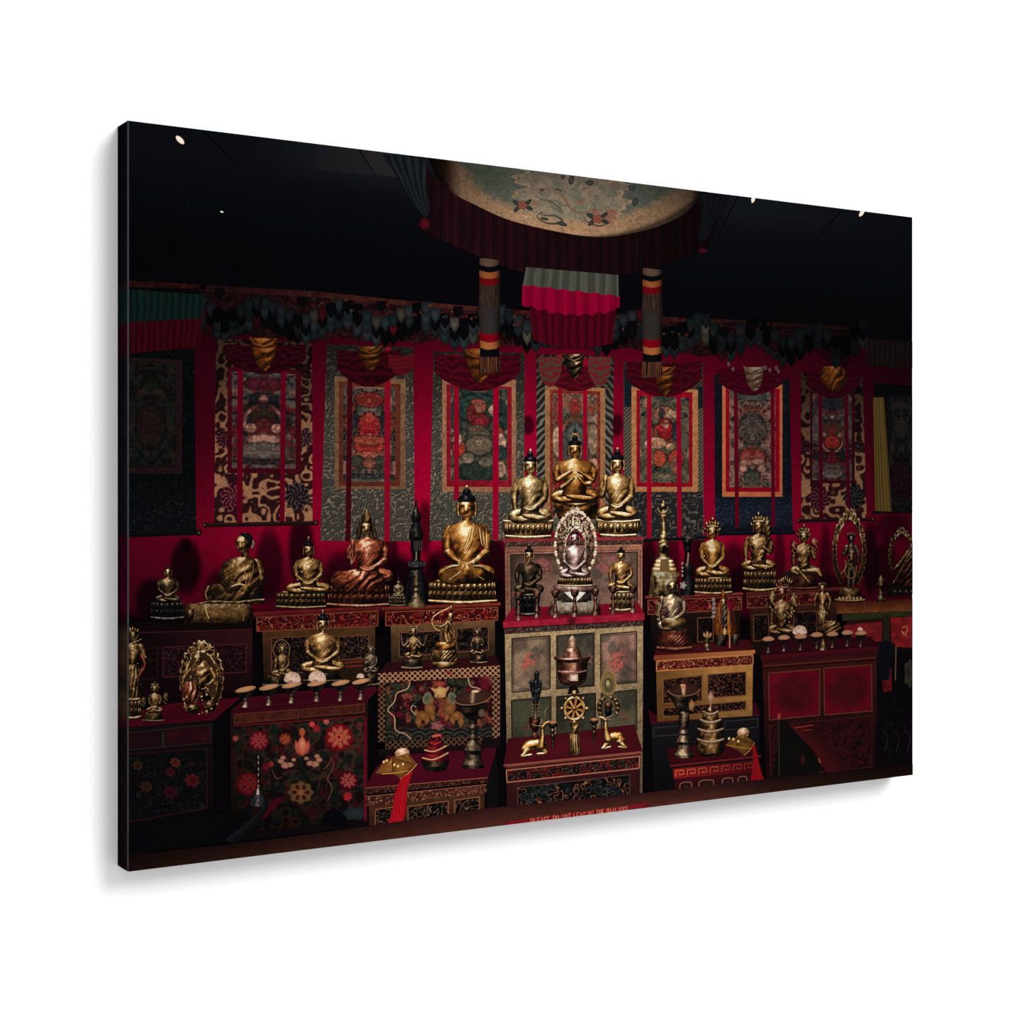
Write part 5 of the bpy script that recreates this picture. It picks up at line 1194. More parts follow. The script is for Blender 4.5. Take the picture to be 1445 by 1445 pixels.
for i in range(7):
    x0 = 953 + i * 16.2; y0 = 1087.5 - i * 1.62; h = 8
    stroke(k, [(x0, y0 + h), (x0, y0), (x0 + 11, y0 - 1), (x0 + 11, y0 + 5), (x0 + 5, y0 + 5.5), (x0 + 5, y0 + 3)], 1.3, mix((214, 110, 76), (120, 40, 34), np.array(i / 7)), 1, False)
put(k, 'key_frieze', 15.5, rt, 'bright red band with key pattern')
k = Ink()
for (x, y, w) in ((967, 1106, 16), (996, 1103, 20), (1026, 1100, 14), (1047, 1098, 12)):
    stroke(k, [(x - w / 2, y + 8), (x - w / 2, y + 1), (x - w / 4, y - 2), (x + w / 4, y - 2.5), (x + w / 2, y - 1), (x + w / 2, y + 7)], 1.3, (128, 92, 66), 1); blob(k, x, y + 4, w * .32, 3.5, (22, 12, 12), 0, 0, (60, 40, 32))
put(k, 'scalloped_apron', 15.5, rt)

# ------------------------------------------------------------------ red chest, right front
k = Ink(); fan(k, [(1072, 924), (1086, 905), (1228, 898), (1240, 912)], (46, 6, 16), 0, (52, 8, 18)); quad(k, (1075, 930), (1237, 917), (1236, 1084), (1080, 1104), lambda u, v, x, y: mix((62, 18, 18), (22, 8, 10), sst(930, 1090, y)) * (.8 + .4 * fbm(x, y, 9, 3))[:, None], .2, 2)
quad(k, (1072, 925), (1240, 912), (1238, 922), (1075, 936), lambda u, v, x, y: mix((84, 12, 24), (48, 14, 18), v), .5, 2); stroke(k, [(1076, 940), (1236, 928)], 1.2, (104, 50, 36), 1); stroke(k, [(1076, 943), (1236, 931)], 2, (30, 10, 10), 1)
rc = put(k, 'red_chest', 12, None, 'red panelled chest at the right, row of grain bowls standing on it')
def redpan(u, v, x, y):
    dd = np.hypot((u - .5), (v - .5)); C = mix((74, 12, 20), (104, 8, 26), sst(.28, .5, dd) * sst(.1, .6, 1 - u * .5)); C = mix(C, (46, 6, 14), sst(.62, .70, dd))
    return C * (.8 + .35 * fbm(x, y, 8, 4))[:, None]
for q4 in ([(1084, 950), (1156, 944), (1156, 1009), (1085, 1016)], [(1162, 943), (1229, 938), (1230, 1003), (1163, 1009)]):
    k = Ink(); quad(k, *q4, redpan, 0, 1.4); frame_line(k, *q4, 1.1, (112, 64, 40)); put(k, 'red_door', 12.5, rc)
k = Ink(); quad(k, (1085, 1024), (1230, 1010), (1230, 1082), (1087, 1096), lambda u, v, x, y: carve_fn((52, 13, 18), (12, 7, 10), 9, 201, 2, .68)(u, v, x, y), 0, 1.7); frame_line(k, (1085, 1024), (1230, 1010), (1230, 1082), (1087, 1096), 1.1, (66, 30, 24)); put(k, 'lower_panel', 12.5, rc)

# ------------------------------------------------------------------ rail and ramps along the bottom
k = Ink()
RT = [(178, 1206), (340, 1190), (500, 1168), (690, 1140), (905, 1119), (1080, 1099), (1288, 1078)]; RB = [(178, 1232), (340, 1212), (500, 1192), (690, 1168), (905, 1142), (1080, 1121), (1288, 1096)]
def rail_fn(u, v, x, y):
    C = mix((44, 20, 20), (78, 40, 28), v); return C * np.interp(x, [178, 420, 700, 1000, 1100, 1288], [.38, .8, 1.05, 1.05, .7, .4])[:, None] * (.85 + .3 * fbm(x, y * 3, 12, 3))[:, None]
ruled(k, RT, RB, lambda u, v, x, y: rail_fn(v, u, x, y), 0, 1.8)
ra = put(k, 'wooden_rail', 18, None, 'brown wooden barrier rail along the bottom edge of the picture')
k = Ink(); ruled(k, [(712, 1160), (770, 1152), (905, 1134), (915, 1132)], [(712, 1170), (770, 1162), (905, 1147), (915, 1145)], lambda u, v, x, y: mix((140, 16, 34), (104, 22, 30), vn(x, y, 8, 2)) * np.interp(x, [712, 722, 905, 915], [.7, 1, 1, .8])[:, None], 0, 1.5)
sg = put(k, 'red_sign', 18.5, ra, 'red sign asking visitors not to lean on the railings')
GLY = {'P': [[(0, 1), (0, 0), (.8, 0), (1, .25), (.8, .5), (0, .5)]], 'L': [[(0, 0), (0, 1), (1, 1)]], 'E': [[(1, 0), (0, 0), (0, 1), (1, 1)], [(0, .5), (.8, .5)]], 'A': [[(0, 1), (.5, 0), (1, 1)], [(.2, .65), (.8, .65)]],
       'S': [[(1, .1), (.5, 0), (0, .2), (.2, .45), (.8, .55), (1, .8), (.5, 1), (0, .9)]], 'D': [[(0, 0), (0, 1), (.7, 1), (1, .7), (1, .3), (.7, 0), (0, 0)]], 'O': [[(.5, 0), (0, .3), (0, .7), (.5, 1), (1, .7), (1, .3), (.5, 0)]],
       'N': [[(0, 1), (0, 0), (1, 1), (1, 0)]], 'T': [[(0, 0), (1, 0)], [(.5, 0), (.5, 1)]], 'H': [[(0, 0), (0, 1)], [(1, 0), (1, 1)], [(0, .5), (1, .5)]], 'R': [[(0, 1), (0, 0), (.8, 0), (1, .25), (.8, .5), (0, .5)], [(.5, .5), (1, 1)]], 'I': [[(.5, 0), (.5, 1)]], 'G': [[(1, .2), (.5, 0), (0, .3), (0, .7), (.5, 1), (1, .8), (1, .55), (.6, .55)]]}
k = Ink(); txt = 'PLEASE DO NOT LEAN ON THE RAILINGS'; X = 748.0
for i, ch in enumerate(txt):
    w = np.interp(i, [0, len(txt)], [4.75, 3.7])
    if ch != ' ':
        y0 = 1155.2 + (X - 748) * (-.131); h = 9.0
        for s in GLY[ch]: stroke(k, [(X + .3 + a * (w - 1.5), y0 + b * h - (a * w) * .13) for a, b in s], 1.15, (206, 112, 86), 1, False)
    X += w * (0.78 if ch == ' ' else 1.0)
put(k, 'sign_lettering', 19, sg, 'pale orange capital letters')
k = Ink(); ruled(k, [(372, 1136), (352, 1158), (316, 1186)], [(386, 1136), (366, 1162), (336, 1192)], lambda u, v, x, y: mix((26, 25, 27), (7, 5, 7), u), 0, 2)
fan(k, [(385, 1128), (404, 1122), (380, 1148), (366, 1160)], (66, 6, 22), .5); fan(k, [(178, 1172), (240, 1150), (330, 1146), (355, 1150), (310, 1190), (178, 1206)], (6, 5, 7), -.5, (10, 9, 10))
put(k, 'dark_ramp', 17, None, 'dark slanting board at the lower left behind the bell')
k = Ink(); fan(k, [(1100, 1014), (1110, 1018), (1140, 1045), (1158, 1082), (1150, 1096), (1088, 1102), (1096, 1060)], (13, 11, 10), 0, (18, 15, 13)); ruled(k, [(1112, 1022), (1150, 1062), (1168, 1094)], [(1146, 1030), (1178, 1062), (1206, 1090)], lambda u, v, x, y: mix((74, 16, 22), (44, 12, 16), u), 1, 2)
stroke(k, [(1120, 1027), (1147, 1023)], 1.8, (150, 46, 36), 2); stroke(k, [(1132, 1031), (1145, 1029)], 1.4, (130, 36, 32), 2); stroke(k, [(1098, 1016), (1099, 1096)], 1.8, (44, 40, 42), 2); blob(k, 1098.5, 1011, 2.4, 5, (150, 62, 46), 3)
stroke(k, [(1154, 1070), (1157, 1077)], 2, (150, 80, 56), 3); blob(k, 1132, 1072, 3, 7, (60, 20, 16), 2)
put(k, 'dark_ramp', 17, None, 'dark slanting board with a red edge in front of the red chest')
# ------------------------------------------------------------------ figures on the back tables, left to right
seated('seated_statue', 'small dark bronze seated statue, leftmost on the long cabinet', 11, 237, 795, 850, 'bronze', 12, 17, 1.15, 'bald', 'lap', -.15, ped=lotus(236, 846, 874, 17, 24, 'iron', 1.2, 9, 'double', 3), seed=11, flum=1.5)
# monk
k = Ink()
puff(k, [(786, 334, 352), (792, 318, 362), (806, 312, 367), (822, 312, 368), (836, 322, 366)], 'dgold', 20, .95, (-.4, .3), (.42, 2.6, 3.4), seed=21)
tube(k, [(323, 799, 9), (318, 815, 9), (324, 832, 6)], 'dgold', 14, 1.0, bump=.12, bf=7); tube(k, [(361, 796, 8), (366, 812, 8), (362, 828, 6), (340, 832, 4)], 'dgold', 14, 1.05, bump=.12, bf=7)
puff(k, [(824, 300, 366), (834, 292, 372), (846, 290, 372), (852, 284, 376)], 'dgold', 4, .85, (-.3, .5), (.25, 5, 1), seed=22)
for j in range(5): stroke(k, [(330 + j * 7, 796), (338 + j * 4, 815), (352 - j * 2, 834)], [.5, 1.2, .4], ramp('dgold', np.array(.75 - .3 * (j % 2))), 26)
tube(k, [(292, 846, 2), (290, 838, 2), (294, 828, 2)], 'gold', 18, .8); tube(k, [(280, 852, 1.6), (300, 849, 1.8), (330, 850, 1.6), (352, 848, 1.8), (372, 846, 1.6)], 'gold', 18, .75, bump=.3)
tube(k, [(346, 784, 5), (345, 776, 5)], 'dgold', 16); ell(k, 343, 767, 10.5, 13.5, 'dgold', 22, 0, 1.05, face_fn(-.42), res=.6, rough=.08); tube(k, [(355.5, 763, 1.6), (357.5, 768, 2.2), (355, 773, 1.6)], 'cream', 26, .8)
stroke(k, [(326, 828), (336, 824), (346, 826)], [1, 2.4, 1], ramp('gold', np.array(.85)), 30)
mk = put(k, 'seated_monk', 11, None, 'golden monk statue with bare head and robes spread over a square throne, left')
k = Ink(); puff(k, [(752, 340, 350), (755, 339, 355), (761, 348, 356), (768, 352, 355)], 'hair', 0, .9); put(k, 'hair', 11.5, mk, 'close-cropped dark hair')
k = Ink(); puff(k, [(852, 262, 355), (858, 260, 356), (874, 259, 356), (879, 258, 356)], 'dgold', 0, .72, (-.2, .3), None, rough=.2, p=7, smooth=False); ell(k, 268, 868, 6, 11, 'dgold', 4, .2, .8, add=-.1)
stroke(k, [(290, 852), (291, 864), (295, 873)], [1, 2, 1.4], ramp('gold', np.array(.75)), 12); blob(k, 330, 866, 7, 6, (74, 54, 28), 10, .5, (120, 90, 48)); stroke(k, [(344, 855), (343, 876)], [1, 2.4], ramp('gold', np.array(.6)) * .7, 11)
put(k, 'pedestal', 10.5, mk, 'cloth-draped square throne')
# small golden
seated('seated_statue', 'golden seated statue with ornaments, between the monk and the copper statue', 11, 435, 757, 838, 'dgold', 16, 31, 1.05, 'bun', ('lap', 'lap'), .1, ped=lotus(424, 834, 858, 28, 36, 'dgold', .85, 12, 'double', 5), seed=31, jewel=14)
# copper lama with hat
cl = seated('hatted_statue', 'reddish copper seated statue in a pointed hat, one hand raised', 11, 519, 722, 822, 'dgold', 22, 34, 1.0, 'hat', ('raised', 'lap'), -.1, hx=-2, bodymat='copper', ped=lotus(506, 822, 856, 38, 46, 'copper', .82, 12, 'double', 7), seed=41)
k = Ink(); puff(k, [(806, 474, 532), (814, 466, 542), (824, 466, 542), (832, 472, 540)], 'copper', 0, 1.0, (-.4, .4), (.45, 5, 2.2), seed=43); put(k, 'robe_hem', 12, cl, 'crumpled robe hem of red copper')
k = Ink()
for (a, b) in ((500, 790), (494, 784), (503, 782), (498, 776)): stroke(k, [(495, 796), (a, b)], [1.6, .8], (150, 110, 74), 1)
put(k, 'ritual_object', 12.5, cl)
# dark stupa
def stupa(name, label, layer, cx, prof, mat, lum, tilt=.06, extra=None, parts=()):
    k = Ink(); lathe(k, cx, prof, mat, 0, lum, tilt); 
    if extra: extra(k)
    return put(k, name, layer, None, label)
def ex(kk):
    for j in range(5): stroke(kk, [(584 + j * 2.6, 763), (584 + j * 2.6, 777)], .9, (74, 66, 58), 20)
    stroke(kk, [(587, 778), (587, 790)], 1.5, (150, 118, 96), 21)
    for j in range(6): blob(kk, 577 + j * 4.2, 796, 1.6, 4, (42, 42, 46), 20, 0, (62, 62, 64))
stupa('dark_stupa', 'tall near-black spired stupa between the copper statue and the large golden statue', 11, 587, [(705, .8), (716, 2), (722, 5), (730, 7), (738, 5), (750, 9), (758, 10), (763, 7), (776, 8), (779, 6), (790, 6), (793, 11), (800, 13), (804, 9), (812, 12), (830, 15), (846, 17), (852, 18)], 'iron', .95, .06, ex)
seated('small_seated_figure', 'tiny gilded figure on stepped base, left of the small gilded stupa', 12, 562, 815, 842, 'brass', 5.5, 8, .75, 'bun', 'lap', ped=lotus(560, 840, 855, 8, 12, 'brass', .62, 7, 'double', 8), seed=51)
stupa('small_gilded_stupa', 'tiny gilded stupa at the foot of the large golden statue', 12, 587, [(807, .6), (812, 2), (826, 4.5), (829, 2.6), (833, 4.4), (836, 3), (842, 6), (846, 7), (850, 12), (856, 14)], 'brass', .66, .08)
# large golden statue
big = seated('golden_statue', 'largest golden seated statue, dark topknot, on a wide base left of the tall cabinet', 11, 658.5, 684, 824, 'orange', 25, 36, 1.03, 'bun', 'lap', -.12, seed=61, rough=.08,
             ped=lotus(652, 818, 851, 40, 50, 'dgold', 1.1, 15, 'double', 9))
k = Ink(); puff(k, [(795, 646, 672), (800, 634, 684), (808, 622, 694), (817, 619, 696), (823, 624, 692)], 'orange', 0, 1.0, (-.4, .45), (.10, 3, 1), rough=.1, fn=lambda u, v, x, y: .30 * np.exp(-(((u - .10) / .16) ** 2 + ((v - .55) / .3) ** 2)) + .16 * np.exp(-(((u - .78) / .10) ** 2 + ((v - .5) / .25) ** 2)) - .28 * np.exp(-((u - .52) / .05) ** 2) * sst(.2, .5, v) - .1)
tube(k, [(648, 798, 2), (636, 800, 2.6), (629, 803, 1.5)], 'gold', 14, .9); tube(k, [(668, 799, 2), (680, 800, 2.6), (690, 806, 1.5)], 'gold', 14, .85)
put(k, 'robe_lap', 12, big, 'smooth robe stretched over the folded knees')
k = Ink(); fan(k, [(617, 807), (630, 797), (642, 794), (640, 806), (626, 815), (617, 816)], ramp('orange', np.array(.9)), 0, (255, 240, 204), (624, 808)); put(k, 'knee_highlight', 12, big, 'glossy pale highlight on one knee') if False else None
k = Ink()
for j in range(4): stroke(k, [(668 - j * 2, 738 + 4 * j), (664 - j * 3, 762 + j * 3), (655 - j * 3, 775 + j)], [.6, 1.5, .5], ramp('orange', np.array(.92 - .35 * (j % 2))), j)
for j in range(5): stroke(k, [(676 + j * 2.6, 745 + j * 2), (678 + j * 2, 760), (680 + j * 1.5, 770)], [.6, 1.4, .5], ramp('orange', np.array(.9 - .45 * (j % 2))), j)
for s in (-1, 1): tube(k, [(658 + s * 2, 797, 1), (658 + s * 10, 808, 1.4), (658 + s * 24, 818, 1)], 'orange', 2, .9)
put(k, 'robe_fold', 12.5, big, 'shining robe folds over arm and knees')

# ------------------------------------------------------------------ three statues on top of the tall cabinet
s0 = seated('golden_statue', 'golden seated statue with lowered right hand, left of the three above the tall cabinet', 13, 748, 633, 738, 'brass', 18.5, 27, 1.05, 'bun', ('down', 'lap'), .05, ped=lotus(745, 734, 760, 36, 33, 'gold', 1.05, 13, 'single', 12), seed=71)
s1 = seated('golden_statue', 'golden seated statue with hands at the chest, topmost and central above the tall cabinet', 12.5, 811, 611, 710, 'orange', 23, 32, .98, 'bun', 'chest', 0, seed=81, robe=False, ped=None, rough=.08)
k = Ink(); puff(k, [(702, 786, 838), (710, 782, 844), (722, 784, 842), (732, 788, 840)], 'orange', 0, .85, (-.5, .5), (.12, 3, 1)); tube(k, [(787, 707, 3), (812, 712, 4), (840, 706, 3)], 'orange', 10, .9); put(k, 'pedestal', 12, s1)
k = Ink()
for j in range(5): stroke(k, [(812, 676 - 1), (815 + j * 1.6, 668 + j * .8)], [2.2, 1], ramp('gold', np.array(.88)), j)
tube(k, [(832, 682, 4), (824, 682, 3.4), (816, 673, 2.6)], 'orange', 4, 1.05); tube(k, [(792, 688, 4), (800, 682, 3.2), (808, 675, 2.4)], 'orange', 2, .8); put(k, 'hand', 13.5, s1, 'joined hands in front of the chest')
s2 = seated('golden_statue', 'golden seated statue with raised right hand, right of the three above the tall cabinet', 13, 871, 631, 734, 'gold', 17.5, 26, 1.08, 'bun', ('raised', 'lap'), .0, ped=lotus(872, 733, 758, 31, 26, 'gold', 1.08, 9, 'single', 15), seed=91, rough=.10)

# statues on the red shelf
sv = seated('silver_statue', 'silvery seated statue with shining chest in front of a white openwork halo', 15, 810.5, 743, 816, 'silver', 13.5, 20, 1.05, 'bald', 'lap', 0, robe=False, ped=lotus(811, 812, 828, 20, 25, 'gold', .95, 13, 'single', 17), seed=101)
h = halo(811.5, 770, 30, 48, .44, 'ivory', 1.15, -50, 230, .14, 3, 4.0, None, 2.8)
put(h, 'halo', 14, sv, 'white openwork halo with red jewels')
k = Ink()
for a in np.radians(np.linspace(-40, 220, 17)):
    blob(k, 811.5 + 24 * math.cos(a), 768 - 40 * math.sin(a), 1.7, 2.2, (92, 34, 36), 1, a, (136, 62, 58))
    for s in (-.1, .1): blob(k, 811.5 + 28.5 * math.cos(a + s), 768 - 46.5 * math.sin(a + s), 2.1, 2.1, (222, 192, 152), 0, a, (255, 244, 220), 10)
put(k, 'halo_jewel', 14.5, sv)
k = Ink(); puff(k, [(826, 780, 842), (832, 782, 840), (838, 788, 832)], 'silver', 6, 1.0, (-.5, .3)); puff(k, [(836, 785, 834), (848, 786, 834), (850, 782, 838)], 'pewter', 2, .7, p=5)
puff(k, [(848, 776, 845), (853, 776, 845), (860, 774, 847), (868, 774, 847)], 'ivory', 0, .72, p=5)
for (x, y) in ((795, 842), (826, 842)): blob(k, x, y, 5, 4.5, (18, 16, 18), 14, 0, (60, 50, 44), 12, 5, .2)
fan(k, [(796, 836), (811, 834), (826, 836), (812, 850)], (236, 226, 208), 15); put(k, 'throne', 14.5, sv, 'stepped silver and brass throne')
seated('dark_statue', 'dark bronze seated statue with golden face, left on the red shelf', 14, 746, 767, 838, 'gold', 14, 19, .8, 'bun', ('down', 'lap'), .05, bodymat='bronze', flum=1.15, ped=lotus(744, 836, 868, 18, 17, 'iron', 1.1, 8, 'double', 19), seed=111)
seated('golden_statue', 'small golden seated statue with white petal base, right on the red shelf', 14, 876, 769, 834, 'dgold', 12.5, 17, 1.15, 'bun', ('down', 'lap'), 0, ped=lotus(877, 832, 862, 14, 17, 'brass', .95, 8, 'double', 20), seed=121)
for i, (x, y0, y1, w) in enumerate([(731, 835, 875, 5.6), (757, 833, 872, 5.6), (783, 832, 871, 5.6), (810.5, 831, 870, 6.2), (839.5, 830, 868, 5.6), (864.5, 826, 866, 5.4), (892.5, 826, 864, 5.8)]):
    k = Ink(); h = y1 - y0
    lathe(k, x, [(y0, w * .9), (y0 + .08 * h, w), (y0 + .22 * h, w * .8), (y0 + .3 * h, w * .35), (y0 + .38 * h, w * .42), (y0 + .5 * h, w * .3), (y0 + .6 * h, w * .45), (y0 + .75 * h, w * .62), (y0 + .86 * h, w * .5), (y0 + h, w * .85)], 'rose', 0, .78, .1)
    o = ['first copper butter lamp from the left on the red shelf', 'second copper butter lamp from the left on the red shelf', 'third copper butter lamp from the left, beside the silver statue', 'copper butter lamp standing directly in front of the silver statue', 'third copper butter lamp from the right on the red shelf', 'second copper butter lamp from the right on the red shelf', 'last copper butter lamp at the right end of the red shelf'][i]
    put(k, 'butter_lamp', 15.5, None, o)

# ------------------------------------------------------------------ figures right of the tall cabinet
def ex(kk):
    for j in range(3):
        w = 12.5 + j * 2.2; y = 790 + j * 5.5
        puff(kk, [(y, 937 - w, 937 + w), (y + 4, 937 - w - 1, 937 + w + 1), (y + 5.5, 937 - w, 937 + w)], 'gold', 12, 1.0, p=6, rough=.12, add=.16); 
    rectc = ramp('brass', np.array(.45)); quad(kk, (932, 789), (943, 789), (945, 807), (930, 807), rectc, 30, 3)
    ell(kk, 936.5, 773, 7.5, 9, 'brass', 10, 0, .9); blob(kk, 937, 775, 3.4, 6, (14, 9, 8), 24)
    tube(kk, [(928, 717, 1.2), (930, 722, 1.8), (935, 724, 2), (941, 721, 1.6), (942, 716, 1)], 'gold', 14, .95); ell(kk, 935, 714, 4, 5, 'gold', 16, 0, 1)
    puff(kk, [(807, 919, 958), (812, 918, 959), (814, 922, 956), (832, 924, 954), (834, 920, 958), (842, 914, 962)], 'brass', 8, .72, p=4, rough=.4, smooth=False)
stupa('golden_stupa', 'golden stupa with tall spire and stepped dome, right of the tall cabinet', 11, 936, [(706, .5), (712, 3), (720, 2.4), (728, 5), (733, 3), (736, 2.6), (755, 4.6), (757, 6), (762, 5), (765, 8), (780, 8), (786, 7), (788, 11), (808, 18), (842, 22)], 'brass', 1.1, .04, ex)
def ex(kk):
    for j in range(9): stroke(kk, [(971, 760), (971 + 9 * math.cos(j * .7), 758 - 8 * abs(math.sin(j * .7)))], [1.4, .5], (92, 74, 52), 20)
    stroke(kk, [(971, 780), (970, 794)], 2, (170, 118, 88), 21)
    for y in (795, 801, 806, 812): blob(kk, 962.5, y, 1.4, 1.9, (150, 138, 126), 24)
    blob(kk, 963.5, 826, 4.5, 5, (120, 108, 100), 24, 0, (180, 165, 152), 14, 5, .25)
stupa('dark_stupa', 'slender dark stupa between the golden stupa and the crowned statue', 11, 970, [(743, .6), (756, 4), (764, 7), (770, 5), (776, 5), (779, 3.5), (794, 4), (797, 6), (802, 8), (812, 7), (826, 9), (840, 10)], 'iron', .95, .05, ex)
seated('crowned_statue', 'golden crowned statue with smooth bare chest, right of the dark stupa', 11, 1005, 731, 815, 'orange', 13.5, 22, .92, 'crown', ('lap', 'lap'), 0, robe=False, ped=lotus(1006, 813, 838, 20, 27, 'dgold', 1.0, 13, 'double', 23), seed=131, jewel=5)
seated('ornate_statue', 'ornate golden crowned statue with a flower plume beside its shoulder, in front of the blue scroll', 11, 1070, 724, 806, 'dgold', 15, 22, 1.0, 'crown', ('down', 'chest'), .1, ped=lotus(1072, 802, 834, 21, 24, 'dgold', .95, 11, 'double', 25), seed=141, jewel=26, rough=.3)
k = Ink(); puff(k, [(729, 1080, 1084), (740, 1078, 1087), (758, 1080, 1087), (770, 1082, 1086)], 'dgold', 0, .8, (-.3, .3), (.4, 1, 5)); put(k, 'flower_plume', 11.8, bpy.context.scene.objects['ornate_statue'])
def leafy(layer, par, pts, mat, lum, name='lotus_flower'):
    for (x, y, rx, ry, r) in pts:
        q = Ink(); ell(q, x, y, rx, ry, mat, 0, r, lum * .75, rough=.4)
        for j in range(7): blob(q, x + rx * .6 * math.sin(j * 2.1), y + ry * (-.75 + j * .25), rx * .3, ry * .12, ramp(mat, np.array(.7)) * lum, 8, r)
        put(q, name, layer, par)
sx = seated('ornate_statue', 'golden figure with two open lotus flowers at its shoulders, one leg lowered', 11, 1134, 741, 812, 'dgold', 12, 18, .95, 'crown', ('down', 'raised'), .1, ped=lotus(1132, 810, 832, 20, 23, 'redwood', .75, 9, 'plain', 27), seed=151, jewel=12, rough=.25)
leafy(12, sx, [(1120, 772, 4.5, 11, 0), (1149, 768, 5, 10, -.2)], 'copper', .95)
k = Ink(); tube(k, [(1140, 806, 4), (1152, 806, 5), (1158, 812, 3)], 'gold', 0, .95); tube(k, [(1126, 804, 4), (1136, 815, 3), (1142, 822, 2)], 'dgold', 4, 1.0); put(k, 'folded_leg', 12, sx)
# standing figure in tall halo
def standing(name, label, layer, cx, yt, yb, mat, sh, lum, seed, halo_args=None,  ped=None, arms=((-.9, .42), (.9, .45)), jewel=10, sway=0.0, face='dgold', skirt=True):
    H = yb - yt; k = Ink(); Y = lambda f: yt + f * H
    for s in (-1, 1): tube(k, [(cx + s * sh * .35 + sway * H * .05, Y(.56), .06 * H), (cx + s * sh * .55, Y(.76), .045 * H), (cx + s * sh * (.3 + .3 * (s < 0)), Y(.97), .03 * H)], mat, 4, lum, seed=seed)
    puff(k, [(Y(.20), cx - sh * .3, cx + sh * .3), (Y(.24), cx - sh * .9, cx + sh * .9), (Y(.34), cx - sh * .72, cx + sh * .72), (Y(.46), cx - sh * .5, cx + sh * .5), (Y(.60), cx - sh * .75, cx + sh * .75)], mat, 8, lum, (-.4, .3), None, rough=.25, seed=seed)
    if skirt: puff(k, [(Y(.50), cx - sh * .62, cx + sh * .62), (Y(.62), cx - sh * .95, cx + sh * .95), (Y(.80), cx - sh * .9, cx + sh * .85), (Y(.94), cx - sh * 1.05, cx + sh * .95)], mat, 10, lum * .95, (-.3, .2), (.5, 4.5, 1.2), rough=.3, seed=seed + 7)
    for s, (ax, ay) in zip((-1, 1), arms):
        tube(k, [(cx + s * sh * .9, Y(.25), .045 * H), (cx + s * sh * 1.35, Y(.38), .035 * H), (cx + ax * sh * 1.1, Y(ay), .026 * H)], mat, 14, lum, seed=seed + 2)
    tube(k, [(cx, Y(.2), .035 * H), (cx, Y(.16), .035 * H)], mat, 10, lum); ell(k, cx, Y(.105), .058 * H, .075 * H, face, 16, 0, lum, face_fn(0), res=.6)
    for j in range(jewel): blob(k, cx + rnd.uniform(-1, 1) * sh, Y(rnd.uniform(.22, .8)), rnd.uniform(.5, 1.2), rnd.uniform(.6, 1.8), ramp(mat, np.array(rnd.uniform(.6, .95))) * lum, 30, rnd.uniform(0, 3))
    b = put(k, name, layer, None, label)
    k = Ink()
    for j in range(5): ell(k, cx + (j - 2) * .032 * H, Y(.02 + .012 * abs(j - 2)), .016 * H, .04 * H, mat, 3, (j - 2) * .2, lum, rough=.3)
    put(k, 'crown', layer + .5, b)
    if halo_args: put(halo(*halo_args), 'halo', layer - .5, b)
    if ped: put(ped, 'pedestal', layer - .3, b)
    return b
st = standing('standing_statue', 'dark standing figure inside a tall pointed golden halo, right', 11.5, 1201, 752, 832, 'bronze', 7, 1.15, 161, (1198, 778, 24, 54, .74, 'dgold', .88, -62, 242, .12, 7, 4.5), lotus(1199, 830, 849, 16, 21, 'dgold', .75, 8, 'plain', 29), ((-1.5, .36), (1.2, .52)), 12, face='iron', skirt=False)
k = Ink(); stroke(k, [(1186, 810), (1193, 800), (1192, 790)], [1, 2.4, 1], ramp('dgold', np.array(.65)), 0); stroke(k, [(1193, 795), (1192, 808), (1198, 816), (1206, 812), (1208, 798)], 1.2, ramp('dgold', np.array(.6)), 1); put(k, 'scarf', 12.5, st)
k = Ink()
for j in range(7): blob(k, 1184 + j * 5, 844, 2, 2, (120, 84, 46), 0, 0, (220, 180, 116))
put(k, 'bead_row', 12.5, st)
hs = put(halo(1272, 786, 19, 38, .80, 'dgold', .72, -20, 215, .1, 9, 4.2), 'haloed_statue', 11, None, 'golden figure with a pointed openwork halo, cut by the right edge')
k = Ink(); puff(k, [(770, 1282, 1290), (784, 1272, 1290), (800, 1266, 1290), (826, 1262, 1290)], 'copper', 0, .55, (-.2, .3), (.5, 3, 5), rough=.4); tube(k, [(1281, 778, 2), (1271, 792, 2), (1262, 803, 1.4)], 'dgold', 8, .85); tube(k, [(1280, 786, 1.4), (1270, 806, 1.2), (1260, 823, 1)], 'dgold', 8, .7); put(k, 'robed_body', 11.5, hs)
k = Ink(); quad(k, (1252, 825), (1288, 823), (1288, 840), (1252, 842), (14, 9, 9), 0, 3); 
for j in range(4): blob(k, 1262 + j * 8, 834, 1.8, 2, (90, 58, 34), 1)
put(k, 'pedestal', 10.5, hs)
k = Ink(); lathe(k, 1243, [(812, 2), (818, 6), (826, 6), (834, 3), (840, 4), (846, 7), (849, 6)], 'dgold', 0, .6, .1, rough=.5); put(k, 'small_vase', 12, None, 'small ornate golden vase left of the haloed figure at the right edge')
k = Ink()
for j in range(12): tube(k, [(1112, 826, 1), (1112 + 9 * math.cos(j * .55), 822 - 16 * abs(math.sin(j * .55)), .8)], 'iron', 0, 1.1)
put(k, 'dark_ornament', 10, None, 'dark spiky ornament behind the crowned figure on the right back table')

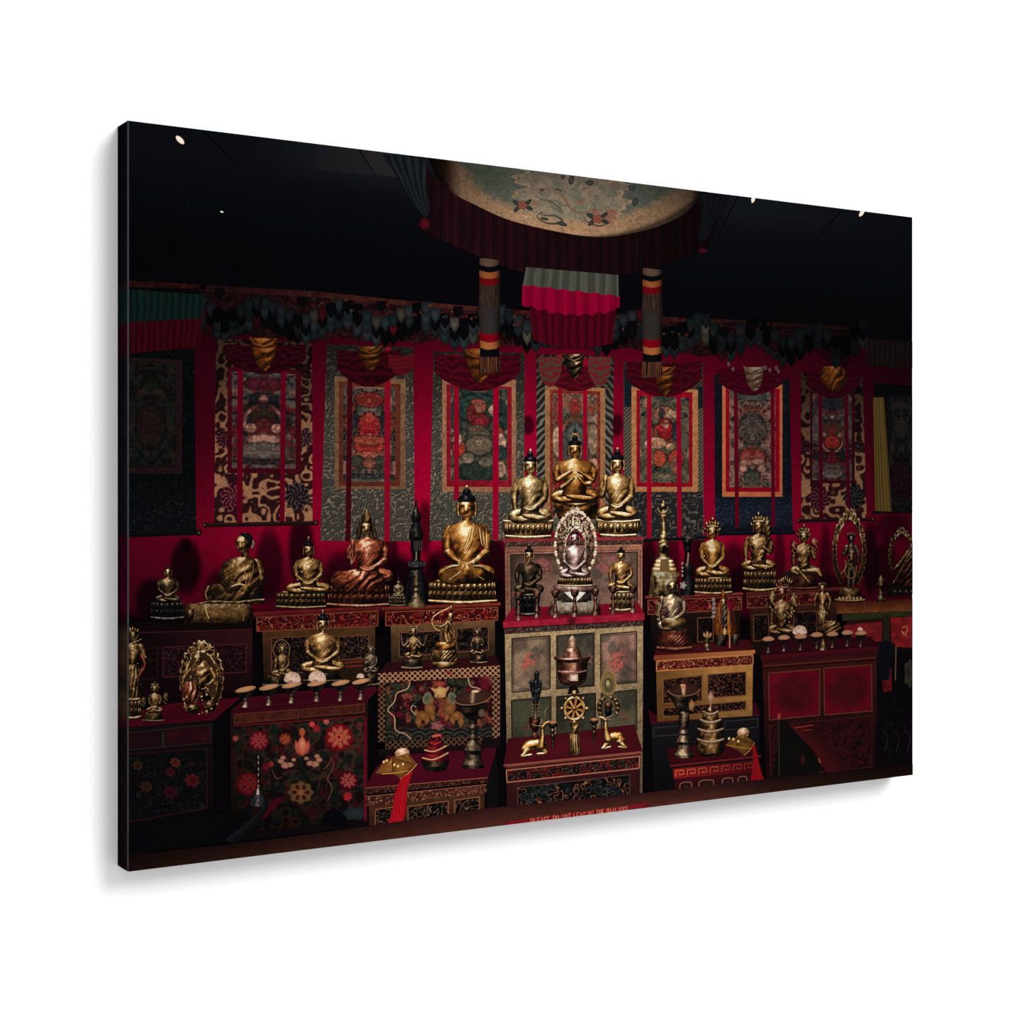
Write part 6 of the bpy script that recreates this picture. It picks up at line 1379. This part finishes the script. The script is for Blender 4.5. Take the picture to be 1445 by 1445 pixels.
# ------------------------------------------------------------------ second row right
br = seated('brown_statue', 'matt brown seated statue with long smooth head on the gilded cabinet', 15, 948, 810, 890, 'bronze', 15, 18, 1.35, 'none', ('raised', 'lap'), 0, bodymat='pewter', flum=1.1, ped=lotus(951, 886, 918, 20, 25, 'redwood', .82, 12, 'plain', 31), seed=171, rough=.2)
k = Ink(); puff(k, [(872, 934, 966), (880, 932, 970), (886, 934, 970)], 'gold', 0, .78, (-.5, .4)); put(k, 'golden_knee', 15.8, br, 'gilded folded legs')
k = Ink()
for j in range(9): blob(k, 930 + 5 * math.sin(j * 2), 848 + j * 3.2, 2.2, 2, ramp('pewter', np.array(.3 + .06 * j)), j * .1)
stroke(k, [(929, 855), (930, 872), (931, 878)], 1.2, (130, 100, 76), 2); put(k, 'flower_stem', 15.8, br)
puffk = Ink(); puff(puffk, [(896, 928, 974), (905, 926, 976), (912, 927, 974)], 'redwood', 0, .9, (-.3, .3), (.5, 8, 3), rough=.3); put(puffk, 'petal_band', 15.5, br)
k = Ink()
puff(k, [(846, 1016, 1026), (856, 1012, 1032), (868, 1009, 1036), (884, 1006, 1039), (895, 1007, 1040)], 'saffron', 0, 1.0, (-.3, .2), (.25, 3, .6), rough=.08)
puff(k, [(846, 1017, 1025), (856, 1017, 1026), (880, 1018, 1026), (894, 1019, 1026)], 'pewter', 6, .8, (-.2, .2), (.4, 1, 5))
for x in (1015.5, 1029): stroke(k, [(x, 858), (x + .5, 882)], [2.4, 3], (52, 28, 26), 16); stroke(k, [(x - .8, 858), (x, 880)], .8, (150, 112, 84), 17)
ell(k, 1020.5, 850, 4, 6.5, 'gold', 12, 0, .8, face_fn(0), res=.6); blob(k, 1022, 891, 2.4, 5, (200, 160, 110), 18)
sr = put(k, 'robed_statue', 15, None, 'small statue wearing a bright orange cloth robe and pointed hat, on the gilded cabinet')
k = Ink(); puff(k, [(832, 1018, 1020.5), (838, 1016.5, 1023), (845, 1015.5, 1026)], 'saffron', 0, .85); fan(k, [(1024, 846), (1030, 850), (1034, 860), (1028, 862)], (120, 6, 40), 1); put(k, 'pointed_hat', 15.5, sr)
k = Ink(); puff(k, [(894, 1009, 1025), (905, 1008, 1024), (912, 1009, 1024)], 'pewter', 0, .62); puff(k, [(894, 1031, 1042), (904, 1031, 1042), (910, 1032, 1041)], 'pewter', 0, .58); stroke(k, [(1029, 890), (1029, 914)], 2, (190, 120, 90), 10); put(k, 'pedestal', 14.5, sr)
k = Ink(); lathe(k, 997.5, [(892, 1.5), (898, 5), (903, 4), (908, 2.2), (911, 4), (917, 5)], 'brass', 0, .7, .1, rough=.5); 
for s in (-1, 0, 1): blob(k, 997.5 + s * 4, 896 - 2 * (s == 0), 1.8, 3.4, (176, 120, 76), 10, s * .4)
put(k, 'small_vase', 15, None, 'small golden vase between the brown statue and the orange-robed statue')
k = Ink()
for j in range(5): blob(k, 1006 + (j % 2), 846 + j * 6, 2.6, 3.6, (96, 84, 76), j * .1, .3 * j, (160, 148, 138))
put(k, 'silver_ornament', 14.5, None, 'twisted silver ornament left of the orange-robed statue')
sw = seated('ornate_statue', 'golden crowned figure with two tall leaf-shaped flowers, kneeling among the grain bowls at right', 13, 1103, 818, 896, 'copper', 12, 18, .85, 'crown', ('down', 'chest'), 0, bodymat='dgold', ped=None, seed=181, jewel=16, rough=.3)
leafy(13.8, sw, [(1089, 848, 5, 17, .1), (1120, 850, 5, 16, -.1)], 'dgold', .95)
k = Ink()
for j in range(7): ell(k, 1108 + j * 2.6 - 8, 812 + abs(j - 3) * 1.6 + 6, 1.5, 6, 'dgold', 2, (j - 3) * .18, .85)
put(k, 'leaf_crown', 13.6, sw)
sy = standing('standing_statue', 'slim golden standing figure above the right row of grain bowls', 13, 1160, 822, 890, 'dgold', 8, .95, 191, None, None, ((-1.2, .5), (1.0, .55)), 8)
k = Ink(); puff(k, [(876, 1164, 1182), (884, 1158, 1187), (894, 1156, 1186)], 'dgold', 0, .9, (-.4, .4), (.5, 3, 3), rough=.3); put(k, 'gold_pedestal', 13.4, sy)
names = ['leftmost grain bowl on the red chest at right', 'second grain bowl from the left on the red chest', 'grain bowl topped with a large white blossom on the red chest', 'grain bowl just right of the white blossom on the red chest', 'third grain bowl from the right on the red chest', 'second grain bowl from the right on the red chest', 'last grain bowl at right on the red chest, small white flower on it']
for i, (x, y, w) in enumerate([(1083.5, 902.5, 8.4), (1105.5, 900.5, 8.4), (1129, 899, 8.6), (1152, 896.5, 8.6), (1174, 895.5, 8.2), (1195, 893.5, 8.2), (1214, 894, 8.2)]):
    cup('grain_bowl', names[i], 15.5, x, y, w, 18, 'pewter', .78, (214, 146, 106), -.03, 3.2, {2: (1128, 892, 9.5), 6: (1213, 888.5, 3.6)}.get(i))
k = Ink(); lathe(k, 1161, [(902, 1), (908, 3), (914, 4), (917, 6)], 'brass', 0, .8, .1); put(k, 'small_finial', 16, None, 'tiny golden cone standing between the grain bowls at right')

# ------------------------------------------------------------------ second row left
sl = standing('standing_statue', 'tall golden crowned standing figure at the left edge', 13.5, 187, 886, 990, 'dgold', 12, .9, 201, None, lotus(186, 984, 1014, 12, 13, 'dgold', .9, 7, 'double', 33), ((-1.0, .48), (1.4, .40)), 14, face='dgold')
k = Ink()
for i, (x, y) in enumerate(((181, 884), (184, 890), (190, 887), (195, 896), (199, 902))): tube(k, [(188, 908, 2), (x, y, 1)], 'dgold', i, .8)
tube(k, [(199, 924, 2), (204, 938, 2.4), (198, 950, 2), (192, 958, 1.5)], 'copper', 6, .95); put(k, 'spiked_crown', 14.2, sl)
ss = seated('small_ornate_statue', 'small golden crowned figure with a flower, on the red table at lower left', 14, 218, 962, 1006, 'dgold', 7, 11, .9, 'crown', ('lap', 'chest'), 0, seed=211, jewel=10, rough=.35, ped=lotus(216, 1004, 1018, 12, 16, 'dgold', .6, 7, 'plain', 35))
leafy(14.5, ss, [(233, 985, 4, 9, .2), (202, 990, 4, 8, 0)], 'dgold', .7)
hb = put(halo(284, 958, 31, 53, .70, 'dgold', 1.0, -50, 232, .02, 11, 4.6, (58, 38, 20)), 'haloed_statue', 13.5, None, 'golden many-figured statue with a broad rounded halo, lower left')
k = Ink(); puff(k, [(932, 276, 292), (945, 268, 300), (958, 272, 296), (966, 270, 296)], 'dgold', 6, 1.05, (-.4, .3), (.3, 2, 3), rough=.3); ell(k, 279, 930, 6, 9, 'dgold', 14, 0, .9, face_fn(-.2), res=.6)
puff(k, [(962, 258, 276), (975, 255, 282), (990, 256, 284)], 'copper', 4, .95, (-.4, .3), (.5, 4, 1.5)); tube(k, [(268, 945, 3), (260, 955, 3), (257, 966, 2)], 'dgold', 10); tube(k, [(298, 945, 4), (302, 958, 3.4), (294, 966, 2)], 'dgold', 10, 1.05)
for j in range(60): blob(k, rnd.uniform(256, 306), rnd.uniform(955, 1008), rnd.uniform(.6, 1.6), rnd.uniform(.8, 2.4), ramp('dgold', np.array(rnd.uniform(.3, .95))), 20, rnd.uniform(0, 3))
ell(k, 272, 1000, 10, 7, 'dgold', 3, 0, .8); ell(k, 296, 996, 9, 9, 'bronze', 2, 0, 1); put(k, 'figure_group', 14, hb)
sb = seated('golden_statue', 'greenish golden seated statue behind the left row of bowls, hands in lap', 14, 455, 860, 950, 'dgold', 19.5, 30, 1.12, 'bun', 'lap', .05, seed=221, rough=.12, ped=lotus(455, 946, 962, 24, 28, 'bronze', .8, 9, 'plain', 37))
sc_ = seated('small_ornate_statue', 'small golden figure with leafy arch, left of the greenish statue behind the bowls', 14, 398, 905, 955, 'dgold', 8, 15, .85, 'crown', ('down', 'lap'), 0, seed=231, jewel=10, rough=.3, ped=lotus(388, 953, 968, 14, 18, 'bronze', .9, 8, 'plain', 38))
k = Ink(); stroke(k, [(392, 930), (385, 918), (390, 905), (400, 903), (408, 912), (407, 926)], 1.3, ramp('dgold', np.array(.6)), 0); put(k, 'leafy_arch', 13.6, sc_)
seated('small_ornate_statue', 'small dark figure right of the greenish statue behind the bowls', 14, 523, 908, 950, 'pewter', 7, 10, .85, 'crown', ('chest', 'lap'), 0, seed=241, jewel=6, rough=.3, ped=lotus(522, 948, 968, 10, 12, 'bronze', .9, 6, 'plain', 39))
names = ['leftmost silver bowl of pale grain on the painted chest', 'second silver bowl of grain from the left on the painted chest', 'silver bowl with a rose-like white flower on the painted chest', 'silver bowl with a shell-like white flower on the painted chest', 'silver bowl of grain right of the two flower bowls on the painted chest', 'last silver bowl at the right corner of the painted chest, small flower on it']
for i, (x, y, w, f) in enumerate([(346, 972.5, 14.5, None), (379, 969.5, 14, None), (411, 966.5, 14, (412, 959, 11)), (446.5, 964, 13.5, (447, 958, 11.5)), (480, 963.5, 13, None), (508.5, 961.5, 12.5, (508, 955, 5))]):
    cup('grain_bowl', names[i], 16, x, y, w, 25, 'pewter', 1.0, (226, 160, 112), -.20, 1.5, f)
sd = seated('four_armed_statue', 'four-armed golden seated figure on the lion chest, left', 14, 583, 880, 930, 'dgold', 8, 12, .9, 'crown', ('chest', 'chest'), 0, seed=251, jewel=8, rough=.25, ped=lotus(581, 926, 944, 13, 15, 'pewter', .8, 9, 'plain', 41))
k = Ink()
for s in (-1, 1): tube(k, [(583 + s * 7, 905, 2), (583 + s * 14, 911, 1.8), (583 + s * 17, 902, 1.5), (584 + s * 18, 897, 1)], 'pewter', 2, 1.0)
put(k, 'raised_arm', 14.6, sd)
k = Ink()
tube(k, [(634, 905, 3), (630, 885, 4), (634, 876, 4.4), (637, 868, 3.4)], 'dgold', 6, 1.05); tube(k, [(630, 884, 4), (628, 895, 3.6), (631, 906, 2.6)], 'gold', 8, .9); ell(k, 635, 870, 4.5, 6, 'dgold', 14, .2, 1, face_fn(0), res=.6); ell(k, 636, 859, 2.4, 7, 'dgold', 10, .1, .9)
tube(k, [(634, 880, 2), (640, 890, 1.6), (640, 900, 1)], 'dgold', 12, .9); tube(k, [(630, 880, 2), (622, 884, 1.6), (613, 883, 1.3)], 'dgold', 12, .9); tube(k, [(636, 892, 2.4), (643, 902, 2), (640, 908, 1.4)], 'dgold', 4, .85)
dn = put(k, 'dancing_statue', 14.5, None, 'slim golden dancing figure with a bow on the lion chest')
k = Ink(); stroke(k, [(636, 856), (620, 864), (611, 870)], 1.5, ramp('gold', np.array(.8)), 0); stroke(k, [(611, 870), (609, 878), (614, 887), (620, 890)], 1.2, ramp('gold', np.array(.75)), 0); put(k, 'bow', 14, dn)
k = Ink(); puff(k, [(906, 616, 640), (912, 613, 643), (918, 614, 642)], 'orange', 4, 1.0, (-.5, .4)); puff(k, [(917, 609, 644), (924, 607, 645), (935, 608, 645)], 'dgold', 0, .85, (-.2, .2), (.5, 7, 3), rough=.5); puff(k, [(934, 610, 644), (938, 608, 646), (942, 614, 642)], 'gold', 2, .9); put(k, 'pedestal', 14, dn)
seated('small_ornate_statue', 'small dark haloed figure on the lion chest, right', 14, 673, 884, 924, 'bronze', 7, 10, 1.15, 'crown', ('down', 'chest'), 0, seed=261, jewel=8, rough=.3, ped=lotus(675, 922, 936, 11, 12, 'bronze', 1.0, 8, 'plain', 43))

# ------------------------------------------------------------------ offerings in front
k = Ink(); tl = .14
lathe(k, 807, [(897, 1), (899, 3.5), (903, 5), (908, 5.4), (913, 5.4)], 'cream', 6, .95, .05); lathe(k, 807, [(912, 5.5), (914, 9), (918, 11), (924, 12), (928, 13)], 'rose', 4, 1.0, .1)
lathe(k, 807, [(926, 24.5), (928, 26.5), (930, 25), (933, 22), (945, 21), (946, 22), (949, 21), (958, 19.5), (963, 17), (966, 12)], 'rose', 0, 1.0, .10)
stroke(k, [(787, 947), (807, 950), (827, 946)], 1.6, ramp('rose', np.array(.75)) * .9, 30); fan(k, [(803.5, 952), (815, 951), (815, 961), (804, 961)], (190, 140, 118), 31, (250, 232, 214)); fan(k, [(806, 935), (813, 935), (812, 946), (806, 946)], (150, 92, 72), 31, (214, 160, 136))
po = put(k, 'copper_vessel', 13, None, 'lidded copper vessel with a pale knob hanging before the tall cabinet')
k = Ink(); fan(k, [(804, 966), (812, 966), (818, 978), (800, 980)], (14, 10, 10)); put(k, 'foot', 12.8, po)
# wheel
k = Ink(); cx, cy = 810, 1000
n = 56; t = np.linspace(0, 2 * PI, n + 1)
for (r0, r1, f) in ((12.2, 17.4, .85),):
    pts = [(cx + (r0 + r1) / 2 * math.cos(a) * .92, cy + (r0 + r1) / 2 * math.sin(a) * 1.05, 2.7) for a in t]
    tube(k, pts, 'gold', 6, 1.0, res=1.0)
for j in range(8):
    a = j * PI / 4 + .2; c_, s_ = math.cos(a), math.sin(a)
    fan(k, [(cx + 3 * c_ * .92 - 1 * s_, cy + 3 * s_ + 1 * c_), (cx + 13 * c_ * .92 - 2 * s_, cy + 13 * s_ * 1.05 + 2 * c_), (cx + 13 * c_ * .92 + 2 * s_, cy + 13 * s_ * 1.05 - 2 * c_), (cx + 3 * c_ * .92 + 1 * s_, cy + 3 * s_ - 1 * c_)], ramp('orange', np.array(.62 + .12 * (j % 2))), 8)
    a = j * PI / 4; ell(k, cx + 18.4 * math.cos(a) * .95, cy + 19.5 * math.sin(a), 2.6 + (j in (0, 4)) * 1.2, 2.8 + (j in (2, 6)), 'gold', 10, 0, 1)
ell(k, cx, cy, 3.2, 3.4, 'gold', 12, 0, 1); blob(k, cx, cy, 13, 14.5, (14, 9, 9), -2)
ell(k, 810, 978, 4, 4.5, 'gold', 12, 0, 1.05)
wh = put(k, 'dharma_wheel', 15.5, None, 'golden eight-spoked wheel on a fluted stand, centre of the low altar')
k = Ink(); puff(k, [(1013, 803, 817), (1022, 804, 817), (1030, 806, 815), (1036, 804, 816)], 'gold', 4, .95, (-.4, .3), (.3, 2, 2)); puff(k, [(1035, 802, 818), (1040, 803, 817), (1056, 802, 819), (1061, 801, 820), (1065, 804, 817)], 'gold', 0, .9, (-.2, .3), (.5, 5, 0), rough=.1); put(k, 'fluted_stand', 15, wh)
# deer
def deer(label, pts_body, neck, head, horn, legs, lum=1.15):
    k = Ink(); tube(k, pts_body, 'orange', 4, lum, seed=3); tube(k, neck, 'gold', 8, lum); tube(k, head, 'gold', 10, lum)
    for l in legs: tube(k, l, 'gold', 6, lum)
    b = put(k, 'deer_figure', 15.5, None, label); 
    for hh in horn:
        k = Ink(); tube(k, hh, 'brass', 0, .9); put(k, 'horn', 15.2, b)
deer('golden resting deer left of the wheel, head raised toward it', [(741, 1057, 6), (747, 1052, 8), (757, 1050, 7), (765, 1050, 6)], [(763, 1053, 7), (765, 1041, 3.6), (765, 1030, 2.6), (766, 1026, 2.4)], [(765, 1026, 2.6), (769, 1021, 2.4), (775, 1018, 1.3)], [[(766, 1022, .8), (768, 1010, .7), (769, 1003, .7), (772, 999, .5)], [(764, 1024, .7), (758, 1024, .6), (750, 1022, .4)]],
     [[(744, 1058, 5), (739, 1064, 2.6), (736, 1067, 2), (749, 1065, 2)], [(764, 1056, 5), (770, 1062, 2.6), (758, 1064, 2)]])
deer('golden resting deer right of the wheel, head turned up', [(857, 1043, 6.5), (864, 1040, 6.8), (872, 1040, 7), (877, 1044, 6)], [(857, 1043, 6.5), (854.5, 1030, 3.6), (854, 1020, 2.6), (853, 1016, 2.4)], [(854, 1016, 2.6), (850, 1013, 2.4), (845, 1012, 1.2)], [[(854, 1014, .8), (860, 1011, .7), (866, 1008, .4)], [(855, 1016, .7), (861, 1014, .5)]],
     [[(858, 1047, 5), (852, 1054, 2.6), (850, 1056, 2), (861, 1054, 2)], [(874, 1047, 5), (881, 1053, 2.6), (883, 1055, 2), (873, 1054, 2)]])
# peacock vase and lamps
k = Ink(); lathe(k, 754, [(1012, 7.5), (1018, 8), (1026, 6.5), (1033, 3), (1037, 4.5), (1040, 5)], 'copper', 0, .62, .1); stroke(k, [(762, 1014), (764, 1018), (761, 1021)], 1.2, (150, 120, 110), 8)
pvz = put(k, 'feather_vase', 14.5, None, 'copper vase holding dark peacock feathers, left on the low altar')
k = Ink()
for (x, y) in ((757, 950), (756, 963), (750, 963), (761, 964), (755, 976), (760, 974)): tube(k, [(755, 1008, .8), ((755 + x) / 2, (1000 + y) / 2, 2.5), (x, y, 3.6)], 'iron', 0, .95)
for (x, y) in ((757, 949), (750, 961), (762, 962), (756, 975), (752, 985)): blob(k, x, y, 2.2, 2.4, (30, 44, 48), 8, 0, (10, 12, 22)); blob(k, x, y, .8, .8, (110, 120, 118), 9, n=6)
put(k, 'peacock_feather', 14, pvz, 'dark blue-green feathers')
k = Ink()
for y in (993, 998, 1003, 1008): stroke(k, [(748, y), (755, y + 1.5), (762, y)], 1.3, ramp('pewter', np.array(.6)), 1)
tube(k, [(755, 988, 1.2), (755, 1014, 2)], 'pewter', 0, .9); put(k, 'spout_rings', 15, pvz)
for (x, y0, y1, w, lb) in ((779.5, 1018, 1055, 6.4, 'small dark stemmed cup with glowing rim, left of the wheel stand'), (838, 1014, 1049, 6.2, 'small dark stemmed cup with glowing rim, right of the wheel stand')):
    k = Ink(); h = y1 - y0; lathe(k, x, [(y0, w), (y0 + .16 * h, w * .9), (y0 + .26 * h, w * .4), (y0 + .34 * h, w * .6), (y0 + .46 * h, w * .28), (y0 + .55 * h, w * .5), (y0 + .7 * h, w * .3), (y0 + .85 * h, w * .32), (y0 + h, w * .3)], 'bronze', 0, 1.05, .14)
    c = put(k, 'butter_lamp', 14.5, None, lb); k = Ink(); blob(k, x, y0 + 1, w, 2.4, (120, 74, 48), 0, -.05, (220, 150, 104)); put(k, 'lamp_butter', 15, c)
# mirror ornament
k = Ink(); t = np.linspace(0, 2 * PI, 40)
P = [(858 + 10.5 * math.sin(a) * (1 - .12 * math.cos(a)), 964 - 17 * math.cos(a) * (1.06 if math.cos(a) > 0 else .95)) for a in t]
fan(k, P, (104, 82, 48), 0, (150, 122, 76)); stroke(k, P, 1.8, (150, 118, 70), 2, False); blob(k, 858, 966, 6.5, 10, (62, 54, 36), 1, 0, (120, 104, 70)); blob(k, 857, 964, 2.5, 4, (176, 152, 104), 2)
mr = put(k, 'drop_shaped_mirror', 13.5, None, 'drop-shaped golden mirror on an ornate stand, right side of the low altar')
k = Ink()
for s in (-1, 1): tube(k, [(858 + s * 3, 984, 2), (858 + s * 10, 988, 3), (858 + s * 13, 998, 3.4), (858 + s * 11, 1010, 2)], 'dgold', 0, .75, bump=.4)
ell(k, 858, 996, 6, 6, 'copper', 4, 0, .62); ell(k, 858, 1004, 5, 8, 'iron', 3, 0, .9); put(k, 'mirror_stand', 13, mr)

# large goblet left
k = Ink(); lathe(k, 667, [(990, 26), (992, 25), (996, 21), (1004, 18), (1010, 13), (1013, 8), (1016, 6), (1022, 5), (1027, 9), (1029, 6), (1036, 5), (1041, 7), (1044, 6), (1050, 11), (1058, 14), (1064, 11), (1072, 12), (1078, 15.5), (1083, 15)], 'pewter', 0, .72, .10)
gb = put(k, 'large_goblet', 17, None, 'large wide-mouthed metal goblet on the fretwork table in front of the lion chest')
k = Ink(); n = 44; t = np.linspace(0, 2 * PI, n, endpoint=False); px = 667 + 26 * np.cos(t); py = 984 + np.where(np.sin(t) < 0, 9.5, 10) * np.sin(t) - 3.6 * np.cos(t)
fan(k, np.stack([px, py], 1), (46, 26, 20), 0, (72, 44, 34)); stroke(k, [(x, y) for x, y in zip(px[0:23], py[0:23])], 1.5, (140, 90, 64), 2)
for j in range(9): fan(k, [(662 + j * 1.6, 978), (664 + j * 1.4, 977), (664 + j * 1.2, 992), (662 + j * 1.2, 992)], ramp('pewter', np.array(.35 + .5 * math.exp(-((j - 2.5) / 2) ** 2))), 1)
blob(k, 670, 975.5, 6, 2.2, (200, 150, 112), 3, -.1, (240, 200, 160)); put(k, 'bowl_interior', 17.4, gb)
k = Ink(); blob(k, 679, 1006, 5, 6, (74, 56, 44), 0, .3, (110, 84, 64)); put(k, 'leaf_ornament', 17.5, gb)
# grain cone
k = Ink()
for (y, w, h) in ((1037, 6.5, 5), (1043, 10.5, 8), (1052, 14.5, 9), (1062, 18, 9)): lathe(k, 614, [(y, w * .86), (y + h * .4, w), (y + h, w * 1.06)], 'cloth', (1070 - y) * .2, .72, .18)
lathe(k, 614, [(1070, 19.4), (1078, 19), (1086, 15)], 'bronze', -2, 1.15, .2)
gcone = put(k, 'grain_cone', 16.5, None, 'stepped dark red offering cone with pale bands on the fretwork table')
k = Ink()
for (x0, y0, x1, y1, b) in ((598, 1058, 630, 1052, 5), (595, 1069, 632, 1062, 6)): stroke(k, [(x0, y0), ((x0 + x1) / 2 - 2, (y0 + y1) / 2 + b), (x1, y1)], 2, (206, 146, 104), 0)
stroke(k, [(609, 1039), (621, 1037)], 3, (190, 96, 74), 0); stroke(k, [(606, 1047), (612, 1050), (622, 1046)], 2, (170, 40, 36), 0); blob(k, 611, 1044, 3, 1.6, (30, 10, 10), 1); put(k, 'pale_band', 17, gcone)
# shells
def shell(label, layer, P, fl, ball, rb, lum=1.0):
    k = Ink(); fan(k, P, np.array((112, 66, 26)) * lum, 0, np.array((158, 100, 46)) * lum)
    for j in range(26):
        u = rnd.uniform(.1, .9); v = rnd.uniform(.1, .9); a = np.array(P[0]) * (1 - u) * (1 - v) + np.array(P[1]) * u * (1 - v) + np.array(P[2]) * u * v + np.array(P[-1]) * (1 - u) * v
        blob(k, a[0], a[1], rnd.uniform(.6, 1.8), rnd.uniform(.5, 1), np.array((190, 140, 70)) * rnd.uniform(.5, 1.1) * lum, 2, rnd.uniform(0, 3))
    for (x, y) in fl: blob(k, x, y, 1.6, 2.2, (226, 180, 104), 3, .5, (255, 226, 150))
    q = np.array(P, float); m_ = len(q) // 2
    fan(k, [q[0], q[2], q[3], q[4], q[m_ + 1]], np.array((84, 48, 20)) * lum, 1.5, np.array((150, 94, 42)) * lum)
    for a_, b_ in ((2, 4), (3, 6)): stroke(k, [q[a_], (q[a_] + q[b_]) / 2 + 1, q[b_]], [1, 1.6, 1], np.array((196, 140, 66)) * lum, 2.5)
    s = put(k, 'cloth_wrap', layer, None, label)
    k = Ink(); ell(k, *ball, 'cream', 0, -.15, 1.05, rough=.05, add=.12); put(k, 'white_shell', layer + .5 - 1, s, 'smooth pale shell')
    k = Ink(); ruled(k, rb[0], rb[1], folds_fn(np.array((110, 4, 14)) * lum, np.array((205, 22, 36)) * lum, 5, 3, 1.1), 0, 1.2, True); put(k, 'red_ribbon', layer + .5, s, 'bright red ribbon hanging down')
shell('white conch in gold brocade with a long red ribbon, left corner of the fretwork table', 17, [(553, 1068), (576, 1064), (588, 1078), (576, 1087), (564, 1099), (552, 1090), (538, 1092), (529, 1091), (538, 1079)], [(541, 1075), (545, 1073), (556, 1079), (561, 1081), (568, 1078)], (567, 1063, 10.5, 8), ([(566, 1097), (557, 1120), (552, 1148), (544, 1166)], [(582, 1088), (574, 1115), (572, 1145), (566, 1164)]))
shell('white conch in gold brocade with a red ribbon, on the small red table at right', 17, [(1038, 1040), (1050, 1036), (1064, 1048), (1058, 1056), (1049, 1066), (1038, 1058), (1024, 1051), (1030, 1043)], [(1028, 1042), (1034, 1043), (1041, 1046)], (1048, 1034, 8.5, 7.5), ([(1060, 1052), (1062, 1070), (1060, 1092), (1058, 1112)], [(1065, 1052), (1069, 1070), (1074, 1090), (1082, 1110)]), .85)
# right goblet
k = Ink(); lathe(k, 964.5, [(980, 20), (985, 18), (994, 14), (1000, 10), (1003, 5), (1006, 7), (1016, 8), (1024, 7), (1029, 5), (1034, 8), (1037, 6), (1046, 12), (1050, 8), (1056, 9), (1064, 14), (1068, 14)], 'pewter', 0, .92, .12, rough=.2)
gb2 = put(k, 'large_goblet', 17, None, 'brown metal goblet with wide bowl on the small red table')
k = Ink(); px = 964.5 + 22 * np.cos(t); py = 973 + np.where(np.sin(t) < 0, 9, 9) * np.sin(t) - 1.2 * np.cos(t); fan(k, np.stack([px, py], 1), (46, 24, 20), 0, (66, 36, 30)); stroke(k, [(x, y) for x, y in zip(px[0:23], py[0:23])], 1.6, (124, 84, 62), 2); fan(k, [(960, 968), (967, 968), (966, 981), (962, 981)], (150, 104, 80), 1, (214, 168, 138)); blob(k, 963, 967, 4, 2, (206, 140, 96), 2); put(k, 'bowl_interior', 17.4, gb2)
k = Ink(); fan(k, [(975, 986), (980, 992), (978, 1000), (972, 1002), (971, 993)], (120, 80, 48), 0, (176, 128, 80)); put(k, 'leaf_ornament', 17.5, gb2)
# mandala tower
k = Ink()
for (y0, y1, w, wb) in ((1006, 1016, 10.5, 11.5), (1017, 1028, 14, 15.5), (1030, 1043, 17, 18), (1045, 1060, 18.5, 19.5)): lathe(k, 1002, [(y0, w), ((y0 + y1) / 2, wb), (y1, wb)], 'dgold', (1060 - y0) * .3, .85, .14, rough=.34)
lathe(k, 1002, [(1056, 19.5), (1062, 18), (1066, 13)], 'dgold', -2, .85, .14)
ms = put(k, 'tiered_offering', 16.5, None, 'four-tiered brass offering tower with grain ledges on the small red table')
k = Ink()
for (y, w) in ((1006, 10), (1017.5, 14), (1030.5, 17), (1045, 18)): tube(k, [(1002 - w, y - 2, 1.6), (1002 - w * .5, y + 1, 2), (1002, y + 2, 2.1), (1002 + w * .5, y + 1, 2), (1002 + w, y - 2, 1.6)], 'cream', 0, .82)
put(k, 'grain_ledge', 17, ms, 'ring of pale grain')
k = Ink(); lathe(k, 1002, [(993, 1), (998, 3), (1002, 6), (1004, 6)], 'bronze', 0, 1.2, .1); stroke(k, [(1002, 988), (1002, 998)], 1.2, (190, 150, 130), 8); fan(k, [(1002, 974), (1007, 983), (1004, 990), (1000, 990), (997, 983)], (140, 96, 78), 9, (196, 150, 126)); put(k, 'leaf_finial', 17, ms)
# bell, lower left
k = Ink(); lathe(k, 364, [(1066, 1), (1072, 1.8), (1078, 1.2), (1090, 1.6), (1096, 2), (1104, 1.4), (1112, 2), (1115, 4), (1120, 8), (1130, 11), (1136, 13)], 'iron', 0, 1.5, .12)
for y in (1068, 1076, 1085, 1093, 1102, 1109): blob(k, 364, y, 1, 2, (150, 130, 110), 20)
bl = put(k, 'hand_bell', 17.5, None, 'dark hand bell with slender beaded handle in front of the painted chest')
